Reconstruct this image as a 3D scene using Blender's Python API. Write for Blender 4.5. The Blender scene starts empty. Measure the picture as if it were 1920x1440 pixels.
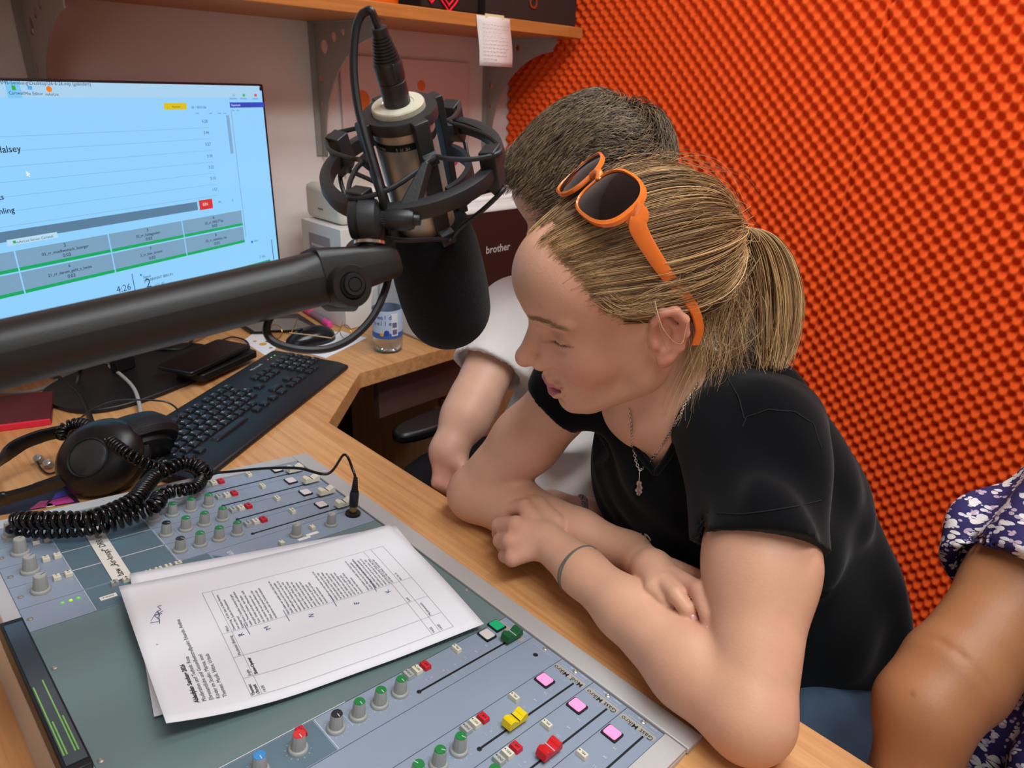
import bpy, math, random
import numpy as np
from mathutils import Matrix, Vector
PI = math.pi
random.seed(7); RNG = np.random.default_rng(7)
S = bpy.context.scene
COL = S.collection

# ------------------------------------------------------------------ camera
FPX, CX, CY = 1288.0, 960.0, 720.0
CAM = np.array([0.0, 0.0, 1.279])
FW = np.array([0.65999007, 0.63615219, -0.39965422])
RT = np.array([0.70493089, -0.70832912, 0.03663734])
UP = np.array([0.2597798, 0.30590889, 0.91593352])
cd = bpy.data.cameras.new('camera'); cam = bpy.data.objects.new('camera', cd); COL.objects.link(cam)
cd.sensor_fit = 'HORIZONTAL'; cd.sensor_width = 36.0; cd.lens = 36.0 * FPX / 1920.0
cd.clip_start = 0.02; cd.clip_end = 30
cam.matrix_world = Matrix(((RT[0], UP[0], -FW[0], CAM[0]), (RT[1], UP[1], -FW[1], CAM[1]), (RT[2], UP[2], -FW[2], CAM[2]), (0, 0, 0, 1)))
cd.dof.use_dof = True; cd.dof.focus_distance = 0.70; cd.dof.aperture_fstop = 13.0
S.camera = cam

# ------------------------------------------------------------------ light
w = bpy.data.worlds.new('world'); S.world = w; w.use_nodes = True
w.node_tree.nodes['Background'].inputs[0].default_value = (0.75, 0.85, 1.0, 1)
w.node_tree.nodes['Background'].inputs[1].default_value = 0.42
def area(name, loc, target, sx, sy, power, col):
    l = bpy.data.lights.new(name, 'AREA'); l.shape = 'RECTANGLE'; l.size = sx; l.size_y = sy
    l.energy = power; l.color = col
    o = bpy.data.objects.new(name, l); COL.objects.link(o)
    d = Vector(target) - Vector(loc)
    o.matrix_world = Matrix.Translation(loc) @ d.to_track_quat('-Z', 'Y').to_matrix().to_4x4()
    return o
area('ceiling_light_near', (0.35, -0.35, 2.47), (0.45, 0.1, 0.9), 1.25, 0.32, 26, (0.90, 0.98, 1.0))
area('ceiling_light_far', (0.95, 0.20, 2.47), (0.95, 0.2, 0.0), 1.25, 0.32, 16, (0.90, 0.98, 1.0))
area('window_daylight', (-1.3, -1.2, 1.7), (0.5, 0.4, 0.9), 1.2, 1.2, 6, (0.82, 0.92, 1.0))
S.view_settings.view_transform = 'Standard'; S.view_settings.look = 'None'
S.view_settings.gamma = 1.0; S.view_settings.use_curve_mapping = False
S.view_settings.exposure = 0.08

# ------------------------------------------------------------------ helpers: places
DESK = 0.75
def ray(x, y): return (x - CX) / FPX * RT - (y - CY) / FPX * UP + FW
def pd(x, y, d): return CAM + ray(x, y) * d                       # point at a given depth
def pz(x, y, z):                                                  # point at a given height
    r = ray(x, y); return CAM + r * ((z - CAM[2]) / r[2])
def dk(x, y, h=0.0): return pz(x, y, DESK + h)
def py_(x, y, Y): r = ray(x, y); return CAM + r * (Y / r[1])      # point on the plane Y
def px_(x, y, X): r = ray(x, y); return CAM + r * (X / r[0])      # point on the plane X
def V3(*a): return np.array(a, float)
def unit(a): a = np.asarray(a, float); return a / (np.linalg.norm(a) + 1e-12)
def frame(o, x, y=None, z=None):
    """matrix with origin o, x axis x and the y (or z) axis near the given one"""
    x = unit(x)
    if z is not None: y = unit(np.cross(z, x)); z = np.cross(x, y)
    else: z = unit(np.cross(x, y)); y = np.cross(z, x)
    return Matrix(((x[0], y[0], z[0], o[0]), (x[1], y[1], z[1], o[1]), (x[2], y[2], z[2], o[2]), (0, 0, 0, 1)))
def T(x, y, z): return Matrix.Translation((x, y, z))
def RX(a): return Matrix.Rotation(math.radians(a), 4, 'X')
def RY(a): return Matrix.Rotation(math.radians(a), 4, 'Y')
def RZ(a): return Matrix.Rotation(math.radians(a), 4, 'Z')

# ------------------------------------------------------------------ helpers: materials
MT = {}
def lin(h):
    h = h.lstrip('#'); c = [int(h[i:i + 2], 16) / 255 for i in (0, 2, 4)]
    return tuple(x / 12.92 if x <= 0.04045 else ((x + 0.055) / 1.055) ** 2.4 for x in c) + (1,)
def mat(name, col='#888888', rough=0.5, metal=0.0, bump=None, vary=None, emit=None, attr=False, trans=0, spec=0.5, coat=0, sheen=0, sss=0, ior=1.45, alpha=1):
    if name in MT: return MT[name]
    m = bpy.data.materials.new(name); m.use_nodes = True; nt = m.node_tree; b = nt.nodes['Principled BSDF']
    c = lin(col) if isinstance(col, str) else tuple(col) + (1,) * (4 - len(col))
    b.inputs['Base Color'].default_value = c; b.inputs['Roughness'].default_value = rough; b.inputs['Metallic'].default_value = metal
    b.inputs['Specular IOR Level'].default_value = spec; b.inputs['Coat Weight'].default_value = coat; b.inputs['IOR'].default_value = ior
    b.inputs['Sheen Weight'].default_value = sheen; b.inputs['Transmission Weight'].default_value = trans; b.inputs['Alpha'].default_value = alpha
    if sss:
        b.inputs['Subsurface Weight'].default_value = sss; b.inputs['Subsurface Radius'].default_value = (1, 0.35, 0.2); b.inputs['Subsurface Scale'].default_value = 0.006
    tc = nt.nodes.new('ShaderNodeTexCoord'); src = None
    if attr:
        a = nt.nodes.new('ShaderNodeAttribute'); a.attribute_name = 'Col'; src = a.outputs['Color']
    if vary:
        sc, amt = vary[:2]; st = vary[2] if len(vary) > 2 else (1, 1, 1)
        mp = nt.nodes.new('ShaderNodeMapping'); mp.inputs['Scale'].default_value = st
        nt.links.new(tc.outputs['Object'], mp.inputs[0])
        n = nt.nodes.new('ShaderNodeTexNoise'); n.inputs['Scale'].default_value = sc; n.inputs['Detail'].default_value = 4
        nt.links.new(mp.outputs[0], n.inputs['Vector'])
        r = nt.nodes.new('ShaderNodeMapRange'); r.inputs[1].default_value = 0.42; r.inputs[2].default_value = 0.75
        r.inputs[3].default_value = 1 - amt; r.inputs[4].default_value = 1 + amt; nt.links.new(n.outputs[0], r.inputs[0])
        mx = nt.nodes.new('ShaderNodeVectorMath'); mx.operation = 'SCALE'
        if src: nt.links.new(src, mx.inputs[0])
        else: mx.inputs[0].default_value = c[:3]
        nt.links.new(r.outputs[0], mx.inputs['Scale']); src = mx.outputs[0]
    if src: nt.links.new(src, b.inputs['Base Color'])
    if bump:
        sc, st = bump[:2]
        n = nt.nodes.new('ShaderNodeTexNoise'); n.inputs['Scale'].default_value = sc; n.inputs['Detail'].default_value = 3
        if len(bump) > 2:
            mp = nt.nodes.new('ShaderNodeMapping'); mp.inputs['Scale'].default_value = bump[2]; nt.links.new(tc.outputs['Object'], mp.inputs[0]); nt.links.new(mp.outputs[0], n.inputs['Vector'])
        else: nt.links.new(tc.outputs['Object'], n.inputs['Vector'])
        bp = nt.nodes.new('ShaderNodeBump'); bp.inputs['Strength'].default_value = st; bp.inputs['Distance'].default_value = 0.002
        nt.links.new(n.outputs[0], bp.inputs['Height']); nt.links.new(bp.outputs[0], b.inputs['Normal'])
    if emit:
        b.inputs['Emission Color'].default_value = lin(emit[0]); b.inputs['Emission Strength'].default_value = emit[1]
    MT[name] = m; return m
def wood(name, c1, c2, rough=0.4, axis=0, staves=True):
    """beech boards: staves along the axis with fine grain"""
    if name in MT: return MT[name]
    m = mat(name, c1, rough); nt = m.node_tree; b = nt.nodes['Principled BSDF']
    tc = nt.nodes.new('ShaderNodeTexCoord'); mp = nt.nodes.new('ShaderNodeMapping'); nt.links.new(tc.outputs['Object'], mp.inputs[0])
    if axis == 1: mp.inputs['Rotation'].default_value = (0, 0, PI / 2)
    if axis == 2: mp.inputs['Rotation'].default_value = (0, PI / 2, 0)
    br = nt.nodes.new('ShaderNodeTexBrick'); br.offset = 0.37; nt.links.new(mp.outputs[0], br.inputs['Vector'])
    br.inputs['Scale'].default_value = 1; br.inputs['Brick Width'].default_value = 0.34; br.inputs['Row Height'].default_value = 0.045
    br.inputs['Mortar Size'].default_value = 0.0004
    br.inputs['Color1'].default_value = (0.25, 0.25, 0.25, 1); br.inputs['Color2'].default_value = (0.75, 0.75, 0.75, 1); br.inputs['Mortar'].default_value = (0.1, 0.1, 0.1, 1)
    m2 = nt.nodes.new('ShaderNodeMapping'); m2.inputs['Scale'].default_value = (3, 60, 60); nt.links.new(mp.outputs[0], m2.inputs[0])
    n = nt.nodes.new('ShaderNodeTexNoise'); n.inputs['Scale'].default_value = 1.6; n.inputs['Detail'].default_value = 6; n.inputs['Distortion'].default_value = 0.6
    nt.links.new(m2.outputs[0], n.inputs['Vector'])
    ad = nt.nodes.new('ShaderNodeMath'); ad.operation = 'MULTIPLY_ADD'; ad.inputs[1].default_value = 0.42 if staves else 0.0
    nt.links.new(br.outputs[0], ad.inputs[0]); nt.links.new(n.outputs[0], ad.inputs[2])
    cr = nt.nodes.new('ShaderNodeValToRGB'); cr.color_ramp.elements[0].position = 0.4; cr.color_ramp.elements[1].position = 0.95
    cr.color_ramp.elements[0].color = lin(c2); cr.color_ramp.elements[1].color = lin(c1)
    nt.links.new(ad.outputs[0], cr.inputs[0]); nt.links.new(cr.outputs[0], b.inputs['Base Color'])
    return m

# ------------------------------------------------------------------ helpers: meshes
class MB:
    def __init__(s): s.v = []; s.f = []; s.m = []; s.n = 0
    def add(s, vs, fs, M=None, mi=0):
        a = np.asarray(vs, float).reshape(-1, 3)
        if M is not None:
            m = np.array(M); a = a @ m[:3, :3].T + m[:3, 3]
        s.v.append(a); k = s.n
        if isinstance(fs, np.ndarray): s.f.extend((fs + k).tolist())
        else: s.f.extend([[i + k for i in f] for f in fs])
        s.m.extend([mi] * len(fs)); s.n += len(a); return s
    def box(s, c, d, M=None, mi=0, taper=1.0):
        x, y, z = [q / 2 for q in d]; t = taper
        vs = [(-x, -y, -z), (x, -y, -z), (x, y, -z), (-x, y, -z), (-x * t, -y * t, z), (x * t, -y * t, z), (x * t, y * t, z), (-x * t, y * t, z)]
        vs = [(a + c[0], b + c[1], e + c[2]) for a, b, e in vs]
        return s.add(vs, [(3, 2, 1, 0), (4, 5, 6, 7), (0, 1, 5, 4), (1, 2, 6, 5), (2, 3, 7, 6), (3, 0, 4, 7)], M, mi)
    def lathe(s, prof, M=None, n=24, mi=0, a0=0, a1=360):
        """revolve (r,z) profile about z"""
        full = abs(a1 - a0) >= 360; k = n if full else n + 1
        an = np.radians(a0 + (a1 - a0) * np.arange(k) / n); p = np.array(prof, float); m = len(p)
        vs = np.stack([p[None, :, 0] * np.cos(an)[:, None], p[None, :, 0] * np.sin(an)[:, None], np.repeat(p[None, :, 1], k, 0)], -1).reshape(-1, 3)
        fs = []
        for i in range(n):
            j = (i + 1) % k
            for q in range(m - 1): fs.append((i * m + q, j * m + q, j * m + q + 1, i * m + q + 1))
        return s.add(vs, fs, M, mi)
    def cyl(s, a, b, r0, r1=None, n=24, mi=0, caps=True):
        r1 = r0 if r1 is None else r1; a = np.asarray(a, float); b = np.asarray(b, float); L = np.linalg.norm(b - a); z = unit(b - a)
        x = unit(np.cross(z, (0, 0, 1) if abs(z[2]) < 0.9 else (1, 0, 0))); M = frame(a, x, z=z)
        pr = [(r0, 0), (r1, L)]
        if caps: pr = [(0, 0)] + pr + [(0, L)]
        return s.lathe(pr, M, n, mi)
    def tube(s, pts, r, n=10, mi=0, closed=False, caps=True, flat=1.0, up=None):
        P = np.asarray(pts, float); N = len(P); r = np.full(N, r) if np.isscalar(r) else np.asarray(r, float)
        tg = np.gradient(P, axis=0)
        if closed: tg = np.roll(P, -1, 0) - np.roll(P, 1, 0)
        tg /= np.linalg.norm(tg, axis=1)[:, None] + 1e-12
        u = np.zeros((N, 3)); a = np.array(up if up is not None else ((0, 0, 1) if abs(tg[0][2]) < 0.9 else (1, 0, 0)), float)
        for i in range(N):
            if up is not None: a = np.array(up, float)
            a = a - tg[i] * (a @ tg[i]); a /= np.linalg.norm(a) + 1e-12; u[i] = a
        vv = np.cross(tg, u); an = 2 * PI * np.arange(n) / n
        vs = P[:, None] + r[:, None, None] * (u[:, None] * np.cos(an)[None, :, None] * flat + vv[:, None] * np.sin(an)[None, :, None])
        i = np.arange(N if closed else N - 1)[:, None]; j = np.arange(n)[None]; i2 = (i + 1) % N; j2 = (j + 1) % n
        fs = np.stack([i * n + j, i * n + j2, i2 * n + j2, i2 * n + j], -1).reshape(-1, 4)
        k = s.n; s.add(vs.reshape(-1, 3), fs, None, mi)
        if caps and not closed:
            s.f.append([k + q for q in range(n)][::-1]); s.f.append([k + (N - 1) * n + q for q in range(n)]); s.m += [mi, mi]
        return s
    def prism(s, poly, h, M=None, mi=0, z0=0.0):
        k = len(poly); vs = [(x, y, z0) for x, y in poly] + [(x, y, z0 + h) for x, y in poly]
        fs = [tuple(range(k))[::-1], tuple(range(k, 2 * k))] + [(i, (i + 1) % k, k + (i + 1) % k, k + i) for i in range(k)]
        return s.add(vs, fs, M, mi)
    def sheet(s, G, mi=0, M=None):
        G = np.asarray(G, float); a, b = G.shape[:2]; i = np.arange(a - 1)[:, None] * b; j = np.arange(b - 1)[None]
        return s.add(G.reshape(-1, 3), np.stack([i + j, i + j + 1, i + b + j + 1, i + b + j], -1).reshape(-1, 4), M, mi)
    def ring(s, outer, inner, h, M=None, mi=0, z0=0.0):
        """flat plate between two outlines with the same number of points"""
        k = len(outer); vs = [(x, y, z0) for x, y in outer] + [(x, y, z0) for x, y in inner] + [(x, y, z0 + h) for x, y in outer] + [(x, y, z0 + h) for x, y in inner]
        fs = []
        for i in range(k):
            j = (i + 1) % k
            fs += [(i, k + i, k + j, j), (2 * k + i, 2 * k + j, 3 * k + j, 3 * k + i), (i, j, 2 * k + j, 2 * k + i), (k + i, 3 * k + i, 3 * k + j, k + j)]
        return s.add(vs, fs, M, mi)
    def obj(s, name, mats, parent=None, smooth=35, bevel=0, sub=0, M=None, solid=0, cols=None):
        me = bpy.data.meshes.new(name); V = np.concatenate(s.v)
        me.from_pydata(V.tolist(), [], s.f); mats = mats if isinstance(mats, (list, tuple)) else [mats]
        for q in mats: me.materials.append(q)
        if len(mats) > 1: me.polygons.foreach_set('material_index', s.m)
        if smooth:
            me.polygons.foreach_set('use_smooth', [True] * len(me.polygons))
            if smooth < 180: me.set_sharp_from_angle(angle=math.radians(smooth))
        if cols is not None:
            a = me.color_attributes.new('Col', 'FLOAT_COLOR', 'POINT'); a.data.foreach_set('color', np.asarray(cols, np.float32).ravel())
        me.update(); o = bpy.data.objects.new(name, me); COL.objects.link(o)
        attach(o, parent, M)
        if solid: q = o.modifiers.new('s', 'SOLIDIFY'); q.thickness = solid; q.offset = 0
        if bevel: q = o.modifiers.new('b', 'BEVEL'); q.width = bevel; q.segments = 2; q.limit_method = 'ANGLE'
        if sub: q = o.modifiers.new('u', 'SUBSURF'); q.levels = sub; q.render_levels = sub
        return o
WM = {}
def attach(o, parent, M):
    """M given: placed by M in the parent's own frame; else the mesh is already in world coordinates"""
    if parent is not None:
        o.parent = parent
        if M is None:
            o.matrix_parent_inverse = WM.get(parent.name, Matrix.Identity(4)).inverted(); WM[o.name] = Matrix.Identity(4)
        else:
            o.matrix_basis = M; WM[o.name] = WM.get(parent.name, Matrix.Identity(4)) @ M
    elif M is not None: o.matrix_basis = M; WM[o.name] = M
def thing(name, label, cat, loc=(0, 0, 0), group=None, M=None):
    o = bpy.data.objects.new(name, None); COL.objects.link(o); M = M if M is not None else Matrix.Translation(loc)
    o.matrix_basis = M; WM[o.name] = M.copy(); o.empty_display_size = 0.02; return tag(o, label, cat, group)
def tag(o, label, cat, group=None):
    o['label'] = label; o['category'] = cat
    if group: o['group'] = group
    return o
def struct(o): o['kind'] = 'structure'; return o
def text(name, body, size, M, m, parent=None, ext=0.0, ax='LEFT', ay='BOTTOM', spacing=1.0, bold=0, local=False, line=1.0):
    c = bpy.data.curves.new(name, 'FONT'); c.body = body; c.size = size; c.extrude = ext; c.align_x = ax; c.align_y = ay
    c.space_character = spacing; c.offset = bold; c.resolution_u = 2; c.space_line = line
    t = bpy.data.objects.new(name, c); COL.objects.link(t); bpy.context.view_layer.update()
    me = bpy.data.meshes.new_from_object(t.evaluated_get(bpy.context.evaluated_depsgraph_get()))
    bpy.data.objects.remove(t); bpy.data.curves.remove(c)
    me.name = name; me.materials.clear(); me.materials.append(m)
    if not local: me.transform(M)
    o = bpy.data.objects.new(name, me); COL.objects.link(o); attach(o, parent, M if local else None); return o
def rrect(w, h, r, n=5, cx=0, cy=0):
    out = []
    for sx, sy, a0 in ((1, 1, 0), (-1, 1, 90), (-1, -1, 180), (1, -1, 270)):
        for i in range(n + 1):
            a = math.radians(a0 + 90 * i / n); out.append((cx + sx * (w / 2 - r) + r * math.cos(a), cy + sy * (h / 2 - r) + r * math.sin(a)))
    return out
def spline(P, n=20, closed=False):
    """Catmull-Rom through the points"""
    P = [np.asarray(p, float) for p in P]; N = len(P); out = []
    segs = N if closed else N - 1
    for i in range(segs):
        p1, p2 = P[i], P[(i + 1) % N]
        p0 = P[(i - 1) % N] if closed or i > 0 else 2 * p1 - p2
        p3 = P[(i + 2) % N] if closed or i < N - 2 else 2 * p2 - p1
        t = np.linspace(0, 1, n, endpoint=False)[:, None]
        out.append(0.5 * ((2 * p1) + (-p0 + p2) * t + (2 * p0 - 5 * p1 + 4 * p2 - p3) * t ** 2 + (-p0 + 3 * p1 - 3 * p2 + p3) * t ** 3))
    if not closed: out.append(P[-1][None])
    return np.concatenate(out)
def copy_tree(o, M=None, parent=None):
    """a thing or part copied with everything under it"""
    c = o.copy(); COL.objects.link(c); c.parent = parent
    if M is not None: c.matrix_basis = M
    for ch in list(KIDS.get(o.name, [])) or [q for q in o.children]: copy_tree(ch, None, c)
    return c
KIDS = {}

# ------------------------------------------------------------------ room
WX, WY = 1.594, 1.60           # foam wall and back wall
wallp = mat('white_woodchip_paint', '#e6ddd7', 0.85, bump=(260, 0.5), vary=(6, 0.03))
def quad(name, P, m):
    o = MB().add(P, [tuple(range(len(P)))]).obj(name, m, smooth=0); return struct(o)
def slab(name, lo, hi, m):
    c = [(a + b) / 2 for a, b in zip(lo, hi)]; d = [b - a for a, b in zip(lo, hi)]
    return struct(MB().box(c, d).obj(name, m, smooth=0))
slab('wall_back', (-2.2, WY, 0), (WX + 0.1, WY + 0.08, 2.5), wallp)
slab('wall_right', (WX + 0.015, -2.2, 0), (WX + 0.13, WY + 0.08, 2.5), wallp)
slab('wall_left', (-2.28, -2.2, 0), (-2.2, WY + 0.08, 2.5), wallp)
slab('wall_front', (-2.28, -2.28, 0), (WX + 0.13, -2.2, 2.5), wallp)
slab('ceiling', (-2.28, -2.28, 2.5), (WX + 0.13, WY + 0.08, 2.58), mat('ceiling_paint', '#e8e4de', 0.9))
slab('floor', (-2.28, -2.28, -0.08), (WX + 0.13, WY + 0.08, 0), wood('floor_wood', '#9a6a44', '#7a4f30', 0.45, 1))
# acoustic foam: egg-crate relief, real geometry
def foam():
    y0, y1, z0, z1 = -0.75, WY - 0.003, 0.004, 2.2; p = 0.0315; q = 8
    ny = int((y1 - y0) / p * q); nz = int((z1 - z0) / p * q)
    y = np.linspace(y1, y0, ny); z = np.linspace(z0, z1, nz); Y, Z = np.meshgrid(y, z, indexing='ij')
    a = np.sin(2 * PI * (Y - WY) / p); b = np.sin(2 * PI * Z / p)
    hgt = 0.5 + 0.5 * a * b                 # staggered crests and pits
    h = 0.022 * (hgt ** 0.75)
    h += 0.0015 * np.sin(7 * Y + 3 * Z)
    h[(Y > 0.552) & (Y < 0.556)] -= 0.008
    G = np.stack([WX - h + 0.012, Y, Z], -1)
    mb = MB().sheet(G)
    m = mat('orange_foam', '#f2560f', 0.9, bump=(900, 0.15))
    return tag(mb.obj('acoustic_foam_panel', m, smooth=180), 'bright orange egg-crate acoustic foam covering the wall behind the people', 'foam panel')
foam()
# ------------------------------------------------------------------ desk
beech = wood('desk_beech', '#dca66e', '#b97c48', 0.36, 1)
beechx = wood('desk_beech_cross', '#dd9c60', '#b87440', 0.34, 0)
edge_m = wood('desk_edge', '#cf8742', '#b06e34', 0.4, 0, False)
XE, YE, YB = 0.526, 1.075, 1.575        # console-desk front edge, rear-desk front edge, rear edge
def desk():
    t = 0.034
    d = thing('studio_desk', 'L-shaped beech desk carrying the mixing console and the computer', 'desk', (0.1, 0.6, 0))
    # slanted inner corner between the two legs of the L
    MB().prism([(-0.75, -0.75), (XE, -0.75), (XE, 0.929), (0.684, YE), (1.52, YE), (1.52, YB), (-0.75, YB)], t, T(0, 0, DESK - t)).obj('tabletop', beech, d, smooth=0, bevel=0.002)
    for x, y in ((-0.7, -0.7), (0.42, -0.68), (0.40, 0.85), (-0.7, 1.5)): MB().box((x, y, (DESK - t) / 2), (0.05, 0.05, DESK - t)).obj('leg', mat('dark_steel', '#2b2b2d', 0.5, 0.6), d)
    MB().box((0.30, 0.1, 0.40), (0.018, 1.4, 0.5)).obj('modesty_panel', mat('panel_dark', '#3a2c22', 0.6), d)
    MB().box((0.50, 1.53, 0.36), (1.6, 0.018, 0.7)).obj('back_panel', mat('panel_dark', '#3a2c22', 0.6), d)
    # pencil drawer rail hanging under the rear leg
    MB().box((1.1, 1.12, 0.66), (0.7, 0.018, 0.09)).obj('apron', mat('panel_dark2', '#5a4038', 0.6), d)
desk()
# ------------------------------------------------------------------ mixing console
PC = CAM + V3(0.4172817, 0.19696726, -0.52369537)
tl = math.radians(7.976)
CN = V3(math.sin(tl), 0, math.cos(tl)); CV = V3(-math.cos(tl), 0, math.sin(tl)); CU = V3(0, 1, 0)
CM = frame(PC, CU, y=CV)
def cp(x, y, h=0):                       # pixel -> (u,v) on the console plane raised by h
    Q = PC + CN * h - CAM; r = ray(x, y); p = r * ((Q @ CN) / (r @ CN)) - (PC - CAM); return p @ CU, p @ CV
panel = mat('console_blue_grey', '#8e9aac', 0.42, 0.1, vary=(9, 0.04), bump=(700, 0.05))
dark = mat('console_slate', '#617783', 0.45, 0.1, vary=(8, 0.04))
blank = mat('console_green_grey', '#6f8383', 0.42, 0.1, vary=(7, 0.06), bump=(600, 0.05))
alu = mat('brushed_aluminium', '#c6c4c2', 0.42, 0.35, bump=(60, 0.12, (1, 60, 1)))
white_ink = mat('white_print', '#c9ced4', 0.6); seam = mat('black_gap', '#15181c', 0.7)
ivory = mat('ivory_plastic', '#d8d2bd', 0.45); redp = mat('red_plastic', '#c8202c', 0.38); greyb = mat('grey_button', '#a8aaa6', 0.5)
knobm = mat('knob_grey', '#9a9a96', 0.48); blackp = mat('black_plastic', '#101113', 0.42); blkprint = mat('black_print', '#16161a', 0.6)
capc = {'g': mat('knob_green_cap', '#1d7a3c', 0.4), 'k': mat('knob_black_cap', '#26272b', 0.4), 'r': mat('knob_red_cap', '#cf3335', 0.4), 'b': mat('knob_blue_cap', '#3f86c4', 0.4), 'n': mat('knob_plain_cap', '#a2a29e', 0.5), 'y': mat('knob_yellow_cap', '#e0c522', 0.4)}
con = thing('mixing_console', 'grey-blue broadcast mixing console with aluminium rim and coloured knobs', 'mixing console', M=CM)
L = lambda u, v, n=0: T(u, v, n)
def cobj(mb, name, m, par=con, M=None, **k): return mb.obj(name, m, par, M=M if M is not None else Matrix.Identity(4), **k)
U1 = 0.640
# body wedge below the panels (local z down to the desk)
body = MB()
def wedge(u0, u1, v0, v1, top=-0.002):
    P = []
    for u in (u0, u1):
        for v in (v0, v1):
            w = PC + CU * u + CV * v; zb = (DESK + 0.0005 - w[2]) / CN[2]
            P += [(u, v, zb), (u, v, top)]
    body.add(P, [(0, 1, 3, 2), (4, 6, 7, 5), (0, 4, 5, 1), (2, 3, 7, 6), (1, 5, 7, 3), (0, 2, 6, 4)])
wedge(-0.0225, 0.658, 0.0, 0.398)
cobj(body, 'housing', alu, smooth=0)
st = MB(); st.box((0.317, -0.0125, -0.0005), (0.682, 0.024, 0.006)); cobj(st, 'front_rim', alu, smooth=0, bevel=0.0012)
cobj(MB().box((-0.0115, 0.195, 0.0005), (0.021, 0.388, 0.003)), 'side_cheek', alu, smooth=0); cobj(MB().box((0.6495, 0.189, 0.0005), (0.018, 0.378, 0.003)), 'side_cheek', alu, smooth=0)
bk = MB(); bk.box((0.317, 0.386, 0.003), (0.682, 0.014, 0.012)); cobj(bk, 'rear_rim', alu, smooth=0, bevel=0.001)
g = 0.00035
def plate(u0, u1, v0, v1, m, name='module_panel', z=0.0):
    return cobj(MB().box(((u0 + u1) / 2, (v0 + v1) / 2, z - 0.0015), (u1 - u0 - 2 * g, v1 - v0 - 2 * g, 0.003)), name, m, smooth=0, bevel=0.0002)
cobj(MB().box((0.32, 0.189, -0.0025), (0.64, 0.377, 0.001)), 'chassis_tray', seam, smooth=0)
ch = [0, 1, 2, 4, 12, 13, 14, 15]
def deco(u0, u1, v0, v1, m, z=0.0003):
    return MB().box(((u0 + u1) / 2, (v0 + v1) / 2, z / 2), (u1 - u0, v1 - v0, z))
PAN = {n: MB() for n in list(range(5)) + list(range(11, 16)) + [5]}
for n, q in PAN.items():
    a_, b_ = (0.2, 0.44) if n == 5 else (n * 0.04, n * 0.04 + 0.04)
    q.box(((a_ + b_) / 2, 0.18875, -0.0015), (b_ - a_ - 2 * g, 0.3765 - 2 * g, 0.003))
class FL:
    def add(s, vs, fs):
        n = int(np.mean([q[0] for q in vs]) / .04); PAN[n if n < 5 or n > 10 else 5].add(vs, fs, None, 2)
fl = FL()
for n in (12, 13, 14, 15): fl.add(*[[(n * .04 + .0012, .232, .0002), (n * .04 + .0388, .232, .0002), (n * .04 + .0388, .322, .0002), (n * .04 + .0012, .322, .0002)], [(0, 1, 2, 3)]])
fl.add([(.4412, .20, .0002), (.4788, .20, .0002), (.4788, .322, .0002), (.4412, .322, .0002)], [(0, 1, 2, 3)])
for n in (0, 1, 2, 4): fl.add([(n * .04 + .001, .232, .0002), (n * .04 + .039, .232, .0002), (n * .04 + .039, .365, .0002), (n * .04 + .001, .365, .0002)], [(0, 1, 2, 3)])

def hl(u0, u1, v0, v1, w=0.0006, z=0.0004, mb=None):
    a = V3(u0, v0, z); b = V3(u1, v1, z); d = unit(b - a); s = np.cross((0, 0, 1), d) * w / 2
    n = min(15, max(0, int((u0 + u1) / .08))); PAN[n if n < 5 or n > 10 else 5].add([a - s, b - s, b + s, a + s], [(0, 1, 2, 3)], None, 1)
for n in ch:
    u = n * .04
    hl(u + .001, u + .039, .2305, .2305); hl(u + .001, u + .039, .3225, .3225); hl(u + .014, u + .028, .209, .209, .0004)
    hl(u + .004, u + .018, .103, .103, .0003); hl(u + .006, u + .034, .0078, .0078, .0004)
hl(.441, .479, .3225, .3225); hl(.126, .154, .0078, .0078, .0004)
for n in (12, 13, 14): hl(n * .04 + .0395, n * .04 + .0395, .232, .322, .0012)
hl(.2002, .2002, .20, .365, .0008)
# dial ticks
def ticks(u, v, r=.0092):
    for k in range(11):
        a = math.radians(-60 + 30 * k); hl(u + r * math.cos(a), u + (r + .0014) * math.cos(a), v + r * math.sin(a), v + (r + .0014) * math.sin(a), .0003)
def knob_proto():
    k = MB(); k.lathe([(0, 0), (.0078, 0), (.0078, .0022), (.0070, .0030), (.0058, .0032)], n=28)
    fl_ = []
    nn = 36; an = 2 * PI * np.arange(nn) / nn
    rr = np.where(np.arange(nn) % 3 == 0, 0.93, 1.0)
    for z, r in ((.0030, .0060), (.0150, .0050), (.0156, .0048)): fl_.append(np.stack([r * rr * np.cos(an), r * rr * np.sin(an), np.full(nn, z)], -1))
    G = np.array(fl_); G = np.concatenate([G, G[:, :1]], 1); k.sheet(G); k.add(np.array(fl_[-1]), [tuple(range(nn))])
    return k
kmesh = knob_proto().obj('knob', knobm, con, M=T(0, 0, 0), smooth=50); kcap = {}
big = knob_proto()
knobs = []
def knob(u, v, c, ang=40, s=1.0):
    o = kmesh if not knobs else kmesh.copy()
    if knobs: COL.objects.link(o); o.parent = con
    knobs.append(o); o.matrix_basis = T(u, v, 0) @ Matrix.Rotation(math.radians(ang), 4, 'Z') @ Matrix.Scale(s, 4)
    if c not in kcap:
        mb = MB(); mb.lathe([(0, .0162), (.0044, .0162), (.0047, .0156)], n=24)
        mb.add([(0.0006, -.0003, .01635), (.0045, -.0003, .01635), (.0045, .0003, .01635), (0.0006, .0003, .01635)], [(0, 1, 2, 3)], mi=1)
        cc = mb.obj('knob_cap', [capc[c], white_ink if c != 'n' else blkprint], o, M=Matrix.Identity(4)); kcap[c] = cc; COL.objects.unlink(cc)
    q = kcap[c].copy(); COL.objects.link(q); q.parent = o; q.matrix_parent_inverse = Matrix.Identity(4); q.matrix_basis = Matrix.Identity(4)
    ticks(u, v)
btns = {}
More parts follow.
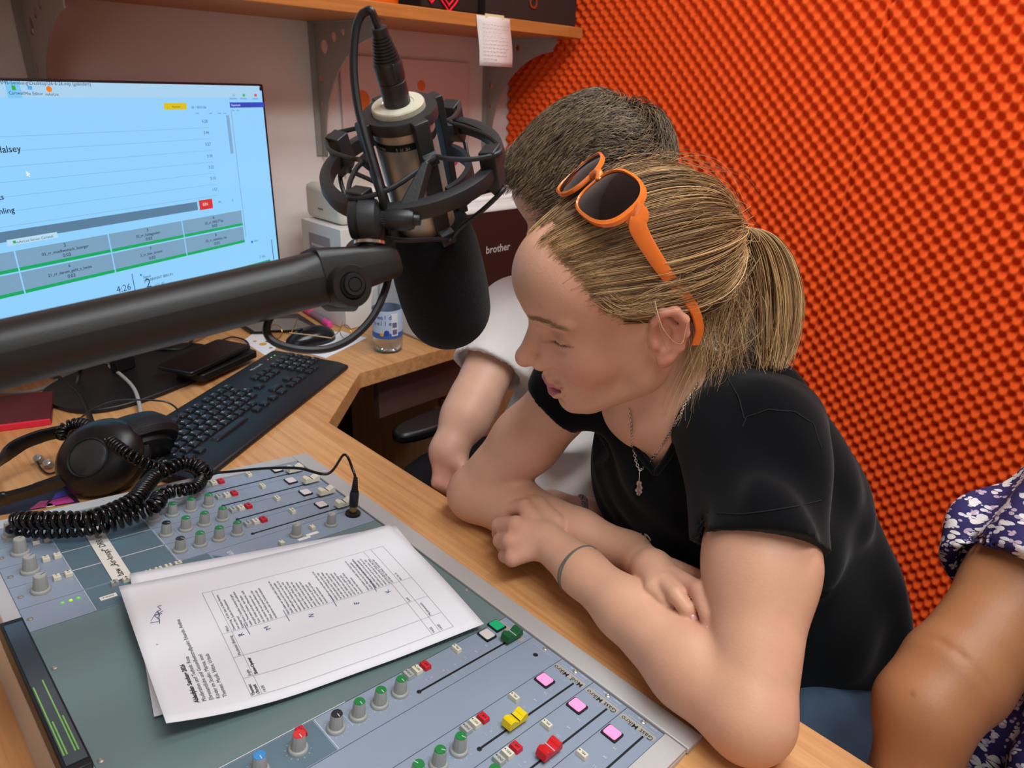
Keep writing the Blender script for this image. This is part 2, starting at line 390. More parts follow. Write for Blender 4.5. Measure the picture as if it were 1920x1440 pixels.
def button(u, v, m, w=.0103, d=.0074, h=.0044, name='push_button', txt=None):
    key = (m.name, w, d, h)
    if key not in btns:
        mb = MB().box((0, 0, h / 2), (w, d, h), taper=.9); mb.lathe([(0, h + .0002), (.0008, h + .0002)], T(w * .30, 0, 0), 10, 1)
        btns[key] = mb.obj(name, [m, mat('led_dot', '#4a4a45', 0.4)], con, M=L(u, v), bevel=.0004, smooth=30); o = btns[key]
    else:
        o = btns[key].copy(); COL.objects.link(o); o.parent = con; o.matrix_basis = L(u, v)
    if txt: text('button_text', txt, .0031, T(-.0011, 0, h + .0003), blkprint, o, ax='CENTER', ay='CENTER', local=True)
    return o
def lamp(u, v, m, glow=None):
    f = cobj(MB().prism(rrect(.0160, .0140, .001, 2), .0016), 'lamp_frame', blackp, M=L(u, v))
    MB().prism(rrect(.0134, .0120, .0018, 3), .0012).obj('lamp_lens', m, f, M=T(0, 0, .0016), bevel=.0005)
# fader
def fader_mb(s=1.0):
    # saddle cap: two raised ends with grip ridges and a dip in the middle
    pr = [(-.0115, 0), (-.0105, .0066), (-.0085, .0082), (-.0060, .0076), (-.0040, .0062), (-.0018, .0048), (0, .0044), (.0018, .0048), (.0040, .0062), (.0060, .0076), (.0085, .0082), (.0105, .0066), (.0115, 0)]
    m = MB(); pr = [(a, b + .0035) for a, b in pr]; m.prism(pr, .0105, Matrix(((0, 0, 1, -.00525), (1, 0, 0, 0), (0, 1, 0, 0), (0, 0, 0, 1))))
    for q in (-.0085, -.0072, -.0059, -.0046, .0046, .0059, .0072, .0085):
        m.box((0, q, .0112 if abs(q) > .006 else .0100), (.0092, .00045, .0009))
    m.box((0, 0, .0018), (.002, .004, .0036))
    return m
def fader(u, v, m, line, slot=True):
    f = fader_mb().obj('fader_cap', m, con, M=L(u, v), bevel=.0004, smooth=20)
    MB().box((0, 0, .0083), (.0107, .0006, .0012)).obj('pointer_line', line, f, M=Matrix.Identity(4))
ind = [.0, .0]
slotm = mat('slot_black', '#0a0c10', .6); stopm = mat('slot_stop_black', '#1b1e22', .5, .3); scm = mat('screw_steel', '#b9b6b0', .35, .8); SCR = []
def slot(u, v1=.140):
    cobj(MB().box((0, 0, .0002), (.0018, v1 - .018, .0006)), 'fader_slot', slotm, M=L(u, (v1 + .018) / 2), smooth=0)
    cobj(MB().lathe([(0, .0009), (.0016, .0009), (.0022, .0004), (.0022, 0)], n=14), 'slot_stop', stopm, M=L(u, .1415))
    for k in range(6): hl(u + .006, u + .009, .022 + .021 * k, .022 + .021 * k, .0003); 
def screw(u, v):
    if not SCR: SCR.append(cobj(MB().lathe([(0, .0008), (.0012, .0012), (.0026, .0006), (.0028, 0)], n=14), 'screw', scm, M=L(u, v)))
    else: o = SCR[0].copy(); COL.objects.link(o); o.matrix_basis = L(u, v)
pinkm = mat('pink_lamp', '#f08fc0', 0.3, emit=('#ff86b8', 0.42)); whitel = mat('unlit_lamp', '#d8ccca', 0.3); greenl = mat('green_lamp', '#108a5e', 0.3, emit=('#10b070', 0.35))
yel = mat('yellow_fader', '#e8cc10', 0.4); redf = mat('red_fader', '#cc1a22', 0.38); grnf = mat('green_fader', '#0f5a2c', 0.38); ivf = mat('ivory_fader', '#ddd6c0', 0.45)
tape = mat('label_tape', '#a39f96', 0.5); paperm = mat('paper_white', '#e9e8ec', 0.8)
cols_by = {0: (0.60, redf, 'Gast Mikro'), 1: (0.10, redf, 'Gast Mikro'), 2: (0.10, yel, 'Mod. Mikro'), 4: (.022, grnf, None), 12: (.016, ivf, None), 13: (.018, ivf, None), 14: (.018, ivf, None), 15: (.020, ivf, None)}
for n in ch:
    u = n * .04; near = n < 6
    slot(u + .0108)
    fv = cols_by[n][0]
    if fv < .2: fader(u + (.0108), fv, cols_by[n][1], mat('black_line', '#15151a', 0.5) if cols_by[n][1] in (yel, ivf) else white_ink)
    cap = ['g', 'g', 'g', 'k']; 
    for k, c in enumerate(cap):
        an = {0: 200, 1: 215, 2: 230, 3: 150}[k] if near else 195 + 8 * k + 5 * (n % 3)
        if n == 4: an = 178
        if not (n == 12 and k == 3 and False): knob(u + .0200, .1560 + .0218 * k, c, an if not (n == 2 and k == 2) else 20)
    if near: knob(u + .0200, .2555, 'r', 180); knob(u + .0200, .288, 'b', 178); knob(u + .0200, .320, 'y', 180); knob(u + .0200, .350, 'n', 60)
    else: knob(u + .0205, .354, 'n', 150 + 12 * n, 1.12)
    button(u + .0320, .1175, redp, txt='AIR'); button(u + .0320, .1275, ivory, txt='REC'); button(u + .0320, .1375, greyb, txt='SND')
    button(u + .0320, .0785, ivory, .0105, .0058, txt='PFL')
    if near: button(u + .0325, .246, redp, .0105, .0065, txt='TO')
    else:
        button(u + .0330, .3375, ivory, .0080, .0070, txt='1'); button(u + .0335, .3270, ivory, .0080, .0070, txt='2')
    if n in (0, 1, 2): lamp(u + .0300, .0385, pinkm)
    elif n == 4: lamp(u + .0300, .0385, whitel); lamp(u + .0345, .0200, greenl)
    else: lamp(u + .0290, .0385, whitel)
    if near:
        b = cobj(deco(u + .002, u + .0385, .0095, .0165, tape), 'label_tape', tape, smooth=0)
        if cols_by[n][2]: text('lettering', cols_by[n][2], .0074, T(u + .0030, .0108, .0005), blkprint, b, ax='LEFT', ay='BOTTOM', bold=.00003, local=True)
    screw(u + .020, .004); screw(u + .020, .371)
    if near: text('scale_print', '0\n3\n6\n12\n18\n24', .0034, T(u + .017, .048, .0005), white_ink, con, local=True, line=4.2)
    text('module_print', 'START      SPEAK', .0028, T(u + .006, .0018, .0005), white_ink, con, local=True)
screw(.140, .004); cobj(MB().lathe([(0, .0003), (.0026, .0003)], n=16), 'blanking_plug', stopm, M=L(.140, .0185))
for q in ((.2600, .0030), (.38, .0035), (.2589, .372), (.3802, .372), (.46, .372)): screw(*q)
# master strip by the jack
knob(.4604, .1015, 'n', 100); knob(.4600, .0535, 'n', 100)
for v in (.125, .078): button(.452 + (.012 if v < .1 else 0), v, ivory, .0085, .0055)
for i, v in enumerate((.2965, .2855, .2740, .2640, .2540, .2440, .2340)): button(.4735, v, greyb if i == 0 else ivory, .0062, .0075, name='source_button', txt=['B12', 'B12', 'B11', 'B10', 'B9', 'B8', 'B7'][i])
for v, c in ((.3435, '#5fbf3f'), (.3365, '#a8d820'), (.330, '#5fbf3f')):
    cobj(MB().lathe([(0, .001), (.0014, .0009), (.0016, 0)], n=12), 'status_light', mat('led' + c, c, .3, emit=(c, .6)), M=L(.4695, v))
b = cobj(MB().box((0, 0, .0003), (.006, .015, .0006)), 'label_sticker', mat('sticker', '#e6e4d8', .6), M=L(.4560, .3075)); text('lettering', 'Abhöre', .0034, T(0, 0, .0008) @ RZ(90), blkprint, b, ax='CENTER', ay='CENTER', local=True)
# printed name triangle
cobj(MB().add([(.452, .198, .0004), (.472, .198, .0004), (.460, .184, .0004)], [(0, 1, 2)]), 'maker_triangle', dark, smooth=0)
text('maker_lettering', 'D&R', .0075, T(.4560, .1760, .0005), white_ink, con, local=True, bold=.0002)
for u, v, s_ in ((.455, .20, 'ON AIR'), ): pass
# paper strip with note across the four modules
ps = MB(); ps.add([(.478, .2965, .0012), (.478, .2785, .0012), (.632, .2735, .0012), (.632, .2915, .0012)], [(0, 1, 2, 3)])
b = cobj(ps, 'paper_strip', mat('strip_paper', '#dcd9cf', .8), smooth=0, solid=.0003)
text('lettering', 'bzw „Air-knopf“ DRR gedrückt von n', .0092, T(.4835, .2945, .0018) @ RZ(-1.8) @ Matrix.Scale(1, 4) @ Matrix(((1, 0, 0, 0), (0, 1, 0, 0), (0, 0, 1, 0), (0, 0, 0, 1))) @ T(0, -.012, 0), blkprint, b, local=True)
for u, v in ((.4600, .0880), (.4560, .1010)):
    s_ = cobj(MB().box((0, 0, .0003), (.0045, .016, .0006)), 'white_sticker', mat('sticker', '#e6e4d8', .6), M=L(u - .0065, v - .004))
# level meter screen let into the rear rim
cobj(MB().box((.345, .3890, .008), (.200, .0180, .016)), 'meter_case', blackp, bevel=.001)
sc_ = cobj(MB().box((.345, .3885, .0163), (.186, .0135, .0006)), 'meter_screen', mat('meter_glass', '#3a444c', .12, emit=('#39434a', .10)), smooth=0)
bars = MB()
for k, (v_, c1) in enumerate(((.3940, .345), (.3920, .300), (.3868, .350), (.3848, .302))): bars.box(((.262 + c1) / 2, v_, .0168), (c1 - .262, .0010, .0003))
bars.obj('level_bar', mat('meter_green', '#6f9f50', .4, emit=('#6aa048', .22)), sc_, M=Matrix.Identity(4), smooth=0)
for n, q in PAN.items(): cobj(q, 'blank_panel' if n == 5 else 'module_panel', [blank if n == 5 else panel, white_ink, dark, seam], smooth=0)
# ------------------------------------------------------------------ shelf
SH_Y, SH_Z0, SH_Z1 = 1.292, 1.395, 1.421
shelfw = wood('shelf_wood', '#cf8a48', '#b26f34', 0.42, 0, False)
sh = thing('wall_shelf', 'orange-brown wooden wall shelf on perforated metal brackets, running above the monitor', 'shelf', (0.6, WY, SH_Z0))
MB().prism([(-0.8, SH_Y), (1.50, SH_Y), (1.565, SH_Y + 0.01), (1.578, SH_Y + 0.07), (1.578, WY - 0.001), (-0.8, WY - 0.001)], SH_Z1 - SH_Z0, T(0, 0, SH_Z0)).obj('shelf_board', shelfw, sh, bevel=0.002, smooth=0)
def flat_shape(loops, th, m, name, M, parent):
    c = bpy.data.curves.new(name, 'CURVE'); c.dimensions = '2D'; c.fill_mode = 'BOTH'; c.extrude = th / 2
    for lp in loops:
        s = c.splines.new('POLY'); s.points.add(len(lp) - 1); s.use_cyclic_u = True
        for p, q in zip(s.points, lp): p.co = (q[0], q[1], 0, 1)
    t = bpy.data.objects.new(name, c); COL.objects.link(t); bpy.context.view_layer.update()
    me = bpy.data.meshes.new_from_object(t.evaluated_get(bpy.context.evaluated_depsgraph_get()))
    bpy.data.objects.remove(t); bpy.data.curves.remove(c); me.name = name; me.materials.clear(); me.materials.append(m); me.transform(M)
    o = bpy.data.objects.new(name, me); COL.objects.link(o); attach(o, parent, None); return o
def circ(x, y, r, n=20): return [(x + r * math.cos(2 * PI * i / n), y + r * math.sin(2 * PI * i / n)) for i in range(n)]
brk = mat('bracket_grey_paint', '#a19b94', 0.5, 0.2)
Lb, Hb = 0.262, 0.295
arc = [(0.268 - (0.268 - 0.022) * math.cos(t), 0.272 - (0.272 - 0.030) * math.sin(t)) for t in np.linspace(0.0, PI / 2 * 0.96, 18)]
out = [(0, 0), (Lb, 0), (Lb, 0.012), (Lb - 0.012, 0.024)] + [(a, b) for a, b in arc[::-1]] + [(0.020, Hb), (0.0, Hb)]
holes = [circ(0.040, 0.050, 0.0150), circ(0.083, 0.030, 0.0105), circ(0.122, 0.021, 0.0075), circ(0.020, 0.118, 0.0085), circ(0.017, 0.175, 0.0065)]
for bx_ in (0.365, 0.945, 1.50):
    # local x = away from the wall (-Y), local y = down
    M = Matrix(((0, 0, 1, bx_), (-1, 0, 0, WY - 0.004), (0, -1, 0, SH_Z0 - 0.003), (0, 0, 0, 1)))
    b = flat_shape([out] + holes, 0.003, brk, 'shelf_bracket', M, sh)
    MB().box((bx_, WY - 0.0035, SH_Z0 - Hb / 2), (0.030, 0.003, Hb)).obj('wall_flange', brk, b, smooth=0)
    MB().box((bx_, WY - Lb / 2, SH_Z0 - 0.0015), (0.030, Lb, 0.003)).obj('top_flange', brk, b, smooth=0)
    for z in (0.03, 0.06): MB().cyl((bx_ + 0.008, WY - 0.005, SH_Z0 - z), (bx_ + 0.008, WY - 0.009, SH_Z0 - z), 0.004, n=10).obj('screw', MT['screw_steel'], b)
# things on the shelf
dk_box = mat('black_card', '#2a1f1b', 0.6)
b = thing('storage_box', 'dark brown-black storage box with a metal finger hole, at the right end of the shelf', 'box', (1.37, SH_Y + 0.15, SH_Z1))
MB().box((1.369, SH_Y + 0.155, SH_Z1 + 0.13), (0.318, 0.30, 0.26)).obj('body', dk_box, b, bevel=0.002)
MB().lathe([(0.0085, 0), (0.0135, 0), (0.0135, 0.002), (0.0085, 0.002), (0.0085, 0)], T(1.365, SH_Y + 0.004, SH_Z1 + 0.040) @ RX(90), 24).obj('finger_ring', mat('chrome', '#d8d4cc', 0.2, 1), b)
MB().cyl((1.365, SH_Y + 0.0052, SH_Z1 + .04), (1.365, SH_Y + 0.0042, SH_Z1 + .04), 0.0085).obj('finger_hole', seam, b)
b = thing('gift_tin', 'black tin with red heart drawing, standing left of the storage box', 'tin', (1.12, SH_Y + 0.08, SH_Z1))
MB().box((1.122, SH_Y + 0.10, SH_Z1 + 0.09), (0.166, 0.16, 0.18)).obj('body', mat('tin_black', '#20201e', 0.4), b, bevel=0.006)
hm = mat('heart_red', '#ff2038', 0.5)
for cx_, s_, cz in ((1.112, 0.028, 0.024), (1.112, 0.014, 0.024), (1.063, 0.009, 0.020)):
    t = np.linspace(0, 2 * PI, 40, endpoint=False); hx = 16 * np.sin(t) ** 3 / 17; hz = (13 * np.cos(t) - 5 * np.cos(2 * t) - 2 * np.cos(3 * t) - np.cos(4 * t)) / 17
    MB().tube(np.stack([cx_ + hx * s_, np.full(40, SH_Y + 0.0175), SH_Z1 + cz + hz * s_], -1), 0.0022, 6, closed=True).obj('heart_drawing', hm, b)
b = thing('flower_pot', 'bright orange pot on the shelf above the microphone', 'pot', (0.934, SH_Y + 0.10, SH_Z1))
MB().lathe([(0, 0), (0.080, 0), (0.082, 0.004), (0.098, 0.14), (0.098, 0.15), (0.092, 0.15), (0.076, 0.01), (0, 0.01)], T(0.934, SH_Y + 0.10, SH_Z1), 40).obj('pot_body', mat('pot_orange', '#f06a12', 0.4), b)
b = thing('handwritten_note', 'small white handwritten note taped to the shelf edge, hanging down', 'note', (1.235, SH_Y, SH_Z1))
nG = []
for i in range(9):
    z = SH_Z1 - 0.002 - 0.103 * i / 8; y = SH_Y - 0.0018 - 0.006 * math.sin(i / 8 * 2.2) ** 2
    nG.append([(1.176 + 0.008 * i / 8, y, z), (1.234 + .006 * i / 8, y - 0.001, z), (1.282 + 0.009 * i / 8, y, z)])
MB().sheet(nG).obj('note_paper', mat('note_paper', '#e9dfd9', 0.85), b, solid=0.0003)
MB().box((1.232, SH_Y - 0.002, SH_Z1 - 0.004), (0.060, 0.0012, 0.014), RX(0)).obj('adhesive_tape', mat('yellow_tape', '#e3d7a0', 0.4), b, smooth=0)
hw = MB()
for k in range(11):
    z = SH_Z1 - 0.020 - k * 0.0078; x = 1.187 + k * .0007
    while x < 1.268 - (0.03 if k in (2, 9) else 0):
        w_ = RNG.uniform(.004, .012); P = [(q, SH_Y - 0.0098 + 0.0, z + RNG.uniform(-.0012, .0012)) for q in np.linspace(x, x + w_, 6)]
        hw.tube(P, .0003, 4); x += w_ + .003
hw.obj('handwriting', mat('pencil_pink', '#8f6e78', 0.7), b)
# poster leaning on the back wall
b = thing('wall_poster', 'pale poster with orange dots on the back wall behind the microphone', 'poster', (1.2, WY, 1.1))
MB().box((1.215, WY - 0.006, 1.125), (0.42, 0.010, 0.41)).obj('poster_board', mat('poster_pale', '#ddc9c2', 0.6), b, smooth=0, bevel=0.002)
od = mat('dot_orange', '#ee8040', 0.6)
for x, z, r, m_ in ((1.061, 1.228, 0.024, od), (1.252, 1.267, 0.013, od), (1.37, 1.07, 0.014, mat('dot_magenta', '#c04080', 0.6))):
    MB().cyl((x, WY - 0.011, z), (x, WY - 0.0122, z), r, n=28).obj('printed_dot', m_, b)
sw = MB()
for k in range(3):
    t = np.linspace(0, 6, 26); sw.tube(np.stack([1.125 + k * .0 + .012 * t, np.full(26, WY - .0118), 1.285 - k * 0.012 + .005 * np.sin(3 * t + k)], -1), .0010, 4)
sw.obj('printed_scribble', mat('ink_brown', '#6a4a40', 0.6), b)
# cable along the wall beside the monitor
def cable(name, P, r, m, label, cat='cable', group=None, n=14, sides=8):
    o = MB().tube(spline(P, n), r, sides).obj(name, m); o['label'] = label; o['category'] = cat
    if group: o['group'] = group
    return o
rub = mat('cable_black', '#17171a', 0.42); rubg = mat('cable_grey', '#8d8d8a', 0.45)
# ------------------------------------------------------------------ boxes and printer on the rear desk
b = thing('router_box', 'white cardboard box with a grey picture on its side, against the back wall', 'cardboard box', (0.86, 1.4, DESK))
MB().box((0.8685, 1.386, DESK + 0.1145), (0.135, 0.165, 0.227)).obj('carton', mat('white_card', '#ded8d2', 0.6), b, bevel=0.001)
MB().box((0.8005, 1.392, 0.900), (0.001, 0.088, 0.105)).obj('picture_panel', mat('grey_print', '#9a8f93', 0.6), b, smooth=0)
for k in range(3): MB().box((0.7998, 1.40 - .004 * k, .927 - .02 * k), (0.0006, 0.055 - .01 * k, 0.005)).obj('printed_line', mat('pale_print', '#c8bfc0', 0.6), b, smooth=0)
for k in range(5): MB().box((0.848 + (k % 2) * .003, 1.3032, .94 - .013 * k), (0.05 - .006 * (k % 3), 0.0006, 0.003)).obj('printed_line', mat('pale_print2', '#b9b3b4', 0.6), b, smooth=0)
b = thing('cream_device', 'rounded cream plastic device standing on the white cardboard box', 'device', (0.9, 1.42, 0.978))
MB().box((0.905, 1.405, 1.0185), (0.17, 0.15, 0.080)).obj('casing', mat('cream_plastic', '#d9d3c4', 0.45), b, bevel=0.014)
MB().box((0.8195, 1.41, 1.006), (0.0012, 0.02, 0.0035)).obj('slot_mark', mat('slot_grey', '#7d7a72', 0.6), b)
b = thing('printer', 'white laser printer with a dark front panel, beside the water bottle', 'printer', (1.08, 1.27, DESK))
whp = mat('printer_white', '#d4d3cf', 0.45)
prof = [(1.088, DESK + .004), (1.100, DESK), (1.295, DESK), (1.298, DESK + .29), (1.10, 1.044), (1.085, 1.036), (1.082, .80)]
MB().prism([(y, z) for y, z in prof], 0.40, Matrix(((0, 0, 1, 0.884), (1, 0, 0, 0), (0, 1, 0, 0), (0, 0, 0, 1)))).obj('casing', whp, b, bevel=0.007)
MB().box((1.10, 1.0805, 0.915), (0.36, 0.004, 0.225)).obj('front_panel', mat('printer_dark', '#2c1d1b', 0.35), b, bevel=0.001)
MB().box((1.10, 1.079, 0.800), (0.30, 0.010, 0.012)).obj('paper_slot', seam, b, bevel=0.002)
MB().box((1.09, 1.20, 1.048), (0.33, 0.18, 0.012)).obj('lid', mat('printer_lid', '#e2e0dc', 0.5), b, bevel=0.005)
text('lettering', 'brother', 0.0235, T(1.020, 1.0780, 0.934) @ RX(90), mat('logo_silver', '#b9b2b0', 0.4), b, bold=.0003)
MB().box((0.92, 1.0835, 0.762), (0.05, 0.004, 0.012)).obj('foot_grille', seam, b)
# ------------------------------------------------------------------ monitor
md = V3(0.942, 0.334, 0); mn = V3(0.334, -0.942, 0); mp0 = V3(0.351, 1.334, DESK) + mn * 0.05
def mp(x, y):
    r = ray(x, y); P = CAM + r * (((mp0 - CAM) @ mn) / (r @ mn)); return (P - mp0) @ md, P[2] - DESK
MM = frame(mp0, md, y=(0, 0, 1))        # local x = along the screen, y = up, z = towards the viewer
mon = thing('computer_monitor', 'large widescreen monitor with a glowing blue-white playlist window', 'monitor', M=MM)
A0, A1, B0, B1 = -0.300, 0.366, 0.135, 0.511
ob = lambda mb, name, m, par=mon, **k: mb.obj(name, m, par, M=Matrix.Identity(4), **k)
ob(MB().prism(rrect(A1 - A0, B1 - B0, .004, 3, (A0 + A1) / 2, (B0 + B1) / 2), .020, T(0, 0, -.0225)), 'bezel', mat('monitor_black', '#151013', 0.4), bevel=.001)
ob(MB().prism(rrect(.34, .22, .03, 4, 0.03, .31), .03, T(0, 0, -.050)), 'rear_housing', MT['monitor_black'], bevel=.004)
ob(MB().box((0, .18, -.066), (.040, .34, .020)), 'stand_pole', MT['monitor_black'], bevel=.003)
t = np.linspace(0, 2 * PI, 48, endpoint=False)
bf = [(0.165 * np.sign(np.cos(a)) * abs(np.cos(a)) ** .7, .105 * np.sign(np.sin(a)) * abs(np.sin(a)) ** .7) for a in t]
ob(MB().prism(bf, .009, T(0.01, .0, -.030) @ RX(-90) @ T(0, 0, 0)), 'stand_base', mat('stand_black', '#19191b', 0.38), bevel=.002)
scr = ob(MB().box(((A0 + A1) / 2, (B0 + B1) / 2 - .002, -.0015), (A1 - A0 - .016, B1 - B0 - .020, .003)), 'screen', mat('screen_glow', '#0d1a26', .25, emit=('#8ecbf6', 1.0)), smooth=0)
def em(name, c, s=.95): return mat(name, '#000000', .3, emit=(c, s))
SZ = [0.0004]
def srect(x0, y0, x1, y1, c, name='screen_area', z=.0003, s=.95):
    """screen element between two opposite corners"""
    a0, b0 = mp(x0, y0); a1, b1 = mp(x1, y1)
    o = MB().box(((a0 + a1) / 2, (b0 + b1) / 2, z), (abs(a1 - a0), abs(b1 - b0), .0003)).obj(name, em('px_' + c, c, s), scr, M=Matrix.Identity(4), smooth=0); return o
def stext(x, y, body, size, c='#1c2c3c', ax='LEFT', ay='BOTTOM', bold=0):
    a, b = mp(x, y); return text('screen_text', body, size, T(a, b, .0012), em('px_' + c, c), scr, ax=ax, ay=ay, bold=bold, local=True)
srect(-20, 151, 488, 183, '#a7d2ef'); srect(-60, 152, 488, 163, '#b4daf3', z=.0006)
srect(7, 152, 42, 184, '#7cc6f4', z=.0008); srect(20, 160, 29, 169, '#25b04a', 'screen_icon', z=.0011); srect(50, 161, 60, 168, '#4fa8e8', 'screen_icon', z=.0011)
a_, b_ = mp(91, 167); MB().cyl((a_, b_, .001), (a_, b_, .0014), .0042, n=20).obj('screen_icon', em('px_o', '#f08020'), scr, M=Matrix.Identity(4))
stext(16, 179, 'Cartwall', .0062); stext(46, 180, 'Mix Editor', .0062); stext(85, 181, 'mAirList', .0058)
stext(-4, 160, 'MMS-Sendung\\Desktop\\26-6-26.mlp (geändert)', .0072)
srect(306, 193, 350, 205, '#d8c020', z=.0008); stext(322, 203, 'Assistent', .0048, '#4a4410')
stext(359, 205, '01 / 00:51:06', .0062)
for x, c in ((437, '#88c0e0'), (456, '#3fb870'), (478, '#d05868')): srect(x - 2, 176, x + 3, 181, c, 'screen_icon', z=.0011)
for x, s_ in ((430, 'Bearbeiten'), (450, 'Vorhören'), (473, 'Löschen')): stext(x, 187, s_, .0042)
for x in (366, 391, 408, 418): stext(x, 214, 'Länge', .0032)
srect(430, 192, 495, 201, '#2f49b8', z=.0008); stext(433, 200, 'Papierkorb', .0052, '#e6eefc'); stext(434, 209, 'Titel     Zeit', .0038)
lx = mp(200, 224)[0]
for k, tm in enumerate(('4:28', '3:46', '3:27', '3:34', '3:22', '3:10', '1:57')):
    y = (228, 249, 271, 293, 314, 335, 356)[k]; x = 378 + 3.2 * k
    stext(x, y + 4, tm, .0078, '#33485c')
    a0_, b0_ = mp(x - 4, y + 12)
    MB().box(((-.29 + a0_) / 2 + .02, b0_, .0004), (a0_ + .29, .0005, .0003)).obj('screen_rule', em('px_rule', '#6fa8d0'), scr, M=Matrix.Identity(4), smooth=0)
stext(-9, 291, 'Halsey', .0135, '#101a26', bold=.0001); stext(-3, 378, 'ts', .0112, '#101a26', bold=.0001); stext(-24, 408, 'Frühling', .0118, '#101a26', bold=.0001)
srect(429, 216, 432, 288, '#7fa8cc', z=.0008)
a0_, b0_ = mp(432, 205); a1_, b1_ = mp(456, 445); MB().box((a0_ + .001, (b0_ + b1_) / 2, .0005), (.0012, b0_ - b1_, .0003)).obj('screen_rule', em('px_rule2', '#7aa6c6'), scr, M=Matrix.Identity(4), smooth=0)
ar = MB(); ar.add([(0, 0, 0), (0, -.011, 0), (.0026, -.0085, 0), (.0045, -.0125, 0), (.0060, -.0118, 0), (.0042, -.0078, 0), (.0078, -.0078, 0)], [(0, 1, 2, 3, 4, 5, 6)])
ar.obj('mouse_pointer', em('px_ptr', '#e8f2fa'), scr, M=T(*mp(47, 320), .0014) @ Matrix.Scale(.75, 4), smooth=0)
x0 = mp(-40, 450)[0]; a1_, b1_ = mp(370, 388); 
MB().box(((-.295 + a1_) / 2, b1_ + .002, .0006), (a1_ + .295, .0150, .0003)).obj('progress_bar', em('px_bar', '#5a7f9c'), scr, M=Matrix.Identity(4), smooth=0)
srect(372, 376, 399, 390, '#d23434', z=.001); stext(380, 388, 'EIN', .0082, '#f6d8d8'); stext(409, 382, 'PFL', .0056); stext(434, 378, '(()', .005)
# cartwall: two rows of tiles
names = {(1, 0): ('2', '03_rr_musikwunsch_hoerger'), (2, 0): ('3', '02_rr_Schlagzeilen'), (3, 0): ('4', '03_rr_WELTTag'), (1, 1): ('6', '21_rr_darum_geht_s_heute'), (2, 1): ('7', '3_rr_hier_brennt'), (3, 1): ('8', '02_rr_valentina_rap'), (0, 0): ('1', ''), (0, 1): ('5', '')}
cols_ = [mp(-95, 500)[0], mp(31, 490)[0], mp(205, 455)[0], mp(342, 425)[0], mp(453, 400)[0]]
rows_ = [mp(205, 437)[1], mp(209, 474)[1], mp(215, 512)[1]]
for (i, j), (nm, tt) in names.items():
    x0, x1 = cols_[i] + .0012, cols_[i + 1] - .0012; y1, y0 = rows_[j] - .0012, rows_[j + 1] + .0012
    o = MB().box(((x0 + x1) / 2, (y0 + y1) / 2, .0007), (x1 - x0, y1 - y0, .0003)).obj('cartwall_tile', em('px_tile', '#7ba2bf'), scr, M=Matrix.Identity(4), smooth=0)
    MB().box(((x0 + x1) / 2, y0 + .0026, .0011), (x1 - x0, .0052, .0003)).obj('screen_bar', em('px_grn', '#19a862'), scr, M=Matrix.Identity(4), smooth=0)
    for s_, yy, sz in ((nm, .84, .0072), (tt, .58, .0064), ('0:03', .33, .0078)):
        text('screen_text', s_, sz, T((x0 + x1) / 2, y0 + (y1 - y0) * yy, .0014), em('px_txt', '#1c2c3c'), scr, ax='CENTER', ay='CENTER', bold=.00008, local=True)
_a, _b = mp(14, 461); _c = mp(107, 440)[0]; MB().box(((_a + _c) / 2, _b + .0040, .0009), (_c - _a, .0085, .0003)).obj('screen_area', em('px_tab', '#b8dcf2'), scr, M=Matrix.Identity(4), smooth=0); MB().box((_a + .010, _b + .0040, .0012), (.004, .004, .0003)).obj('screen_icon', em('px_#25b04a', '#25b04a'), scr, M=Matrix.Identity(4), smooth=0); stext(30, 458, 'mAirList Server Cartwall', .0055)
srect(246, 513, 256, 560, '#2c4a68', z=.001); stext(267, 517, 'Signet\n[01] BRENNT BERLIN', .0066, ay='TOP'); stext(274, 545, '2', .024, '#223446'); stext(291, 542, 'CUE', .0105, '#6a8aa6'); stext(219, 553, '4:26', .0165, '#334a60'); stext(486, 487, '3:46', .010, '#6a8aa6')
srect(262, 514, 265, 517, '#2060d0', z=.001); srect(508, 449, 513, 487, '#2c4a68', z=.001); srect(470, 452, 474, 455, '#3070d0', z=.001); stext(476, 454, 'Signet', .0045)
a0_, b0_ = mp(345, 537); a1_, b1_ = mp(506, 487); MB().box(((a0_ + a1_) / 2, b1_ - .006, .0008), (a1_ - a0_, .014, .0003)).obj('screen_bar', em('px_grn2', '#2a9a6c'), scr, M=Matrix.Identity(4), smooth=0)
# ------------------------------------------------------------------ keyboard
K2, K1 = dk(655, 692), dk(508, 660); kd = unit(K2 - dk(398, 897)); kd = unit(np.array([kd[0], kd[1], 0])); kn = np.cross((0, 0, 1), kd)
# local x from left end to right end, y towards the rear
KO = K2 - kd * 0.462
KM = frame(KO + V3(0, 0, .001), kd, y=kn)
kb = thing('keyboard', 'black full-size computer keyboard lying diagonally on the desk', 'keyboard', M=KM)
KW, KH = 0.462, 0.168
pr = [(0, 0), (0, .008), (.02, .013), (KH - .01, .020), (KH, .018), (KH, 0)]
kbm = mat('keyboard_black', '#15171b', 0.42, bump=(900, .1))
base = MB(); base.prism(pr, KW, Matrix(((0, 0, 1, 0), (1, 0, 0, 0), (0, 1, 0, 0), (0, 0, 0, 1)))); base.obj('case', kbm, kb, M=Matrix.Identity(4), bevel=.006, smooth=30)
slope = math.degrees(math.atan2(.007, KH - .03))
kp = MB().box((0, 0, .003), (.0158, .0152, .006), taper=.82); keyp = None; cnt = 0
keym = mat('key_black', '#1d2026', 0.38); legm = mat('key_legend', '#b9c0c8', 0.5)
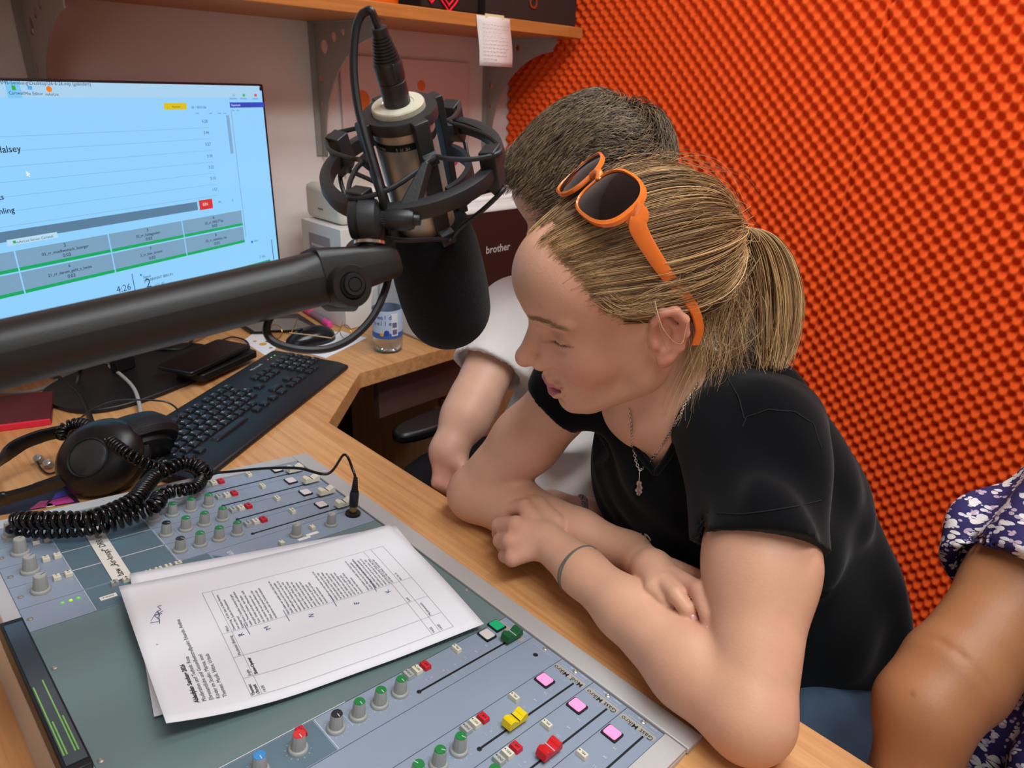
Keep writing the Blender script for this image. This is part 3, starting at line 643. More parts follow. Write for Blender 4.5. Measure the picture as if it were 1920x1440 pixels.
rows = [('esc f1 f2 f3 f4 f5 f6 f7 f8 f9 f10 f11 f12', .136, [0, 1.6, 2.6, 3.6, 4.6, 6, 7, 8, 9, 10.4, 11.4, 12.4, 13.4]),
        ('^ 1 2 3 4 5 6 7 8 9 0 ß ´ ←', .116, None), ('↹ Q W E R T Z U I O P Ü + #', .098, None), ('⇪ A S D F G H J K L Ö Ä #', .080, None), ('⇧ < Y X C V B N M , . -', .062, None)]
klist = []
for s_, y, xs in rows:
    ks = s_.split(); off = {.116: 0, .098: .5, .080: .75, .062: .25}.get(y, 0)
    for i, q in enumerate(ks): klist.append((.018 + (xs[i] if xs else (i + (off if i else off * .4))) * .0186, y, 1, q))
klist += [(.300, .062, 2.0, '⇧'), (.292, .0895, 1.1, '⏎')]
for x, w_ in ((.020, 1.2), (.044, 1), (.066, 1), (.140, 5.6), (.214, 1), (.236, 1), (.262, 1), (.290, 1.2)): klist.append((x, .044, w_, ''))
for i in range(3):
    klist.append((.322 + i * .0186, .116, 1, '')); klist.append((.322 + i * .0186, .098, 1, '')); klist.append((.322 + i * .0186, .044, 1, ''))
klist.append((.322 + .0186, .062, 1, ''))
num = '⇩ / * - 7 8 9 + 4 5 6 , 1 2 3 0'.split()
for j in range(5):
    for i in range(4): klist.append((.387 + i * .0186, (.116, .098, .080, .062, .044)[j], 1, num[(j * 4 + i) % 16] if j < 4 else ''))
for x, y, w_, q in klist[:104]:
    z = .0115 + (y - .02) * math.tan(math.radians(slope))
    M = T(x + .004, y + .003, z) @ RX(slope) @ Matrix.Diagonal((w_ if w_ > 1 else 1, 1, 1, 1))
    if keyp is None: keyp = kp.obj('key', keym, kb, M=M, bevel=.0016, smooth=40); ko = keyp
    else: ko = keyp.copy(); COL.objects.link(ko); ko.parent = kb; ko.matrix_basis = M
    if len(q) and w_ == 1: text('key_legend', q, .0075 if len(q) < 2 else .004, T(-.0045, -.001, .0063), legm, ko, local=True)
for i, c in enumerate(('#60ff60', '#60ff60', '#ff6060')): MB().cyl((.435 - .012 * i, .146, .0185), (.435 - .012 * i, .146, .0195), .0016, n=10).obj('status_light', mat('kled' + c, c, .3, emit=(c, .5)), kb, M=Matrix.Identity(4))
text('keyboard_lettering', 'Microsoft', .009, T(.352, .140, .0196) @ RX(slope), legm, kb, local=True)
# ------------------------------------------------------------------ microphone, shock mount, arm
PT = pd(745, 193, 0.470); PBm = pd(853, 632, 0.626); ax = unit(PT - PBm)
xr = unit(RT - ax * (RT @ ax)); yb = np.cross(ax, xr)
MICM = frame(PT, xr, z=ax)          # local z up the mic, x image right, y away from the viewer
IM = np.array(MICM)
def ml(x, y, z): return IM[:3, :3] @ V3(x, y, z) + IM[:3, 3]
mic = thing('studio_microphone', 'silver studio microphone hanging upside down with a black foam windshield', 'microphone', M=MICM)
I4 = Matrix.Identity(4)
silver = mat('satin_nickel', '#b5aca0', 0.42, 0.75); cream = mat('cream_metal', '#d8d2bc', 0.3, 0.25)
satblk = mat('satin_black', '#17181a', 0.4, bump=(900, .06)); mount_m = mat('mount_black', '#1e1f22', 0.48, bump=(500, .08))
kd0 = MB(); nn = 110; an = 2 * PI * np.arange(nn * 2) / (nn * 2); rr_ = np.where(np.arange(nn * 2) % 2 == 0, .0187, .0183)
rows_k = [np.stack([rr_ * np.cos(an), rr_ * np.sin(an), np.full(nn * 2, z)], -1) for z in (-.0070, -.0010)]
G = np.array(rows_k); G = np.concatenate([G, G[:, :1]], 1); kd0.sheet(G)
kd0.lathe([(.0184, -.0010), (.0179, 0), (.0115, 0.0), (.0110, -.0005), (0, -.0005)], n=64)
kd0.lathe([(.0184, -.0070), (0, -.0070)], n=64)
kd0.obj('base_disc', [cream], mic, M=I4, smooth=30)
R0 = .0222
MB().lathe([(0, -.008), (.0195, -.008), (.0215, -.010), (R0, -.014), (R0, -.097), (.0210, -.101), (0, -.101)], n=64).obj('body', silver, mic, M=I4)
MB().lathe([(R0 + .0003, -.0195), (R0 + .0003, -.0245)], n=64).obj('name_band', mat('band_black', '#131313', .3), mic, M=I4)
for q, (s_, a_) in enumerate((('MT 71 S', 282), ('Mikrofontechnik', 236))):
    for k, chh in enumerate(s_):
        aa = math.radians(a_ - k * 3.4); r_ = R0 + .0005
        t_ = Matrix(((math.sin(aa), 0, math.cos(aa), r_ * math.cos(aa)), (-math.cos(aa), 0, math.sin(aa), r_ * math.sin(aa)), (0, -1, 0, -.0222), (0, 0, 0, 1)))
        text('band_letter', chh, .0030, t_ @ T(0, -.0010, 0), mat('silver_print', '#b0aca4', .4), mic, ax='CENTER', local=True) if chh != ' ' else None
fo = [(0, -.219)] + [(.0375 * math.sin(t), -.182 - .037 * math.cos(t)) for t in np.linspace(.15, PI / 2, 12)] + [(.0385, -.165), (.0382, -.145), (.0365, -.118), (.0330, -.100), (.0285, -.0955), (.0215, -.0950)]
MB().lathe(fo, n=56).obj('foam_windshield', mat('foam_black', '#0a0b0e', 0.95, bump=(1100, .5), spec=.15, sheen=.06), mic, M=I4, smooth=180)
# plug
plug = thing('cable_plug', 'black plug with ribbed sleeve on top of the microphone', 'plug', M=MICM @ Matrix.Diagonal((1, 1, .74, 1)))
pr = [(0, 0.0002), (.0092, .0002), (.0092, .020), (.0087, .0205), (.0087, .0210), (.0093, .0215), (.0096, .025), (.0096, .036), (.0090, .038), (0, .038)]
MB().lathe(pr, n=32).obj('shell', satblk, plug, M=I4, smooth=30)
for a_ in (235, 300): MB().box((0.0094 * math.cos(math.radians(a_)), .0094 * math.sin(math.radians(a_)), .032), (.0016, .0016, .013), None).obj('latch_ridge', satblk, plug, M=I4, bevel=.0004)
rb = []; z = .038
for k in range(8): r_ = .0090 - .00042 * k; rb += [(r_, z), (r_, z + .0016), (r_ - .0012, z + .0018), (r_ - .0012, z + .0025)]; z += .0026
rb += [(.0055, z), (.0053, z + .007), (.0040, z + .0075), (0, z + .0075)]
MB().lathe(rb, n=28).obj('ribbed_boot', rub, plug, M=I4, smooth=30)
# shock mount
smt = thing('shock_mount', 'black elastic shock mount ring with cords around the microphone', 'shock mount', M=MICM)
def rad(a, r, z): a = math.radians(a); return V3(r * math.cos(a), -r * math.sin(a), z)
MB().lathe([(.0192, -.0040), (.0262, -.0040), (.0267, -.0050), (.0262, -.0120), (.0225, -.0120), (.0192, -.008), (.0192, -.0040)], n=64).obj('inner_ring', mount_m, smt, M=I4)
ZR = -.0457; RR_ = .0640
MB().lathe([(RR_ - .005, ZR + .0052), (RR_, ZR + .0056), (RR_ + .0035, ZR + .0046), (RR_ + .0045, ZR - .001), (RR_ + .003, ZR - .0062), (RR_ - .003, ZR - .0062), (RR_ - .005, ZR + .0052)], n=96).obj('outer_ring', mount_m, smt, M=I4)
MB().lathe([(.0390, -.050), (.0430, -.050), (.0435, -.061), (.0390, -.061), (.0390, -.050)], n=40, a0=-50, a1=60).obj('inner_guard', mount_m, smt, M=I4)
ST = [55, 145, 235, 325]; CL = [115, 205, 295, 20]
def fin(a, P, w, name='strut'):
    """plate in the radial plane at angle a with outline P=(r,z), width w"""
    a = math.radians(a); M = Matrix(((math.cos(a), 0, math.sin(a), 0), (-math.sin(a), 0, math.cos(a), 0), (0, 1, 0, 0), (0, 0, 0, 1)))
    return MB().prism(P, w, M, z0=-w / 2).obj(name, mount_m, smt, M=I4, bevel=.0007)
for a in ST:
    fin(a, [(.0255, -.0040), (.0318, -.0040), (.0326, -.007), (.0320, -.026), (.0360, -.0275), (.0362, -.0335), (.0322, -.036), (.0300, -.088), (.0350, -.090), (.0352, -.099), (.0262, -.099), (.0268, -.020), (.0255, -.013)], .0112)
for a in CL:
    fin(a, [(.0575, -.030), (.0690, -.0285), (.0702, -.032), (.0698, -.057), (.0650, -.062), (.0610, -.058), (.0575, -.052)], .0135, 'cord_clip')
def cord(Pts, name='elastic_cord'):
    MB().tube(spline(Pts, 8, True), 0.0018, 8, closed=True).obj(name, rub, smt, M=I4)
up_ = []; lo_ = []
for a, c in ((20, 55), (115, 145), (205, 235), (295, 325)):
    n_ = {55: 115, 145: 205, 235: 295, 325: 380}[c]; f_ = lambda t: a + (c - a) * t; g_ = lambda t: c + (n_ - c) * t
    up_ += [rad(a, .0712, -.0315), rad(f_(.35), .0600, -.0305), rad(f_(.7), .0450, -.0285), rad(c - 5, .0372, -.0275), rad(c, .0374, -.0280), rad(c + 5, .0372, -.0280), rad(g_(.3), .0430, -.0290), rad(g_(.7), .0600, -.0310)]
    lo_ += [rad(a, .0700, -.0600), rad(f_(.35), .0590, -.070), rad(f_(.7), .0440, -.083), rad(c - 5, .0362, -.0930), rad(c, .0366, -.0940), rad(c + 5, .0362, -.0930), rad(g_(.3), .0440, -.084), rad(g_(.7), .059, -.071)]
cord(up_); cord(lo_)
# fin that holds the outer ring on the swivel
f1 = pd(796, 305, 0.4576); 
BW = ml(0, 0, 0)
fb = MB(); A_ = pd(797, 303, 0.4576); B_ = pd(741, 396, 0.4551); C_ = pd(778, 396, 0.4551); D_ = A_ + FW * .012; 
fb.add([A_ - RT * .0022, A_ + RT * .0022, B_, C_, A_ + FW * .010 - RT * .002, A_ + FW * .010 + RT * .004, B_ + FW * .02, C_ + FW * .02], [(0, 2, 3, 1), (4, 5, 7, 6), (0, 4, 6, 2), (1, 3, 7, 5), (0, 1, 5, 4), (2, 6, 7, 3)])
fb.obj('mount_fin', mount_m, smt, smooth=0, bevel=.001)
sd = 0.4576
def sw(x, y=410, d=sd): return pd(x, y, d)
def seg(P, m=mount_m, name='swivel', par=None, n=36):
    """lathe between image points: (x, y, radius_m)"""
    a = sw(*P[0][:2]); b = sw(*P[-1][:2]); z = unit(b - a); M = frame(a, unit(np.cross(UP, z)), z=z); L = np.linalg.norm(b - a); x0 = P[0][0]; x1 = P[-1][0]
    return MB().lathe([(0, 0)] + [(r, (x - x0) / (x1 - x0) * L) for x, _, r in P] + [(0, L)], M, n).obj(name, m, par, smooth=30)
seg([(657, 412, .0100), (659, 412, .0125), (672, 412, .0135), (674, 412, .0125), (675, 412, .0125), (677, 412, .0138), (698, 412, .0138), (708, 411, .0130), (714, 411, .0092), (717, 411, .005)], name='swivel_knob', par=smt)
kk = MB(); a = sw(712); b = sw(728); z = unit(b - a); M_ = frame(a, unit(np.cross(UP, z)), z=z); nn = 40; an = 2 * PI * np.arange(nn) / nn; rk = np.where(np.arange(nn) % 2 == 0, .0053, .0048)
G = np.array([np.stack([rk * np.cos(an), rk * np.sin(an), np.full(nn, q)], -1) for q in (0, np.linalg.norm(b - a))]); kk.sheet(np.concatenate([G, G[:, :1]], 1), M=M_); kk.obj('knurled_screw', satblk, smt, smooth=20)
seg([(724, 411, .0064), (740, 411, .0075), (768, 411, .0073), (776, 412, .0060), (777, 412, .0046), (780, 412, .0040), (788, 412, .0039), (789, 412, .0025)], satblk, 'swivel_barrel', smt)
# arm
arm = thing('microphone_boom', 'thick matte black swing arm crossing the left half of the picture', 'microphone arm', dk(-330, 1100))
armm = mat('arm_black', '#1a1716', 0.42, 0.1, bump=(1500, .07))
aL = pd(-520, 790, 0.3000); aR = pd(592, 524, 0.4551)
d_ = unit(aR - aL); u_ = unit(UP - d_ * (UP @ d_)); v_ = np.cross(d_, u_)
def sect(P, w, h, n=28, e=3.0):
    an = 2 * PI * np.arange(n) / n; c, s = np.cos(an), np.sin(an)
    return P + (np.sign(c) * abs(c) ** (2 / e) * w)[:, None] * v_ + (np.sign(s) * abs(s) ** (2 / e) * h)[:, None] * u_
def loft(ms, secs, caps=True):
    G = np.array(secs); n = G.shape[1]; G2 = np.concatenate([G, G[:, :1]], 1); ms.sheet(G2)
    if caps: ms.add(G[0], [tuple(range(n))[::-1]]); ms.add(G[-1], [tuple(range(n))])
    return ms
loft(MB(), [sect(aL + (aR - aL) * t, .0180, .0178, e=2.4) for t in (0, .5, .93)] + [sect(aL + (aR - aL) * 1.0, .0180, .0178, e=4)]).obj('main_tube', armm, arm, smooth=40)
a0_ = aL + (aR - aL) * .905
h1 = pd(590, 521, 0.4551); h2 = pd(665, 506, 0.4643); h3 = pd(738, 492, 0.4743)
loft(MB(), [sect(h1, .0190, .0188, e=5), sect(h2, .0170, .0145, e=6), sect(pd(722, 494, 0.4726), .0145, .0115, e=5), sect(h3, .0115, .0095, e=3)]).obj('knuckle', armm, arm, smooth=40, bevel=.0008)
# pivot discs facing the viewer
def disc(x, y, d, r, t, name, m=armm, tilt=None):
    c = pd(x, y, d); z = unit(-ray(x, y) + RT * .55 * 1.0); M = frame(c, unit(np.cross(UP, z)), z=z)
    return MB().lathe([(0, 0), (r * .55, 0), (r * .6, -.0012), (r * .64, 0), (r * .93, 0), (r, -.0022), (r, -t), (0, -t)], M, 44).obj(name, m, arm, smooth=30)
disc(662, 536, 0.4425, .0142, .030, 'pivot_disc'); disc(666, 533, 0.4405, .0075, .004, 'pivot_cap', satblk)
loft(MB(), [sect(pd(598, 556, 0.4643), .008, .0065, e=2.2), sect(pd(612, 560, 0.4643), .0130, .0088, e=2.2), sect(pd(655, 556, 0.4659), .0138, .0105, e=2.2)]).obj('cable_gland', armm, arm, smooth=40)
disc(712, 486, 0.4726, .0160, .026, 'end_joint', satblk)
MB().cyl(pd(700, 470, 0.4676), pd(697, 425, 0.4643), .0088, .0084, 28).obj('end_stem', satblk, arm)
MB().lathe([(.0084, 0), (.0107, .001), (.0107, .003), (.0084, .0038)], frame(pd(694, 462, 0.4643), RT, z=unit(UP)), 32).obj('steel_washer', mat('chrome', '#d8d4cc', .2, 1), arm)
# column that carries the arm, on the desk left of the console
cb = aL - V3(0, 0, aL[2] - DESK)
MB().cyl(cb + V3(0, 0, .0005), aL + V3(0, 0, .01), .018, .018, 28).obj('column', armm, arm)
MB().cyl(cb + V3(0, 0, .0005), cb + V3(0, 0, .012), .045, .042, 32).obj('column_foot', armm, arm)
arm.matrix_basis = Matrix.Translation(cb)
for o in arm.children: o.matrix_parent_inverse = Matrix.Translation(-Vector(cb))
WM[arm.name] = Matrix.Translation(cb)
# microphone cable
top = ml(0, 0, .0485)
cable('microphone_cable', [top, ml(-.001, 0, .0520), pd(696, 21, .428), pd(686, 22, .429), pd(676, 31, .430), pd(666, 62, .432), pd(663, 130, .436), pd(671, 200, .440), pd(688, 268, .444), pd(706, 330, .448), pd(718, 378, .452), pd(726, 420, .472), pd(728, 450, .482)], .0026, rub, 'black cable arching from the plug down the left side of the shock mount', 'cable')
cable('cable_loop', [pd(602, 549, .466), pd(585, 551, .462), pd(548, 563, .455), pd(515, 584, .448), pd(500, 612, .445), pd(506, 634, .445), pd(530, 648, .446), pd(575, 656, .450), pd(622, 652, .456), pd(665, 630, .463), pd(700, 592, .470), pd(722, 545, .475), pd(732, 505, .478)], .0026, rub, 'black cable hanging in a round loop below the arm joint', 'cable')
# ------------------------------------------------------------------ things on the desk
def box_on(name, label, cat, cx_, cy_, w, d, h, rz, m, z=0.0, bevel=.001, part='body', group=None):
    M = T(cx_, cy_, DESK + z) @ RZ(rz); t_ = thing(name, label, cat, M=M, group=group); MB().box((0, 0, h / 2), (w, d, h)).obj(part, m, t_, M=I4, bevel=bevel); return t_
def quad_on(P, h, name, m, par=None, z=0.0, solid=True):
    """low slab over a quadrilateral given by picture corners on the desk"""
    Q = [dk(x, y, z) for x, y in P]; A = sum((Q[i][0] * Q[(i + 1) % 4][1] - Q[(i + 1) % 4][0] * Q[i][1]) for i in range(4))
    if A < 0: Q = Q[::-1]
    mb = MB().add([q for q in Q] + [q + V3(0, 0, h) for q in Q], [(3, 2, 1, 0), (4, 5, 6, 7), (0, 1, 5, 4), (1, 2, 6, 5), (2, 3, 7, 6), (3, 0, 4, 7)])
    return mb.obj(name, m, par, smooth=0, bevel=min(.0015, h / 3))
# water bottle
bp = dk(728, 655); bt = thing('water_bottle', 'small clear plastic water bottle with blue-white label, beside the printer', 'bottle', bp)
clear = mat('clear_pet', '#f2f6fa', 0.06, trans=1.0, ior=1.25)
prof = [(0, .004), (.014, .002), (.026, .0005), (.0305, .006), (.0315, .016), (.0308, .030), (.0308, .098), (.0305, .108), (.0260, .128), (.0165, .146), (.0128, .152), (.0128, .160)]
MB().lathe(prof, Matrix.Translation(bp), 40).obj('bottle_body', clear, bt, solid=.0006)
MB().lathe([(0, .0012), (.024, .003), (.0290, .010), (.0298, .020), (.0298, .036), (0, .036)], Matrix.Translation(bp), 40).obj('water', mat('water', '#ffffff', 0.0, trans=1.0, ior=1.33), bt)
MB().lathe([(.0318, .034), (.0318, .094)], Matrix.Translation(bp), 48).obj('label', mat('label_pale_blue', '#b9cbe4', .4), bt)
MB().lathe([(.0320, .034), (.0320, .046)], Matrix.Translation(bp), 48).obj('label_band', mat('label_blue', '#3c62b4', .4), bt)
MB().lathe([(0, .178), (.0140, .178), (.0148, .176), (.0148, .160), (.0128, .158)], Matrix.Translation(bp), 30).obj('cap', mat('cap_white', '#e8ecf2', .4), bt)
def on_cyl(body, size, c, r, z, a0, m, par, name='label_text', stepf=.62):
    for k, chh in enumerate(body):
        aa = a0 + k * size * stepf / r
        if chh == ' ': continue
        M = Matrix(((-math.sin(aa), 0, math.cos(aa), c[0] + r * math.cos(aa)), (math.cos(aa), 0, math.sin(aa), c[1] + r * math.sin(aa)), (0, 1, 0, z), (0, 0, 0, 1)))
        text(name, chh, size, M, m, par)
va = math.atan2(-bp[1], -bp[0]); nb = mat('label_navy', '#2a3f80', .5)
on_cyl('rwald', .0135, bp, .0323, DESK + .074, va - .95, nb, bt); on_cyl('uelle', .0135, bp, .0323, DESK + .061, va - .95, nb, bt)
for z0_, h_, da, c_ in ((.048, .028, .42, '#e8e6ea'), ):
    an_ = np.linspace(va + .25, va + .72, 8); MB().sheet([[V3(bp[0] + .0323 * math.cos(a), bp[1] + .0323 * math.sin(a), DESK + z) for a in an_] for z in (.040, .088)]).obj('label_panel', mat('label_white', '#dfe3ea', .4), bt)
    for z in (.043, .058): MB().sheet([[V3(bp[0] + .0325 * math.cos(a), bp[1] + .0325 * math.sin(a), DESK + zz) for a in np.linspace(va + .32, va + .64, 6)] for zz in (z, z + .011)]).obj('barcode', mat('code_grey', '#6a6a86', .5), bt)
for a_, z_, c_ in ((-.06, .048, '#2a48a0'), (-.38, .044, '#e8a030')): MB().cyl(V3(bp[0] + .031 * math.cos(va + a_), bp[1] + .031 * math.sin(va + a_), DESK + z_), V3(bp[0] + .0327 * math.cos(va + a_), bp[1] + .0327 * math.sin(va + a_), DESK + z_), .0055 if a_ > -.1 else .004).obj('label_seal', mat('seal' + c_, c_, .5), bt)
# highlighter pen
pk = mat('pink_cap', '#f0489c', .35); h_a, h_b = dk(569, 577, .008), dk(619, 609, .008); dh = unit(h_b - h_a)
hp_ = thing('highlighter_pen', 'pink highlighter pen lying behind the cable loop', 'pen', h_a - V3(0, 0, .008)); Lh = np.linalg.norm(h_b - h_a)
MB().cyl(h_a, h_a + dh * Lh * .34, .0078, .0082, 20).obj('cap', pk, hp_, bevel=.001); MB().cyl(h_a + dh * Lh * .34, h_a + dh * Lh * .80, .0070, .0070, 20).obj('barrel', mat('pen_grey', '#8a6a80', .3), hp_); MB().cyl(h_a + dh * Lh * .80, h_b, .0076, .0070, 20).obj('end_plug', pk, hp_, bevel=.001)
# papers, tablet, mouse, glasses near the keyboard
def sheet_on(name, label, P, m, h=.0006, z=0.0, cat='paper'):
    o = quad_on(P, h, name, m, z=z); return tag(o, label, cat)
lp = sheet_on('paper_pad', 'white paper pad under the mouse beside the bottle', [(610, 673), (688, 635), (600, 618), (520, 648)], paperm, .003, cat='paper pad')
fly = thing('picture_flyer', 'colourful printed flyer between the phones and the keyboard', 'flyer', dk(490, 650)); quad_on([(455, 640), (505, 672), (525, 640), (480, 622)], .0008, 'flyer_paper', paperm, fly)
for x, y, r, c in ((493, 645, .008, '#e0a030'), (503, 640, .006, '#3a3a5a'), (478, 640, .004, '#e08850'), (508, 652, .004, '#b08a30')):
    p = dk(x, y, .0012); MB().cyl(p, p + V3(0, 0, .0003), r, n=12).obj('printed_picture', mat('fp' + c, c, .6), fly)
quad_on([(425, 598), (470, 627), (600, 620), (560, 594)], .009, 'tablet_body', mat('tablet_black', '#141417', .3), None)
tb = bpy.data.objects['tablet_body']; tb.name = 'tablet'; tag(tb, 'black tablet with shiny screen lying at the rear of the desk near the wall', 'tablet')
tb2 = quad_on([(442, 600), (478, 622), (592, 616), (555, 597)], .0006, 'screen', mat('tablet_glass', '#6f6662', .12), tb, z=.0095)
mo = thing('computer_mouse', 'black computer mouse on the white paper pad', 'mouse', dk(590, 640, .003)); mc = dk(588, 640, .003)
mG = [(0, .036)] + []
mm_ = MB(); nlat, nlon = 10, 28
Gm = []
for i in range(nlat + 1):
    t_ = i / nlat * PI / 2; Gm.append([(mc[0] + .058 * math.cos(t_) * math.cos(a) * (1 - .12 * math.cos(a)), mc[1] + .032 * math.cos(t_) * math.sin(a), mc[2] + .034 * math.sin(t_) ** .8) for a in np.linspace(0, 2 * PI, nlon)])
mm_.sheet(Gm); mm_.obj('mouse_shell', mat('mouse_black', '#121316', .22), mo, smooth=180)
MB().box((mc[0] - .03, mc[1], mc[2] + .0335), (.014, .005, .006)).obj('scroll_wheel', rub, mo, bevel=.002)
gl = thing('reading_glasses', 'thin gold-rimmed reading glasses lying across the mouse', 'glasses', dk(600, 640)); gold = mat('gold_wire', '#b98a2a', .25, .9)
for c_, (x, y) in enumerate(((525, 622), (642, 622))):
    c = dk(x - 8 + 14 * c_, y, .018); M_ = frame(c, kd, y=unit(V3(0, 0, .9) + kn * .4)); t = np.linspace(0, 2 * PI, 32, endpoint=False)
    if c_ == 0 or True:
        Pm = np.array([np.array(M_)[:3, :3] @ V3(.022 * math.cos(a), .015 * math.sin(a), 0) + c for a in t]); MB().tube(Pm, .0009, 6, closed=True).obj('rim', gold, gl); MB().add(Pm, [tuple(range(32))]).obj('lens', mat('lens_clear', '#ffffff', .03, trans=1, ior=1.1), gl, smooth=0)
MB().tube([dk(543, 624, .046), dk(580, 628, .048), dk(622, 634, .044)], .0013, 6).obj('temple_arm', mat('temple_tan', '#c9a77c', .4), gl); MB().tube(spline([dk(545, 626, .020), dk(552, 612, .03), dk(558, 595, .035)], 6), .001, 6).obj('nose_bridge', gold, gl)
MB().tube(spline([dk(622, 634, .044), dk(636, 620, .03), dk(643, 602, .03)], 6), .001, 6).obj('temple_arm', gold, gl)
# phones in front of the monitor stand
def phone(name, label, P, z, h, mb_, mg):
    t_ = thing(name, label, 'phone', dk(*P[0], z)); Q = [dk(x, y, z) for x, y in P]
    c = sum(Q) / 4; ex = unit(Q[1] - Q[0] + Q[2] - Q[3]); ey = unit(np.cross((0, 0, 1), ex)); M_ = frame(c, ex, y=ey)
    w_ = (np.linalg.norm(Q[1] - Q[0]) + np.linalg.norm(Q[2] - Q[3])) / 2; d__ = (abs((Q[3] - Q[0]) @ ey) + abs((Q[2] - Q[1]) @ ey)) / 2
    MB().prism(rrect(w_, d__, .008, 4), h, M_).obj('phone_body', mb_, t_, bevel=.002); MB().prism(rrect(w_ - .006, d__ - .006, .006, 4), .0004, M_, z0=h).obj('phone_screen', mg, t_); return t_
stz = .0
phone('smartphone', 'black smartphone leaning on the monitor stand base, glossy screen', [(350, 712), (468, 655), (415, 640), (300, 688)], .032, .008, mat('phone_black', '#0f1012', .3), mat('phone_glass', '#070708', .06))
phone('wallet', 'flat black wallet case under the smartphone', [(372, 722), (478, 672), (440, 655), (335, 700)], .012, .014, mat('wallet_black', '#0c0c0d', .5), mat('wallet_black2', '#111112', .5))
nb_ = thing('red_notebook', 'dark red closed notebook at the left edge behind the headphones', 'notebook', dk(40, 780)); quad_on([(-60, 815), (98, 795), (103, 742), (-60, 758)], .010, 'cover', mat('notebook_red', '#5a1620', .35), nb_); quad_on([(-60, 818), (97, 797), (97, 795.5), (-60, 815)], .0112, 'bright_edge', mat('red_edge', '#e02840', .4), nb_)
# ------------------------------------------------------------------ headphones
hpn = thing('headphones', 'black closed studio headphones lying on the desk behind the console', 'headphones', dk(180, 900))
hm_ = mat('headphone_black', '#101113', .38, bump=(700, .05)); hpad = mat('earpad_leather', '#0c0c0e', .55, bump=(400, .2)); hgl = mat('headphone_gloss', '#2b2d2e', .3)
def ell_lathe(c, z, x, prof, sx, sy, m, name, par, n=48, **k):
    M_ = frame(c, x, z=unit(z)) @ Matrix.Diagonal((sx, sy, 1, 1)); return MB().lathe(prof, M_, n).obj(name, m, par, **k)
zc = unit(V3(-.12, -.62, .78) + RT * .22); c1 = dk(174, 858, .056); xa = unit(RT * .8 + UP * .50)
ell_lathe(c1, zc, xa, [(0, .010), (.020, .010), (.034, .006), (.042, -.004), (.0445, -.016), (.043, -.022), (0, -.022)], 1.38, 1.12, hm_, 'ear_cup', hpn)
ell_lathe(c1, zc, xa, [(.0215, .0102), (.0225, .0118), (.0235, .0102), (.0235, .0085)], 1.25, 1.06, seam, 'groove_ring', hpn)
ell_lathe(c1, zc, xa, [(0, .0128), (.018, .0122), (.0212, .0100)], 1.25, 1.06, hgl, 'cup_plate', hpn)
ell_lathe(c1, zc, xa, [(.030, -.022), (.044, -.022), (.048, -.030), (.046, -.040), (.034, -.042)], 1.28, 1.05, hpad, 'ear_pad', hpn)
LM = frame(c1 + zc * .0120 + RT * .0235 + UP * .002, unit(-UP * .80 + RT * .50), z=unit(zc + RT * .18))
text('cup_lettering', 'SENNHEISER', .0066, LM @ T(-.021, 0, .0008), mat('silver_print', '#b0aca4', .4), hpn, bold=.0001); text('cup_lettering', 'HD 280 pro', .0045, LM @ T(-.010, .0060, .0004), MT['silver_print'], hpn)
c2 = dk(236, 822, .052); z2 = unit(V3(.25, .55, .80))
ell_lathe(c2, z2, xa, [(0, .024), (.020, .022), (.036, .012), (.045, -.004), (.047, -.018), (.044, -.026), (0, -.026)], 1.48, 1.18, hpad, 'ear_pad', hpn)
ell_lathe(c2 - z2 * .026, z2, xa, [(.044, 0), (.045, -.01), (.03, -.016), (0, -.017)], 1.42, 1.14, hm_, 'ear_cup', hpn)
def band(P, w, t, name, m=hm_):
    P = spline(P, 10); N = len(P); tg = np.gradient(P, axis=0); tg /= np.linalg.norm(tg, axis=1)[:, None]; mb = MB(); secs = []
    for i in range(N):
        s_ = unit(np.cross(tg[i], V3(.1, .5, .25))); n_ = np.cross(s_, tg[i]); secs.append([P[i] + a * s_ * w[min(i * len(w) // N, len(w) - 1)] + b * n_ * t for a, b in ((1, .5), (.8, 1), (-.8, 1), (-1, .5), (-1, -.5), (-.8, -1), (.8, -1), (1, -.5))])
    return loft(mb, secs).obj(name, m, hpn, smooth=40)
band([dk(150, 806, .052), dk(100, 812, .058), dk(45, 830, .058), dk(5, 858, .05), dk(-40, 905, .045)], [.012, .013, .014], .0035, 'headband')
band([dk(118, 900, .044), dk(85, 912, .040), dk(45, 925, .034), dk(5, 935, .030), dk(-40, 945, .026)], [.011, .010, .0125], .0040, 'headband_slider')
band([dk(-35, 900, .044), dk(-60, 915, .040), dk(-70, 930, .034), dk(-55, 942, .030), dk(-30, 946, .026)], [.014], .006, 'headband')
MB().tube(spline([dk(142, 792, .05), dk(170, 770, .075), dk(215, 752, .085), dk(270, 750, .085), dk(315, 755, .08), dk(336, 775, .06), dk(322, 797, .05), dk(290, 815, .05), dk(265, 828, .055)], 12), .0013, 8).obj('cup_wire', rubg if False else mat('wire_dark', '#2a2c2e', .35), hpn)
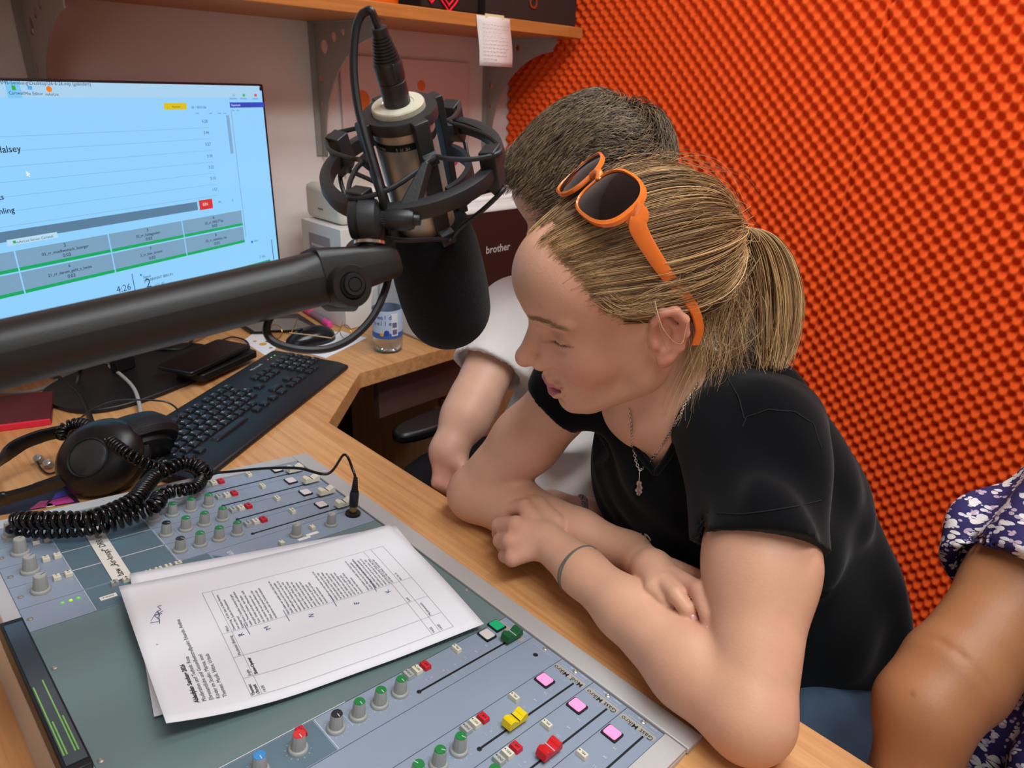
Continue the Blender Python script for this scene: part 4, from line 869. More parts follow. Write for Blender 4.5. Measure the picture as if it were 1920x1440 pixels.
# coiled lead
def coil(P, r, wr, pitch, n=11):
    C_ = spline(P, 24); sl = np.concatenate([[0], np.cumsum(np.linalg.norm(np.diff(C_, axis=0), axis=1))]); Lc = sl[-1]; N = int(Lc / pitch * n)
    s_ = np.linspace(0, Lc, N); Q = np.stack([np.interp(s_, sl, C_[:, i]) for i in range(3)], 1)
    tg = np.gradient(Q, axis=0); tg /= np.linalg.norm(tg, axis=1)[:, None]; a = V3(0, 0, 1); U_ = np.zeros_like(Q)
    for i in range(N): a = a - tg[i] * (a @ tg[i]); a = unit(a); U_[i] = a
    W_ = np.cross(tg, U_); ph = 2 * PI * s_ / pitch + .5 * np.sin(s_ * 60)
    return Q + r * (np.cos(ph)[:, None] * U_ + np.sin(ph)[:, None] * W_)
lead = thing('coiled_cable', 'black coiled headphone cable sprawling over the far end of the console', 'cable', dk(250, 930))
ca = [dk(112, 822, .060), dk(122, 802, .068), dk(150, 794, .074), dk(180, 806, .076), dk(208, 828, .078), (dk(238, 850, .076)), dk(268, 866, .066), dk(300, 878, .050), dk(335, 872, .040), dk(365, 878, .036), dk(378, 895, .038), dk(368, 912, .050), dk(345, 918, .058), dk(318, 922, .062), dk(300, 932, .062)]
cb_ = [dk(300, 932, .066), dk(290, 948, .066), dk(268, 958, .066), dk(235, 972, .064), dk(200, 983, .064), dk(150, 990, .064), dk(100, 993, .066), dk(55, 991, .070), dk(26, 984, .074), dk(34, 976, .079), dk(70, 976, .082), dk(120, 975, .082), dk(165, 974, .080), dk(210, 958, .076), dk(250, 938, .072), dk(272, 912, .062), dk(290, 893, .056), dk(315, 880, .060), dk(345, 868, .058), dk(370, 874, .054), dk(386, 888, .050)]
shiny = mat('coil_black', '#0b0b0c', .18)
MB().tube(coil(ca, .0066, .0017, .0068), .0021, 7).obj('coil', shiny, lead, smooth=180)
MB().tube(coil(cb_, .0080, .0018, .0074), .0025, 7).obj('coil', shiny, lead, smooth=180)
jk = PC + CU * .468 + CV * .0165; jt = jk + CN * .052
MB().tube(spline([dk(384, 889, .050), dk(392, 898, .046), dk(402, 888, .052), dk(435, 884, .055), dk(500, 878, .072), dk(560, 878, .082), dk(615, 888, .080), jt + CN * .022 + CU * .028 - CV * .0, jt + CN * .008 + CU * .006, jt], 12), .0018, 8).obj('straight_lead', shiny, lead, smooth=180)
JM = frame(jk, CU, z=CN)
MB().lathe([(0, .0035), (.0095, .0035), (.0100, .002), (.0100, 0)], JM, 24).obj('socket_nut', rub, con); MB().lathe([(0, .0), (.0050, .0005), (.0050, .0095), (0, .0095)], JM @ T(0, 0, .004), 24).obj('plug_collar', mat('brass', '#a88448', .25, .9), lead)
MB().lathe([(0, .013), (.0058, .013), (.0060, .030), (.0052, .034), (0, .034)], JM, 24).obj('plug_body', satblk, lead)
rb = [(0, .033)]; z = .033
for k in range(7): r_ = .0046 - .0003 * k; rb += [(r_, z), (r_, z + .0018), (r_ - .001, z + .0020), (r_ - .001, z + .0028)]; z += .003
MB().lathe(rb + [(0, z)], JM, 20).obj('strain_relief', rub, lead, smooth=30)
# earphones and leaflet under the headphones
epx = thing('earphones', 'grey in-ear earphones lying on the desk beside the headphone band', 'earphones', dk(75, 865)); eg = mat('ear_grey', '#a6a49e', .25, .5)
for x, y, r in ((72, 860, .0062), (90, 869, .0060)):
    c = dk(x, y, .010); MB().lathe([(0, -.008), (r * .8, -.008), (r, -.002), (r * .9, .004), (r * .4, .006), (0, .006)], frame(c, RT, z=unit(-FW + UP * .6)), 20).obj('earbud', eg, epx)
MB().tube(spline([dk(70, 866, .008), dk(78, 880, .004), dk(92, 888, .003), dk(110, 880, .003), dk(118, 862, .003)], 10), .0014, 6).obj('thin_wire', rub, epx)
lf = thing('leaflet', 'purple and pink printed leaflet between the headphones and the console edge', 'leaflet', dk(70, 950)); quad_on([(-10, 968), (150, 942), (120, 905), (-10, 930)], .0008, 'leaflet_paper', mat('leaflet_navy', '#1c2138', .5), lf)
for P, c in (([(55, 955), (82, 951), (92, 938), (75, 940)], '#b04878'), ([(82, 951), (140, 941), (128, 930), (98, 938)], '#c83c94'), ([(98, 937), (128, 929), (120, 920), (105, 925)], '#4a3aa8'), ([(86, 952), (104, 949), (96, 944), (90, 944)], '#e8d8b0')): quad_on(P, .0003, 'printed_shape', mat('lf' + c, c, .5), lf, z=.0009)
# cables behind the monitor stand
cable('desk_cable', [dk(-30, 765, .004), dk(40, 760, .004), dk(110, 750, .005), dk(140, 725, .006), dk(150, 695, .03), dk(152, 680, .06)], .0035, rub, 'black cable running from the left edge up behind the boom', group='thin black cables behind the monitor stand')
cable('desk_cable', [dk(95, 700, .004), dk(125, 718, .006), dk(150, 742, .008), dk(162, 765, .006), dk(172, 790, .006)], .0042, rub, 'thick black cable running towards the headphones', 'cable')
cable('desk_cable', [dk(-20, 735, .004), dk(30, 736, .004), dk(80, 728, .004), dk(130, 700, .004), dk(185, 684, .005), dk(215, 684, .010)], .0030, rubg, 'grey cable curving across the desk left of the monitor stand', 'cable')
cable('desk_cable', [dk(205, 686, .012), dk(228, 704, .012), dk(248, 724, .012), dk(258, 745, .012), dk(264, 775, .010), dk(266, 805, .004)], .0032, mat('cable_pale', '#a9aca8', .45), 'pale grey cable lying over the monitor stand base', 'cable')
cable('desk_cable', [dk(262, 668, .004), dk(300, 650, .006), dk(340, 640, .010), dk(385, 622, .02), dk(400, 605, .004), dk(452, 600, .004)], .0030, rub, 'black cable behind the monitor pole', group='thin black cables behind the monitor stand', cat='cable')
cable('desk_cable', [dk(264, 655, .004), dk(310, 655, .012), dk(345, 652, .010), dk(365, 630, .02), dk(372, 608, .06)], .0030, rub, 'black cable rising behind the boom near the pole', 'cable')
cable('desk_cable', [dk(370, 612, .004), dk(430, 612, .004), dk(500, 592, .004), dk(560, 572, .004)], .0026, rub, 'thin black cable along the rear of the desk', 'cable')
cable('desk_cable', [dk(410, 640, .004), dk(436, 632, .006), dk(462, 640, .004), dk(470, 660, .004)], .0018, rub, 'thin black cable curling beside the phones', 'cable')
cable('desk_cable', [dk(-20, 745, .003), dk(60, 748, .003), dk(130, 745, .003), dk(190, 720, .004), dk(225, 700, .004)], .0026, rub, 'black cable under the notebook edge', 'cable')
# ------------------------------------------------------------------ script papers
TLp, BLp, BRp = np.array([.4511, .2997]), np.array([.2413, .3318]), np.array([.1968, .0411])
ex2 = (TLp - BLp) / np.linalg.norm(TLp - BLp); ey2 = (BRp - BLp) / np.linalg.norm(BRp - BLp); ey2 = ey2 - ex2 * (ey2 @ ex2); ey2 /= np.linalg.norm(ey2)
def pfun(x, y, up=0.0):
    """page coordinates (x along the lines, y down the page) -> world, with the curl of the sheet"""
    x = np.asarray(x, float); y = np.asarray(y, float)
    uv = BLp + np.multiply.outer(x, ex2) + np.multiply.outer(y, ey2)
    s = np.clip(1 - y / .12, 0, 1); q = np.clip(1 - x / .21, 0, 1)
    h = .0066 + .014 * s ** 2 * q ** 1.2 + .004 * s ** 2 + .0040 * np.clip((y - .2) / .1, 0, 1) + .0035 * np.sin(x / .21 * PI) * np.clip(y / .15, 0, 1) + .003 * np.clip(x / .21, 0, 1)
    return PC + uv[..., :1] * CU + uv[..., 1:2] * CV + (h + up)[..., None] * CN
gx, gy = np.meshgrid(np.linspace(0, .21, 22), np.linspace(0, .297, 30), indexing='ij')
pg = thing('script_page', 'white printed schedule page with a table, lying on top across the console', 'paper', pfun(.1, .15), group=None)
MB().sheet(pfun(gx, gy)).obj('page', paperm, pg, smooth=180, solid=.0002)
uvc = lambda x, y, h: np.array(cp(x, y, h))
A_, B_ = uvc(243, 1079, .003), uvc(753, 985, .004); e1 = (B_ - A_) / np.linalg.norm(B_ - A_); e0 = np.array([-abs(e1[1]), e1[0]]); e0 = np.array([e1[1], -e1[0]]); e0 = e0 if e0[0] < 0 else -e0
gu = A_ + np.multiply.outer(gx, e0) + np.multiply.outer(gy, e1)
h2 = .0052 + .006 * np.clip(gy / .297 - .6, 0, 1) * 0 + 0 * gx
P2 = PC + gu[..., :1] * CU + gu[..., 1:2] * CV + h2[..., None] * CN
tag(MB().sheet(P2).obj('script_page', paperm, smooth=180, solid=.0002), 'blank white page lying under the printed schedule page, sticking out above it', 'paper')
def pxy(x, y):
    q = uvc(x, y, .011) - BLp; return q @ ex2, q @ ey2
def warp(o):
    me = o.data; co = np.empty(len(me.vertices) * 3); me.vertices.foreach_get('co', co); co = co.reshape(-1, 3)
    W_ = pfun(co[:, 0], -co[:, 1], .0005); me.vertices.foreach_set('co', W_.ravel()); me.update(); return o
ink = mat('print_ink', '#3c3c44', .7); pen_ink = mat('pen_ink_blue', '#3c4a86', .6)
def ptext(x, y, s, size, line=1.0, bold=0.0, m=ink, name='printed_text', rot=0):
    return warp(text(name, s, size, T(x, -y, 0) @ RZ(rot), m, pg, ay='TOP', line=line, bold=bold))
tx, ty = pxy(380, 1326); 
ptext(tx, ty - .0065, 'Ablaufplan Sendung 2026', .0050, bold=.00018)
ptext(tx, ty - .0065 + .0058, 'Moderation und Technik: Rosa\nEhrenamtliche und Gesundheitstreffpunkt: Eduardo, Andrea\nKinder im Studio: Marina, noel\nThemen: Musik, Hitze, Urlaub', .0048, 1.12)
xb, yl = pxy(472, 1306); xt = pxy(383, 1112)[0]; yr = pxy(845, 1168)[1]
xs_ = [xb, pxy(458, 1272)[0], pxy(442, 1233)[0], pxy(418, 1190)[0], xt]; yh = pxy(492, 1299)[1]; yr1 = pxy(822, 1178)[1]; yr0 = yr1 - .009
def strip(x0, y0, x1, y1, w=.00028, n=24):
    a = np.array([x0, y0]); b = np.array([x1, y1]); d = (b - a) / np.linalg.norm(b - a); s = np.array([-d[1], d[0]]) * w / 2; t = np.linspace(0, 1, n)[:, None]
    return np.stack([a + (b - a) * t - s, a + (b - a) * t + s], 1)
tb_ = MB()
gl_ = mat('table_grey', '#94949a', .7)
for x in xs_: q = strip(x, yl, x, yr); tb_.sheet(pfun(q[..., 0], q[..., 1], .0005))
for y in (yl, yh, yr0, yr1, yr): q = strip(xb, y, xt, y); tb_.sheet(pfun(q[..., 0], q[..., 1], .0005))
tb_.obj('printed_table', gl_, pg, smooth=0)
fs = .0039
for x, s_, b_ in ((xs_[0], 'Themen:\nUhrzeit', .0001), (xs_[1], '\nJingle', 0), (xs_[2], '\nMusiktitel /Beitrag', 0), (xs_[3], '\nWort', 0)): ptext(x + .0012, yl + .0005, s_, fs, .95, b_)
ptext(xs_[0] + .0012, yh + .001, '14:00', fs); ptext(xs_[1] + .0012, yh + .001, 'Show-Opener', fs, bold=.00015)
for y in (yr0, yr1): ptext(xs_[0] + .0012, y + .0012, '14:02' if y == yr0 else '14:05', fs)
ptext(xs_[1] + .0012, yr1 + .0012, 'Musikwunsch', fs); ptext(xs_[2] + .0012, yr0 + .0012, 'Lied', fs); ptext(xs_[3] + .0012, yr1 + .0012, 'live im St.', fs)
body_ = ['Donnerstag, 14 Uhr, hier ist Radio Numms,', 'live aus dem Studio im Mansteinerei', 'Kindergarten!', 'Auch heute 2 Stunden Sendung mit ganz', 'vielen Themen und Gästen, und außerdem', 'mit ganz vielen Kindern, dem Radio-', 'Team. Kinder sind zum Mitmachen, heißt', 'ihr könnt ins Radio kommen und', 'hier könnt ihr euch ausprobieren oder', 'Schaut, wie Radio gemacht wird oder', 'moderieren oder die Technik bedienen', '']
g2 = ['Heute haben wir wieder tollen Gast hier im', 'Studio: Marina hat sich bei uns gemeldet', 'und wollte gern mal wissen wie das so ist', 'mitten in einer Sendung zu sitzen. Wir', 'sprechen gleich über Musik, die Hitze', 'und über den Urlaub. Und über das', 'was sie an der Schule am liebsten', 'macht. Bleibt also unbedingt dran', 'und hört uns zu, gleich geht', 'es weiter mit Musik und dann', 'kommt das Interview', '']
blk = [body_, g2, g2[2:] + g2[:3], g2[:6]]
lp_ = .00392; ys = [yh + .0012, pxy(541, 1157)[1], pxy(622, 1128)[1], pxy(700, 1103)[1]]
for bk_, y in zip(blk, ys): ptext(xs_[3] + .0014, y, '\n'.join(bk_), .0034, lp_ / .0034)
for x, y, s_ in ((452, 1190, 'R'), (502, 1178, 'M'), (580, 1154, 'N'), (665, 1130, 'E'), (727, 1112, 'K')):
    a, b = pxy(x, y); ptext(a - .003, b - .003, s_, .0075, m=pen_ink, name='handwriting', rot=-20 if s_ in 'NE' else 12)
hw = MB()
def pen(P, w=.0004):
    P = spline([V3(*pxy(x, y), 0) for x, y in P], 8); W_ = pfun(P[:, 0], P[:, 1], .0008); hw.tube(W_, w * .55, 5)
pen([(282, 1176), (300, 1170), (290, 1160), (304, 1156)]); pen([(283, 1172), (296, 1152), (300, 1176)]); pen([(296, 1165), (300, 1158), (294, 1152), (302, 1148), (296, 1142), (303, 1140)]); pen([(292, 1160), (306, 1150)]); pen([(293, 1219), (297, 1219)])
for x, y in ((463, 1180), (537, 1155), (625, 1128), (700, 1102)): pen([(x - 6, y - 10), (x + 6, y + 10)])
hw.obj('pen_stroke', pen_ink, pg)
# storage behind and under the rear desk, chair arm
cab = thing('drawer_unit', 'light wooden cabinet under the rear desk with papers in its open top compartment', 'cabinet', (1.25, 1.3, 0))
lw = wood('light_wood', '#c49870', '#a87c52', .5, 2, False)
MB().box((1.19, 1.328, .33), (.52, .375, .66 - .002)).obj('carcass', lw, cab, bevel=.002)
MB().box((.945, 1.12, .30), (.03, .018, .60)).obj('side_post', mat('panel_dark2', '#5a4038', .6), cab)
o = quad_on([(0, 0), (1, 0), (1, 1), (0, 1)], .001, 'tmp', paperm); bpy.data.objects.remove(o)
for (x, y, w_, d_, rz, c, nm, lb) in ((1.02, 1.22, .10, .12, 20, '#e0d070', 'yellow_note', 'yellow paper slip on the cabinet top under the desk'), (1.10, 1.25, .21, .10, -15, '#b7a7b4', 'plastic_folder', 'translucent purple folder lying on the cabinet under the desk'), (1.24, 1.24, .20, .14, 8, '#e6e4e2', 'loose_paper', 'white paper sheets lying on the cabinet under the desk')):
    zz = .661 + .004 * ('note' not in nm) + (.004 if 'loose' in nm else 0); tag(MB().box((0, 0, .0), (w_, d_, .002)).obj(nm, mat('pp' + c, c, .5), M=T(x, y, zz) @ RZ(rz), smooth=0), lb, 'folder' if 'folder' in nm else 'paper')
# chair with the visible arm rest
ch_ = thing('office_chair', 'black office chair with a padded arm rest, beside the seated boy', 'office chair', (.95, .80, 0)); chm = mat('chair_plastic', '#141517', .35)
ar_ = pz(760, 815, .655); ez = unit(pz(805, 797, .655) - pz(740, 822, .655)); 
pad = MB(); o_ = [(.135 * c - 0 + .05, .034 * s) for c, s in [(np.sign(math.cos(a)) * abs(math.cos(a)) ** .6, np.sign(math.sin(a)) * abs(math.sin(a)) ** .8) for a in np.linspace(0, 2 * PI, 40, endpoint=False)]]
pad.prism(o_, .024, frame(pz(748, 828, .640) + ez * .075, ez, z=(0, 0, 1))); pad.obj('arm_rest', chm, ch_, bevel=.008)
MB().tube([pz(795, 835, .635) + ez * .09, pz(795, 835, .60) + ez * .10, V3(.87, .82, .50), V3(.90, .80, .45)], .016, 12).obj('arm_post', chm, ch_)
MB().box((1.02, .80, .45), (.46, .46, .07)).obj('seat', mat('seat_fabric', '#1a1b1f', .8), ch_, bevel=.03)
MB().cyl((1.02, .80, .42), (1.02, .80, .09), .03).obj('gas_column', chm, ch_)
for k in range(5):
    a = 2 * PI * k / 5; MB().cyl((1.02, .80, .09), (1.02 + .28 * math.cos(a), .80 + .28 * math.sin(a), .06), .022, .014).obj('base_leg', chm, ch_); MB().cyl((1.02 + .28 * math.cos(a), .80 + .28 * math.sin(a) - .012, .025), (1.02 + .28 * math.cos(a), .80 + .28 * math.sin(a) + .012, .025), .0245).obj('caster', chm, ch_)
# ------------------------------------------------------------------ implicit surfaces for bodies and clothes
class Grp:
    """local frame with primitives; R columns are the local axes in world"""
    def __init__(s, R=None, t=None, sc=1.0): s.R = np.eye(3) if R is None else np.asarray(R, float); s.t = np.zeros(3) if t is None else np.asarray(t, float); s.sc = sc
    def w(s, p): return s.R @ (np.asarray(p, float) * s.sc) + s.t
WORLD = Grp()
class Fld:
    def __init__(s): s.p = []; s.post = None
    def _a(s, kind, op, k, g, c, R, *d): s.p.append((kind, op, k, g, g.w(c), R * g.sc, d)); return s
    def rc(s, a, b, r1, r2, k=.01, op=1, g=WORLD):
        a = np.asarray(a, float); b = np.asarray(b, float); return s._a('rc', op, k, g, (a + b) / 2, np.linalg.norm(b - a) / 2 + max(r1, r2), a, b, r1, r2)
    def el(s, c, r, k=.01, op=1, g=WORLD, rot=None):
        c = np.asarray(c, float); r = np.asarray(r, float); return s._a('el', op, k, g, c, r.max(), c, r, rot)
    def chain(s, P, r, k=.01, op=1, g=WORLD):
        for i in range(len(P) - 1): s.rc(P[i], P[i + 1], r[i], r[i + 1], k, op, g)
        return s
    def sub(s, F, k=.006, op=1):                          # join (or cut) a whole field
        C = np.array([p[4] for p in F.p if p[0] != 'hs']); r_ = max(p[5] for p in F.p if p[0] != 'hs'); c = C.mean(0)
        s.p.append(('sub', op, k, WORLD, c, np.linalg.norm(C - c, axis=1).max() + r_, (F,))); return s
    def half(s, c, n, k=.004, op=-1, g=WORLD):           # op=-1 removes the side the normal points to
        return s._a('hs', op, k, g, c, 50.0, np.asarray(c, float), unit(n))
    def __call__(s, P, near=None):
        P = P.astype(np.float32); D = np.full(len(P), 9.0, np.float32); loc = {}
        for i, (kind, op, k, g, cw, R, d) in enumerate(s.p):
            if near is not None and not near[i]: continue
            if g is WORLD: Q = P
            else:
                if id(g) not in loc: loc[id(g)] = ((P - g.t.astype(np.float32)) @ g.R.astype(np.float32)) / g.sc
                Q = loc[id(g)]
            if kind == 'rc':
                a, b, r1, r2 = d; ab = (b - a).astype(np.float32); L2 = float(ab @ ab) + 1e-12; v = Q - a.astype(np.float32); t = np.clip((v @ ab) / L2, 0, 1)
                q = v - t[:, None] * ab; x = np.sqrt((q * q).sum(1)) - (r1 + (r2 - r1) * t)
            elif kind == 'el':
                c, r, rot = d; v = Q - c.astype(np.float32)
                if rot is not None: v = v @ np.asarray(rot, np.float32)
                r = r.astype(np.float32); k0 = np.sqrt(((v / r) ** 2).sum(1)); k1 = np.sqrt(((v / (r * r)) ** 2).sum(1)) + 1e-9; x = k0 * (k0 - 1) / k1
                x = np.where(k0 < 1e-3, -r.min(), x)
            elif kind == 'sub': x = d[0](P)
            else:
                c, n = d; x = (Q - c.astype(np.float32)) @ n.astype(np.float32); x = -x
            x = x * g.sc; k = k * g.sc
            if op == 1:
                h = np.clip(.5 + .5 * (D - x) / k, 0, 1); D = D + (x - D) * h - k * h * (1 - h)
            else:
                x = -x; h = np.clip(.5 - .5 * (D - x) / k, 0, 1); D = D + (x - D) * h + k * h * (1 - h)
        if s.post is not None: D = s.post(P, D)
        return D
def polygonise(F, h, lo, hi, B=18):
    lo = np.asarray(lo, float); nb = np.ceil((np.asarray(hi) - lo) / (h * B)).astype(int)
    C = np.array([(p[4]) for p in F.p]); Rr = np.array([p[5] + p[2] for p in F.p])
    ii = np.stack(np.meshgrid(*[np.arange(q) for q in nb], indexing='ij'), -1).reshape(-1, 3)
    cen = lo + (ii + .5) * h * B; hd = h * B * .5 * 1.733
    dc = F(cen); act = np.abs(dc) < hd * 1.7 + .012
    NMAX = int((nb * B).max()) + 4; g1 = np.arange(B + 1)
    lat = np.stack(np.meshgrid(g1, g1, g1, indexing='ij'), -1).reshape(-1, 3)
    keys, pos, quads = [], [], []
    cube = np.array([(0, 0, 0), (1, 0, 0), (0, 1, 0), (1, 1, 0), (0, 0, 1), (1, 0, 1), (0, 1, 1), (1, 1, 1)])
    edges = [(0, 1), (2, 3), (4, 5), (6, 7), (0, 2), (1, 3), (4, 6), (5, 7), (0, 4), (1, 5), (2, 6), (3, 7)]
    for b, c in zip(ii[act], cen[act]):
        near = np.linalg.norm(C - c, axis=1) < Rr + hd + .03
        base = b * B; D = F(lo + (base + lat) * h, near).reshape(B + 1, B + 1, B + 1); S_ = D < 0
        if S_.all() or not S_.any(): continue
        cs = sum(S_[x:x + B, y:y + B, z:z + B].astype(np.int8) for x, y, z in cube); m = (cs > 0) & (cs < 8); idx = np.argwhere(m)
        if len(idx) == 0: continue
        dv = np.stack([D[idx[:, 0] + x, idx[:, 1] + y, idx[:, 2] + z] for x, y, z in cube], 1); acc = np.zeros((len(idx), 3)); n = np.zeros(len(idx))
        for p, q in edges:
            a, e = dv[:, p], dv[:, q]; cr = (a < 0) != (e < 0); t = np.where(cr, a / np.where(cr, a - e, 1), 0)
            acc += np.where(cr[:, None], cube[p] + t[:, None] * (cube[q] - cube[p]), 0); n += cr
        gi = idx + base; keys.append((gi[:, 0] * NMAX + gi[:, 1]) * NMAX + gi[:, 2]); pos.append(lo + (gi + acc / n[:, None]) * h)
        for ax_ in range(3):
            sl = [slice(0, B)] * 3; sh_ = [slice(0, B)] * 3; sh_[ax_] = slice(1, B + 1)
            e = S_[tuple(sl)] != S_[tuple(sh_)]; w_ = np.argwhere(e)
            if len(w_) == 0: continue
            inside = S_[w_[:, 0], w_[:, 1], w_[:, 2]]; g_ = w_ + base; u_, v_ = [(1, 2), (2, 0), (0, 1)][ax_]; q4 = []
            for du, dv_ in ((0, 0), (-1, 0), (-1, -1), (0, -1)):
                t = g_.copy(); t[:, u_] += du; t[:, v_] += dv_; q4.append((t[:, 0] * NMAX + t[:, 1]) * NMAX + t[:, 2])
            q4 = np.stack(q4, 1); q4[~inside] = q4[~inside][:, ::-1]; quads.append(q4)
    K = np.concatenate(keys); Pn = np.concatenate(pos); Q = np.concatenate(quads); o = np.argsort(K); K = K[o]; Pn = Pn[o]
    ix = np.clip(np.searchsorted(K, Q), 0, len(K) - 1); ok = (K[ix] == Q).all(1); return Pn, ix[ok]
def smooth_mesh(P, Q, it=1, f=.5):
    E_ = np.concatenate([Q[:, [0, 1]], Q[:, [1, 2]], Q[:, [2, 3]], Q[:, [3, 0]]]); E_ = np.concatenate([E_, E_[:, ::-1]])
    for _ in range(it):
        s_ = np.zeros_like(P); n = np.bincount(E_[:, 0], minlength=len(P))[:, None] + 1e-9
        for k in range(3): s_[:, k] = np.bincount(E_[:, 0], weights=P[E_[:, 1], k], minlength=len(P))
        P = P + (s_ / n - P) * f
    return P
def skin_obj(name, F, h, lo, hi, m, parent=None, col=None, it=1, drop=None):
    P, Q = polygonise(F, h, lo, hi); P = smooth_mesh(P, Q, it)
    if drop is not None:                       # open the mesh where drop(P) is true
        k = drop(P); Q = Q[~k[Q].any(1)]; us = np.unique(Q); mp_ = np.full(len(P), -1); mp_[us] = np.arange(len(us)); P = P[us]; Q = mp_[Q]
    me = bpy.data.meshes.new(name); me.vertices.add(len(P)); me.vertices.foreach_set('co', P.astype(np.float32).ravel())
    me.loops.add(len(Q) * 4); me.loops.foreach_set('vertex_index', Q.astype(np.int32).ravel()); me.polygons.add(len(Q))
    me.polygons.foreach_set('loop_start', np.arange(0, len(Q) * 4, 4, dtype=np.int32)); me.update(calc_edges=True)
    me.polygons.foreach_set('use_smooth', [True] * len(Q)); me.materials.append(m)
    if col is not None:
        a = me.color_attributes.new('Col', 'FLOAT_COLOR', 'POINT'); a.data.foreach_set('color', col(P).astype(np.float32).ravel())
    o = bpy.data.objects.new(name, me); COL.objects.link(o); attach(o, parent, None); return o
def axes(f, l=None, u=None):
    """matrix with columns forward, left, up"""
    f = unit(f)
    if u is not None: l = unit(np.cross(u, f)); u = np.cross(f, l)
    else: l = unit(np.asarray(l) - f * (np.asarray(l) @ f)); u = np.cross(f, l)
    return np.stack([f, l, u], 1)
# ------------------------------------------------------------------ head
def head(F, g, eyes=True, ears=(1, -1), sc=1.0):
    e = lambda *a, **k: F.el(*a, g=g, **k); r = lambda *a, **k: F.rc(*a, g=g, **k)
    e((-.016, 0, .046), (.092, .073, .082), k=.02); e((.040, 0, .050), (.062, .062, .060), k=.025)
    e((.032, 0, -.014), (.062, .056, .062), k=.025); e((.062, 0, .058), (.040, .048, .038), k=.02)
    for s in (1, -1):
        r((.004, .046 * s, -.052), (.062, .016 * s, -.086), .015, .010, k=.022); e((.050, .031 * s, -.026), (.029, .024, .029), k=.018); r((.010, .046 * s, -.060), (.058, .024 * s, -.080), .014, .012, k=.02)
        e((.002, .056 * s, -.020), (.026, .014, .036), k=.02)
        r((.090, .010 * s, .030), (.076, .046 * s, .030), .0075, .0055, k=.012)
    e((.0735, 0, -.092), (.0125, .017, .0120), k=.012); e((.063, 0, -.062), (.0245, .030, .030), k=.020)
    r((.066, .0, -.076), (-.01, 0, -.060), .012, .022, k=.02)
    for s in (1, -1): e((.0905, .0335 * s, .0080), (.0130, .0150, .0115), k=.010, op=-1)
    for s in (1, -1):
        e((.0840, .0125 * s, -.0120), (.0150, .0120, .0200), k=.012)
        e((.0685, .0320 * s, .0085), (.0118, .0135, .0118), k=.003)
        # heavy upper lid over a narrow slit, soft lower lid
        F.chain([(.0795, .0180 * s, .0045), (.0812, .0260 * s, .0062), (.0798, .0345 * s, .0068), (.0700, .0445 * s, .0072)], [.0020, .0026, .0026, .0018], k=.004, g=g)
        F.chain([(.0790, .0185 * s, .0015), (.0800, .0270 * s, -.0006), (.0780, .0355 * s, .0002), (.0700, .0440 * s, .0040)], [.0016, .0018, .0018, .0014], k=.005, g=g)
        F.chain([(.0815, .0190 * s, .0032), (.0838, .0265 * s, .0026), (.0822, .0350 * s, .0032), (.0735, .0440 * s, .0056)], [.0005, .0008, .0008, .0005], k=.0012, op=-1, g=g)
        F.chain([(.0830, .0200 * s, .0125), (.0850, .0270 * s, .0140), (.0820, .0370 * s, .0130), (.0740, .0455 * s, .0100)], [.0006, .0008, .0008, .0006], k=.003, op=-1, g=g)
    # nose: slightly upturned
    r((.089, 0, .020), (.111, 0, -.016), .0055, .0085, k=.010); e((.1125, 0, -.0205), (.0105, .0105, .0095), k=.007)
    for s in (1, -1): e((.0980, .0130 * s, -.0252), (.0112, .0070, .0084), k=.005)
    r((.103, 0, -.030), (.092, 0, -.042), .0050, .0045, k=.007)
    for s in (1, -1): e((.1050, .0055 * s, -.0335), (.0050, .0028, .0032), k=.002, op=-1)
    e((.0895, 0, -.0480), (.0085, .0130, .0075), k=.005)
    # mouth, slightly open, corners drawn up
    for s in (1, -1):
        F.chain([(.0940, .0, -.0570), (.0940, .0070 * s, -.0555), (.0890, .0170 * s, -.0550), (.0785, .0250 * s, -.0545)], [.0046, .0048, .0034, .0016], k=.003, g=g)
        F.chain([(.0915, .0, -.0720), (.0905, .0080 * s, -.0710), (.0870, .0170 * s, -.0650), (.0785, .0250 * s, -.0560)], [.0056, .0054, .0040, .0016], k=.003, g=g)
        r((.0880, .0190 * s, -.0360), (.0760, .0320 * s, -.0520), .0010, .0012, k=.006, op=-1)
    e((.0920, 0, -.0630), (.0170, .0200, .0026), k=.002, op=-1)
    e((.0910, 0, -.0815), (.006, .014, .0035), k=.006, op=-1)
    r((.1000, 0, -.0445), (.0985, 0, -.0490), .0016, .0018, k=.003, op=-1)
    for s in ears: ear(F, g, s)
def ear(F, g, s):
    P = lambda x, y, z: (x, s * y, z)
    F.el(P(-.008, .0745, .004), (.0155, .0050, .026), k=.006, g=g)
    F.el(P(-.012, .070, .002), (.014, .010, .022), k=.010, g=g)
    F.el(P(-.0060, .0830, .003), (.0115, .0065, .0185), k=.003, op=-1, g=g)
    hx = [P(.0035, .0755, .010), P(.0030, .0790, .022), P(-.0050, .0825, .0320), P(-.0160, .0850, .0310), P(-.0235, .0865, .0200), P(-.0240, .0850, .0040), P(-.0190, .0820, -.0120), P(-.0110, .0790, -.0215)]
    F.chain(hx, [.0030, .0036, .0042, .0046, .0046, .0040, .0038, .0044], k=.003, g=g)
    F.el(P(-.0055, .0770, -.0235), (.0085, .0045, .0090), k=.005, g=g)
    F.chain([P(-.0100, .0800, .0220), P(-.0160, .0815, .0120), P(-.0160, .0810, .0000), P(-.0110, .0790, -.0100), P(-.0040, .0780, -.0125)], [.0022, .0030, .0030, .0028, .0026], k=.003, g=g)
    F.el(P(.0035, .0770, -.0030), (.0048, .0042, .0065), k=.004, g=g)
def skin_mat(name, col):
    m = mat(name, col, .46, attr=True, bump=(420, .10), sss=.12, vary=(35, .035), spec=.4); return m
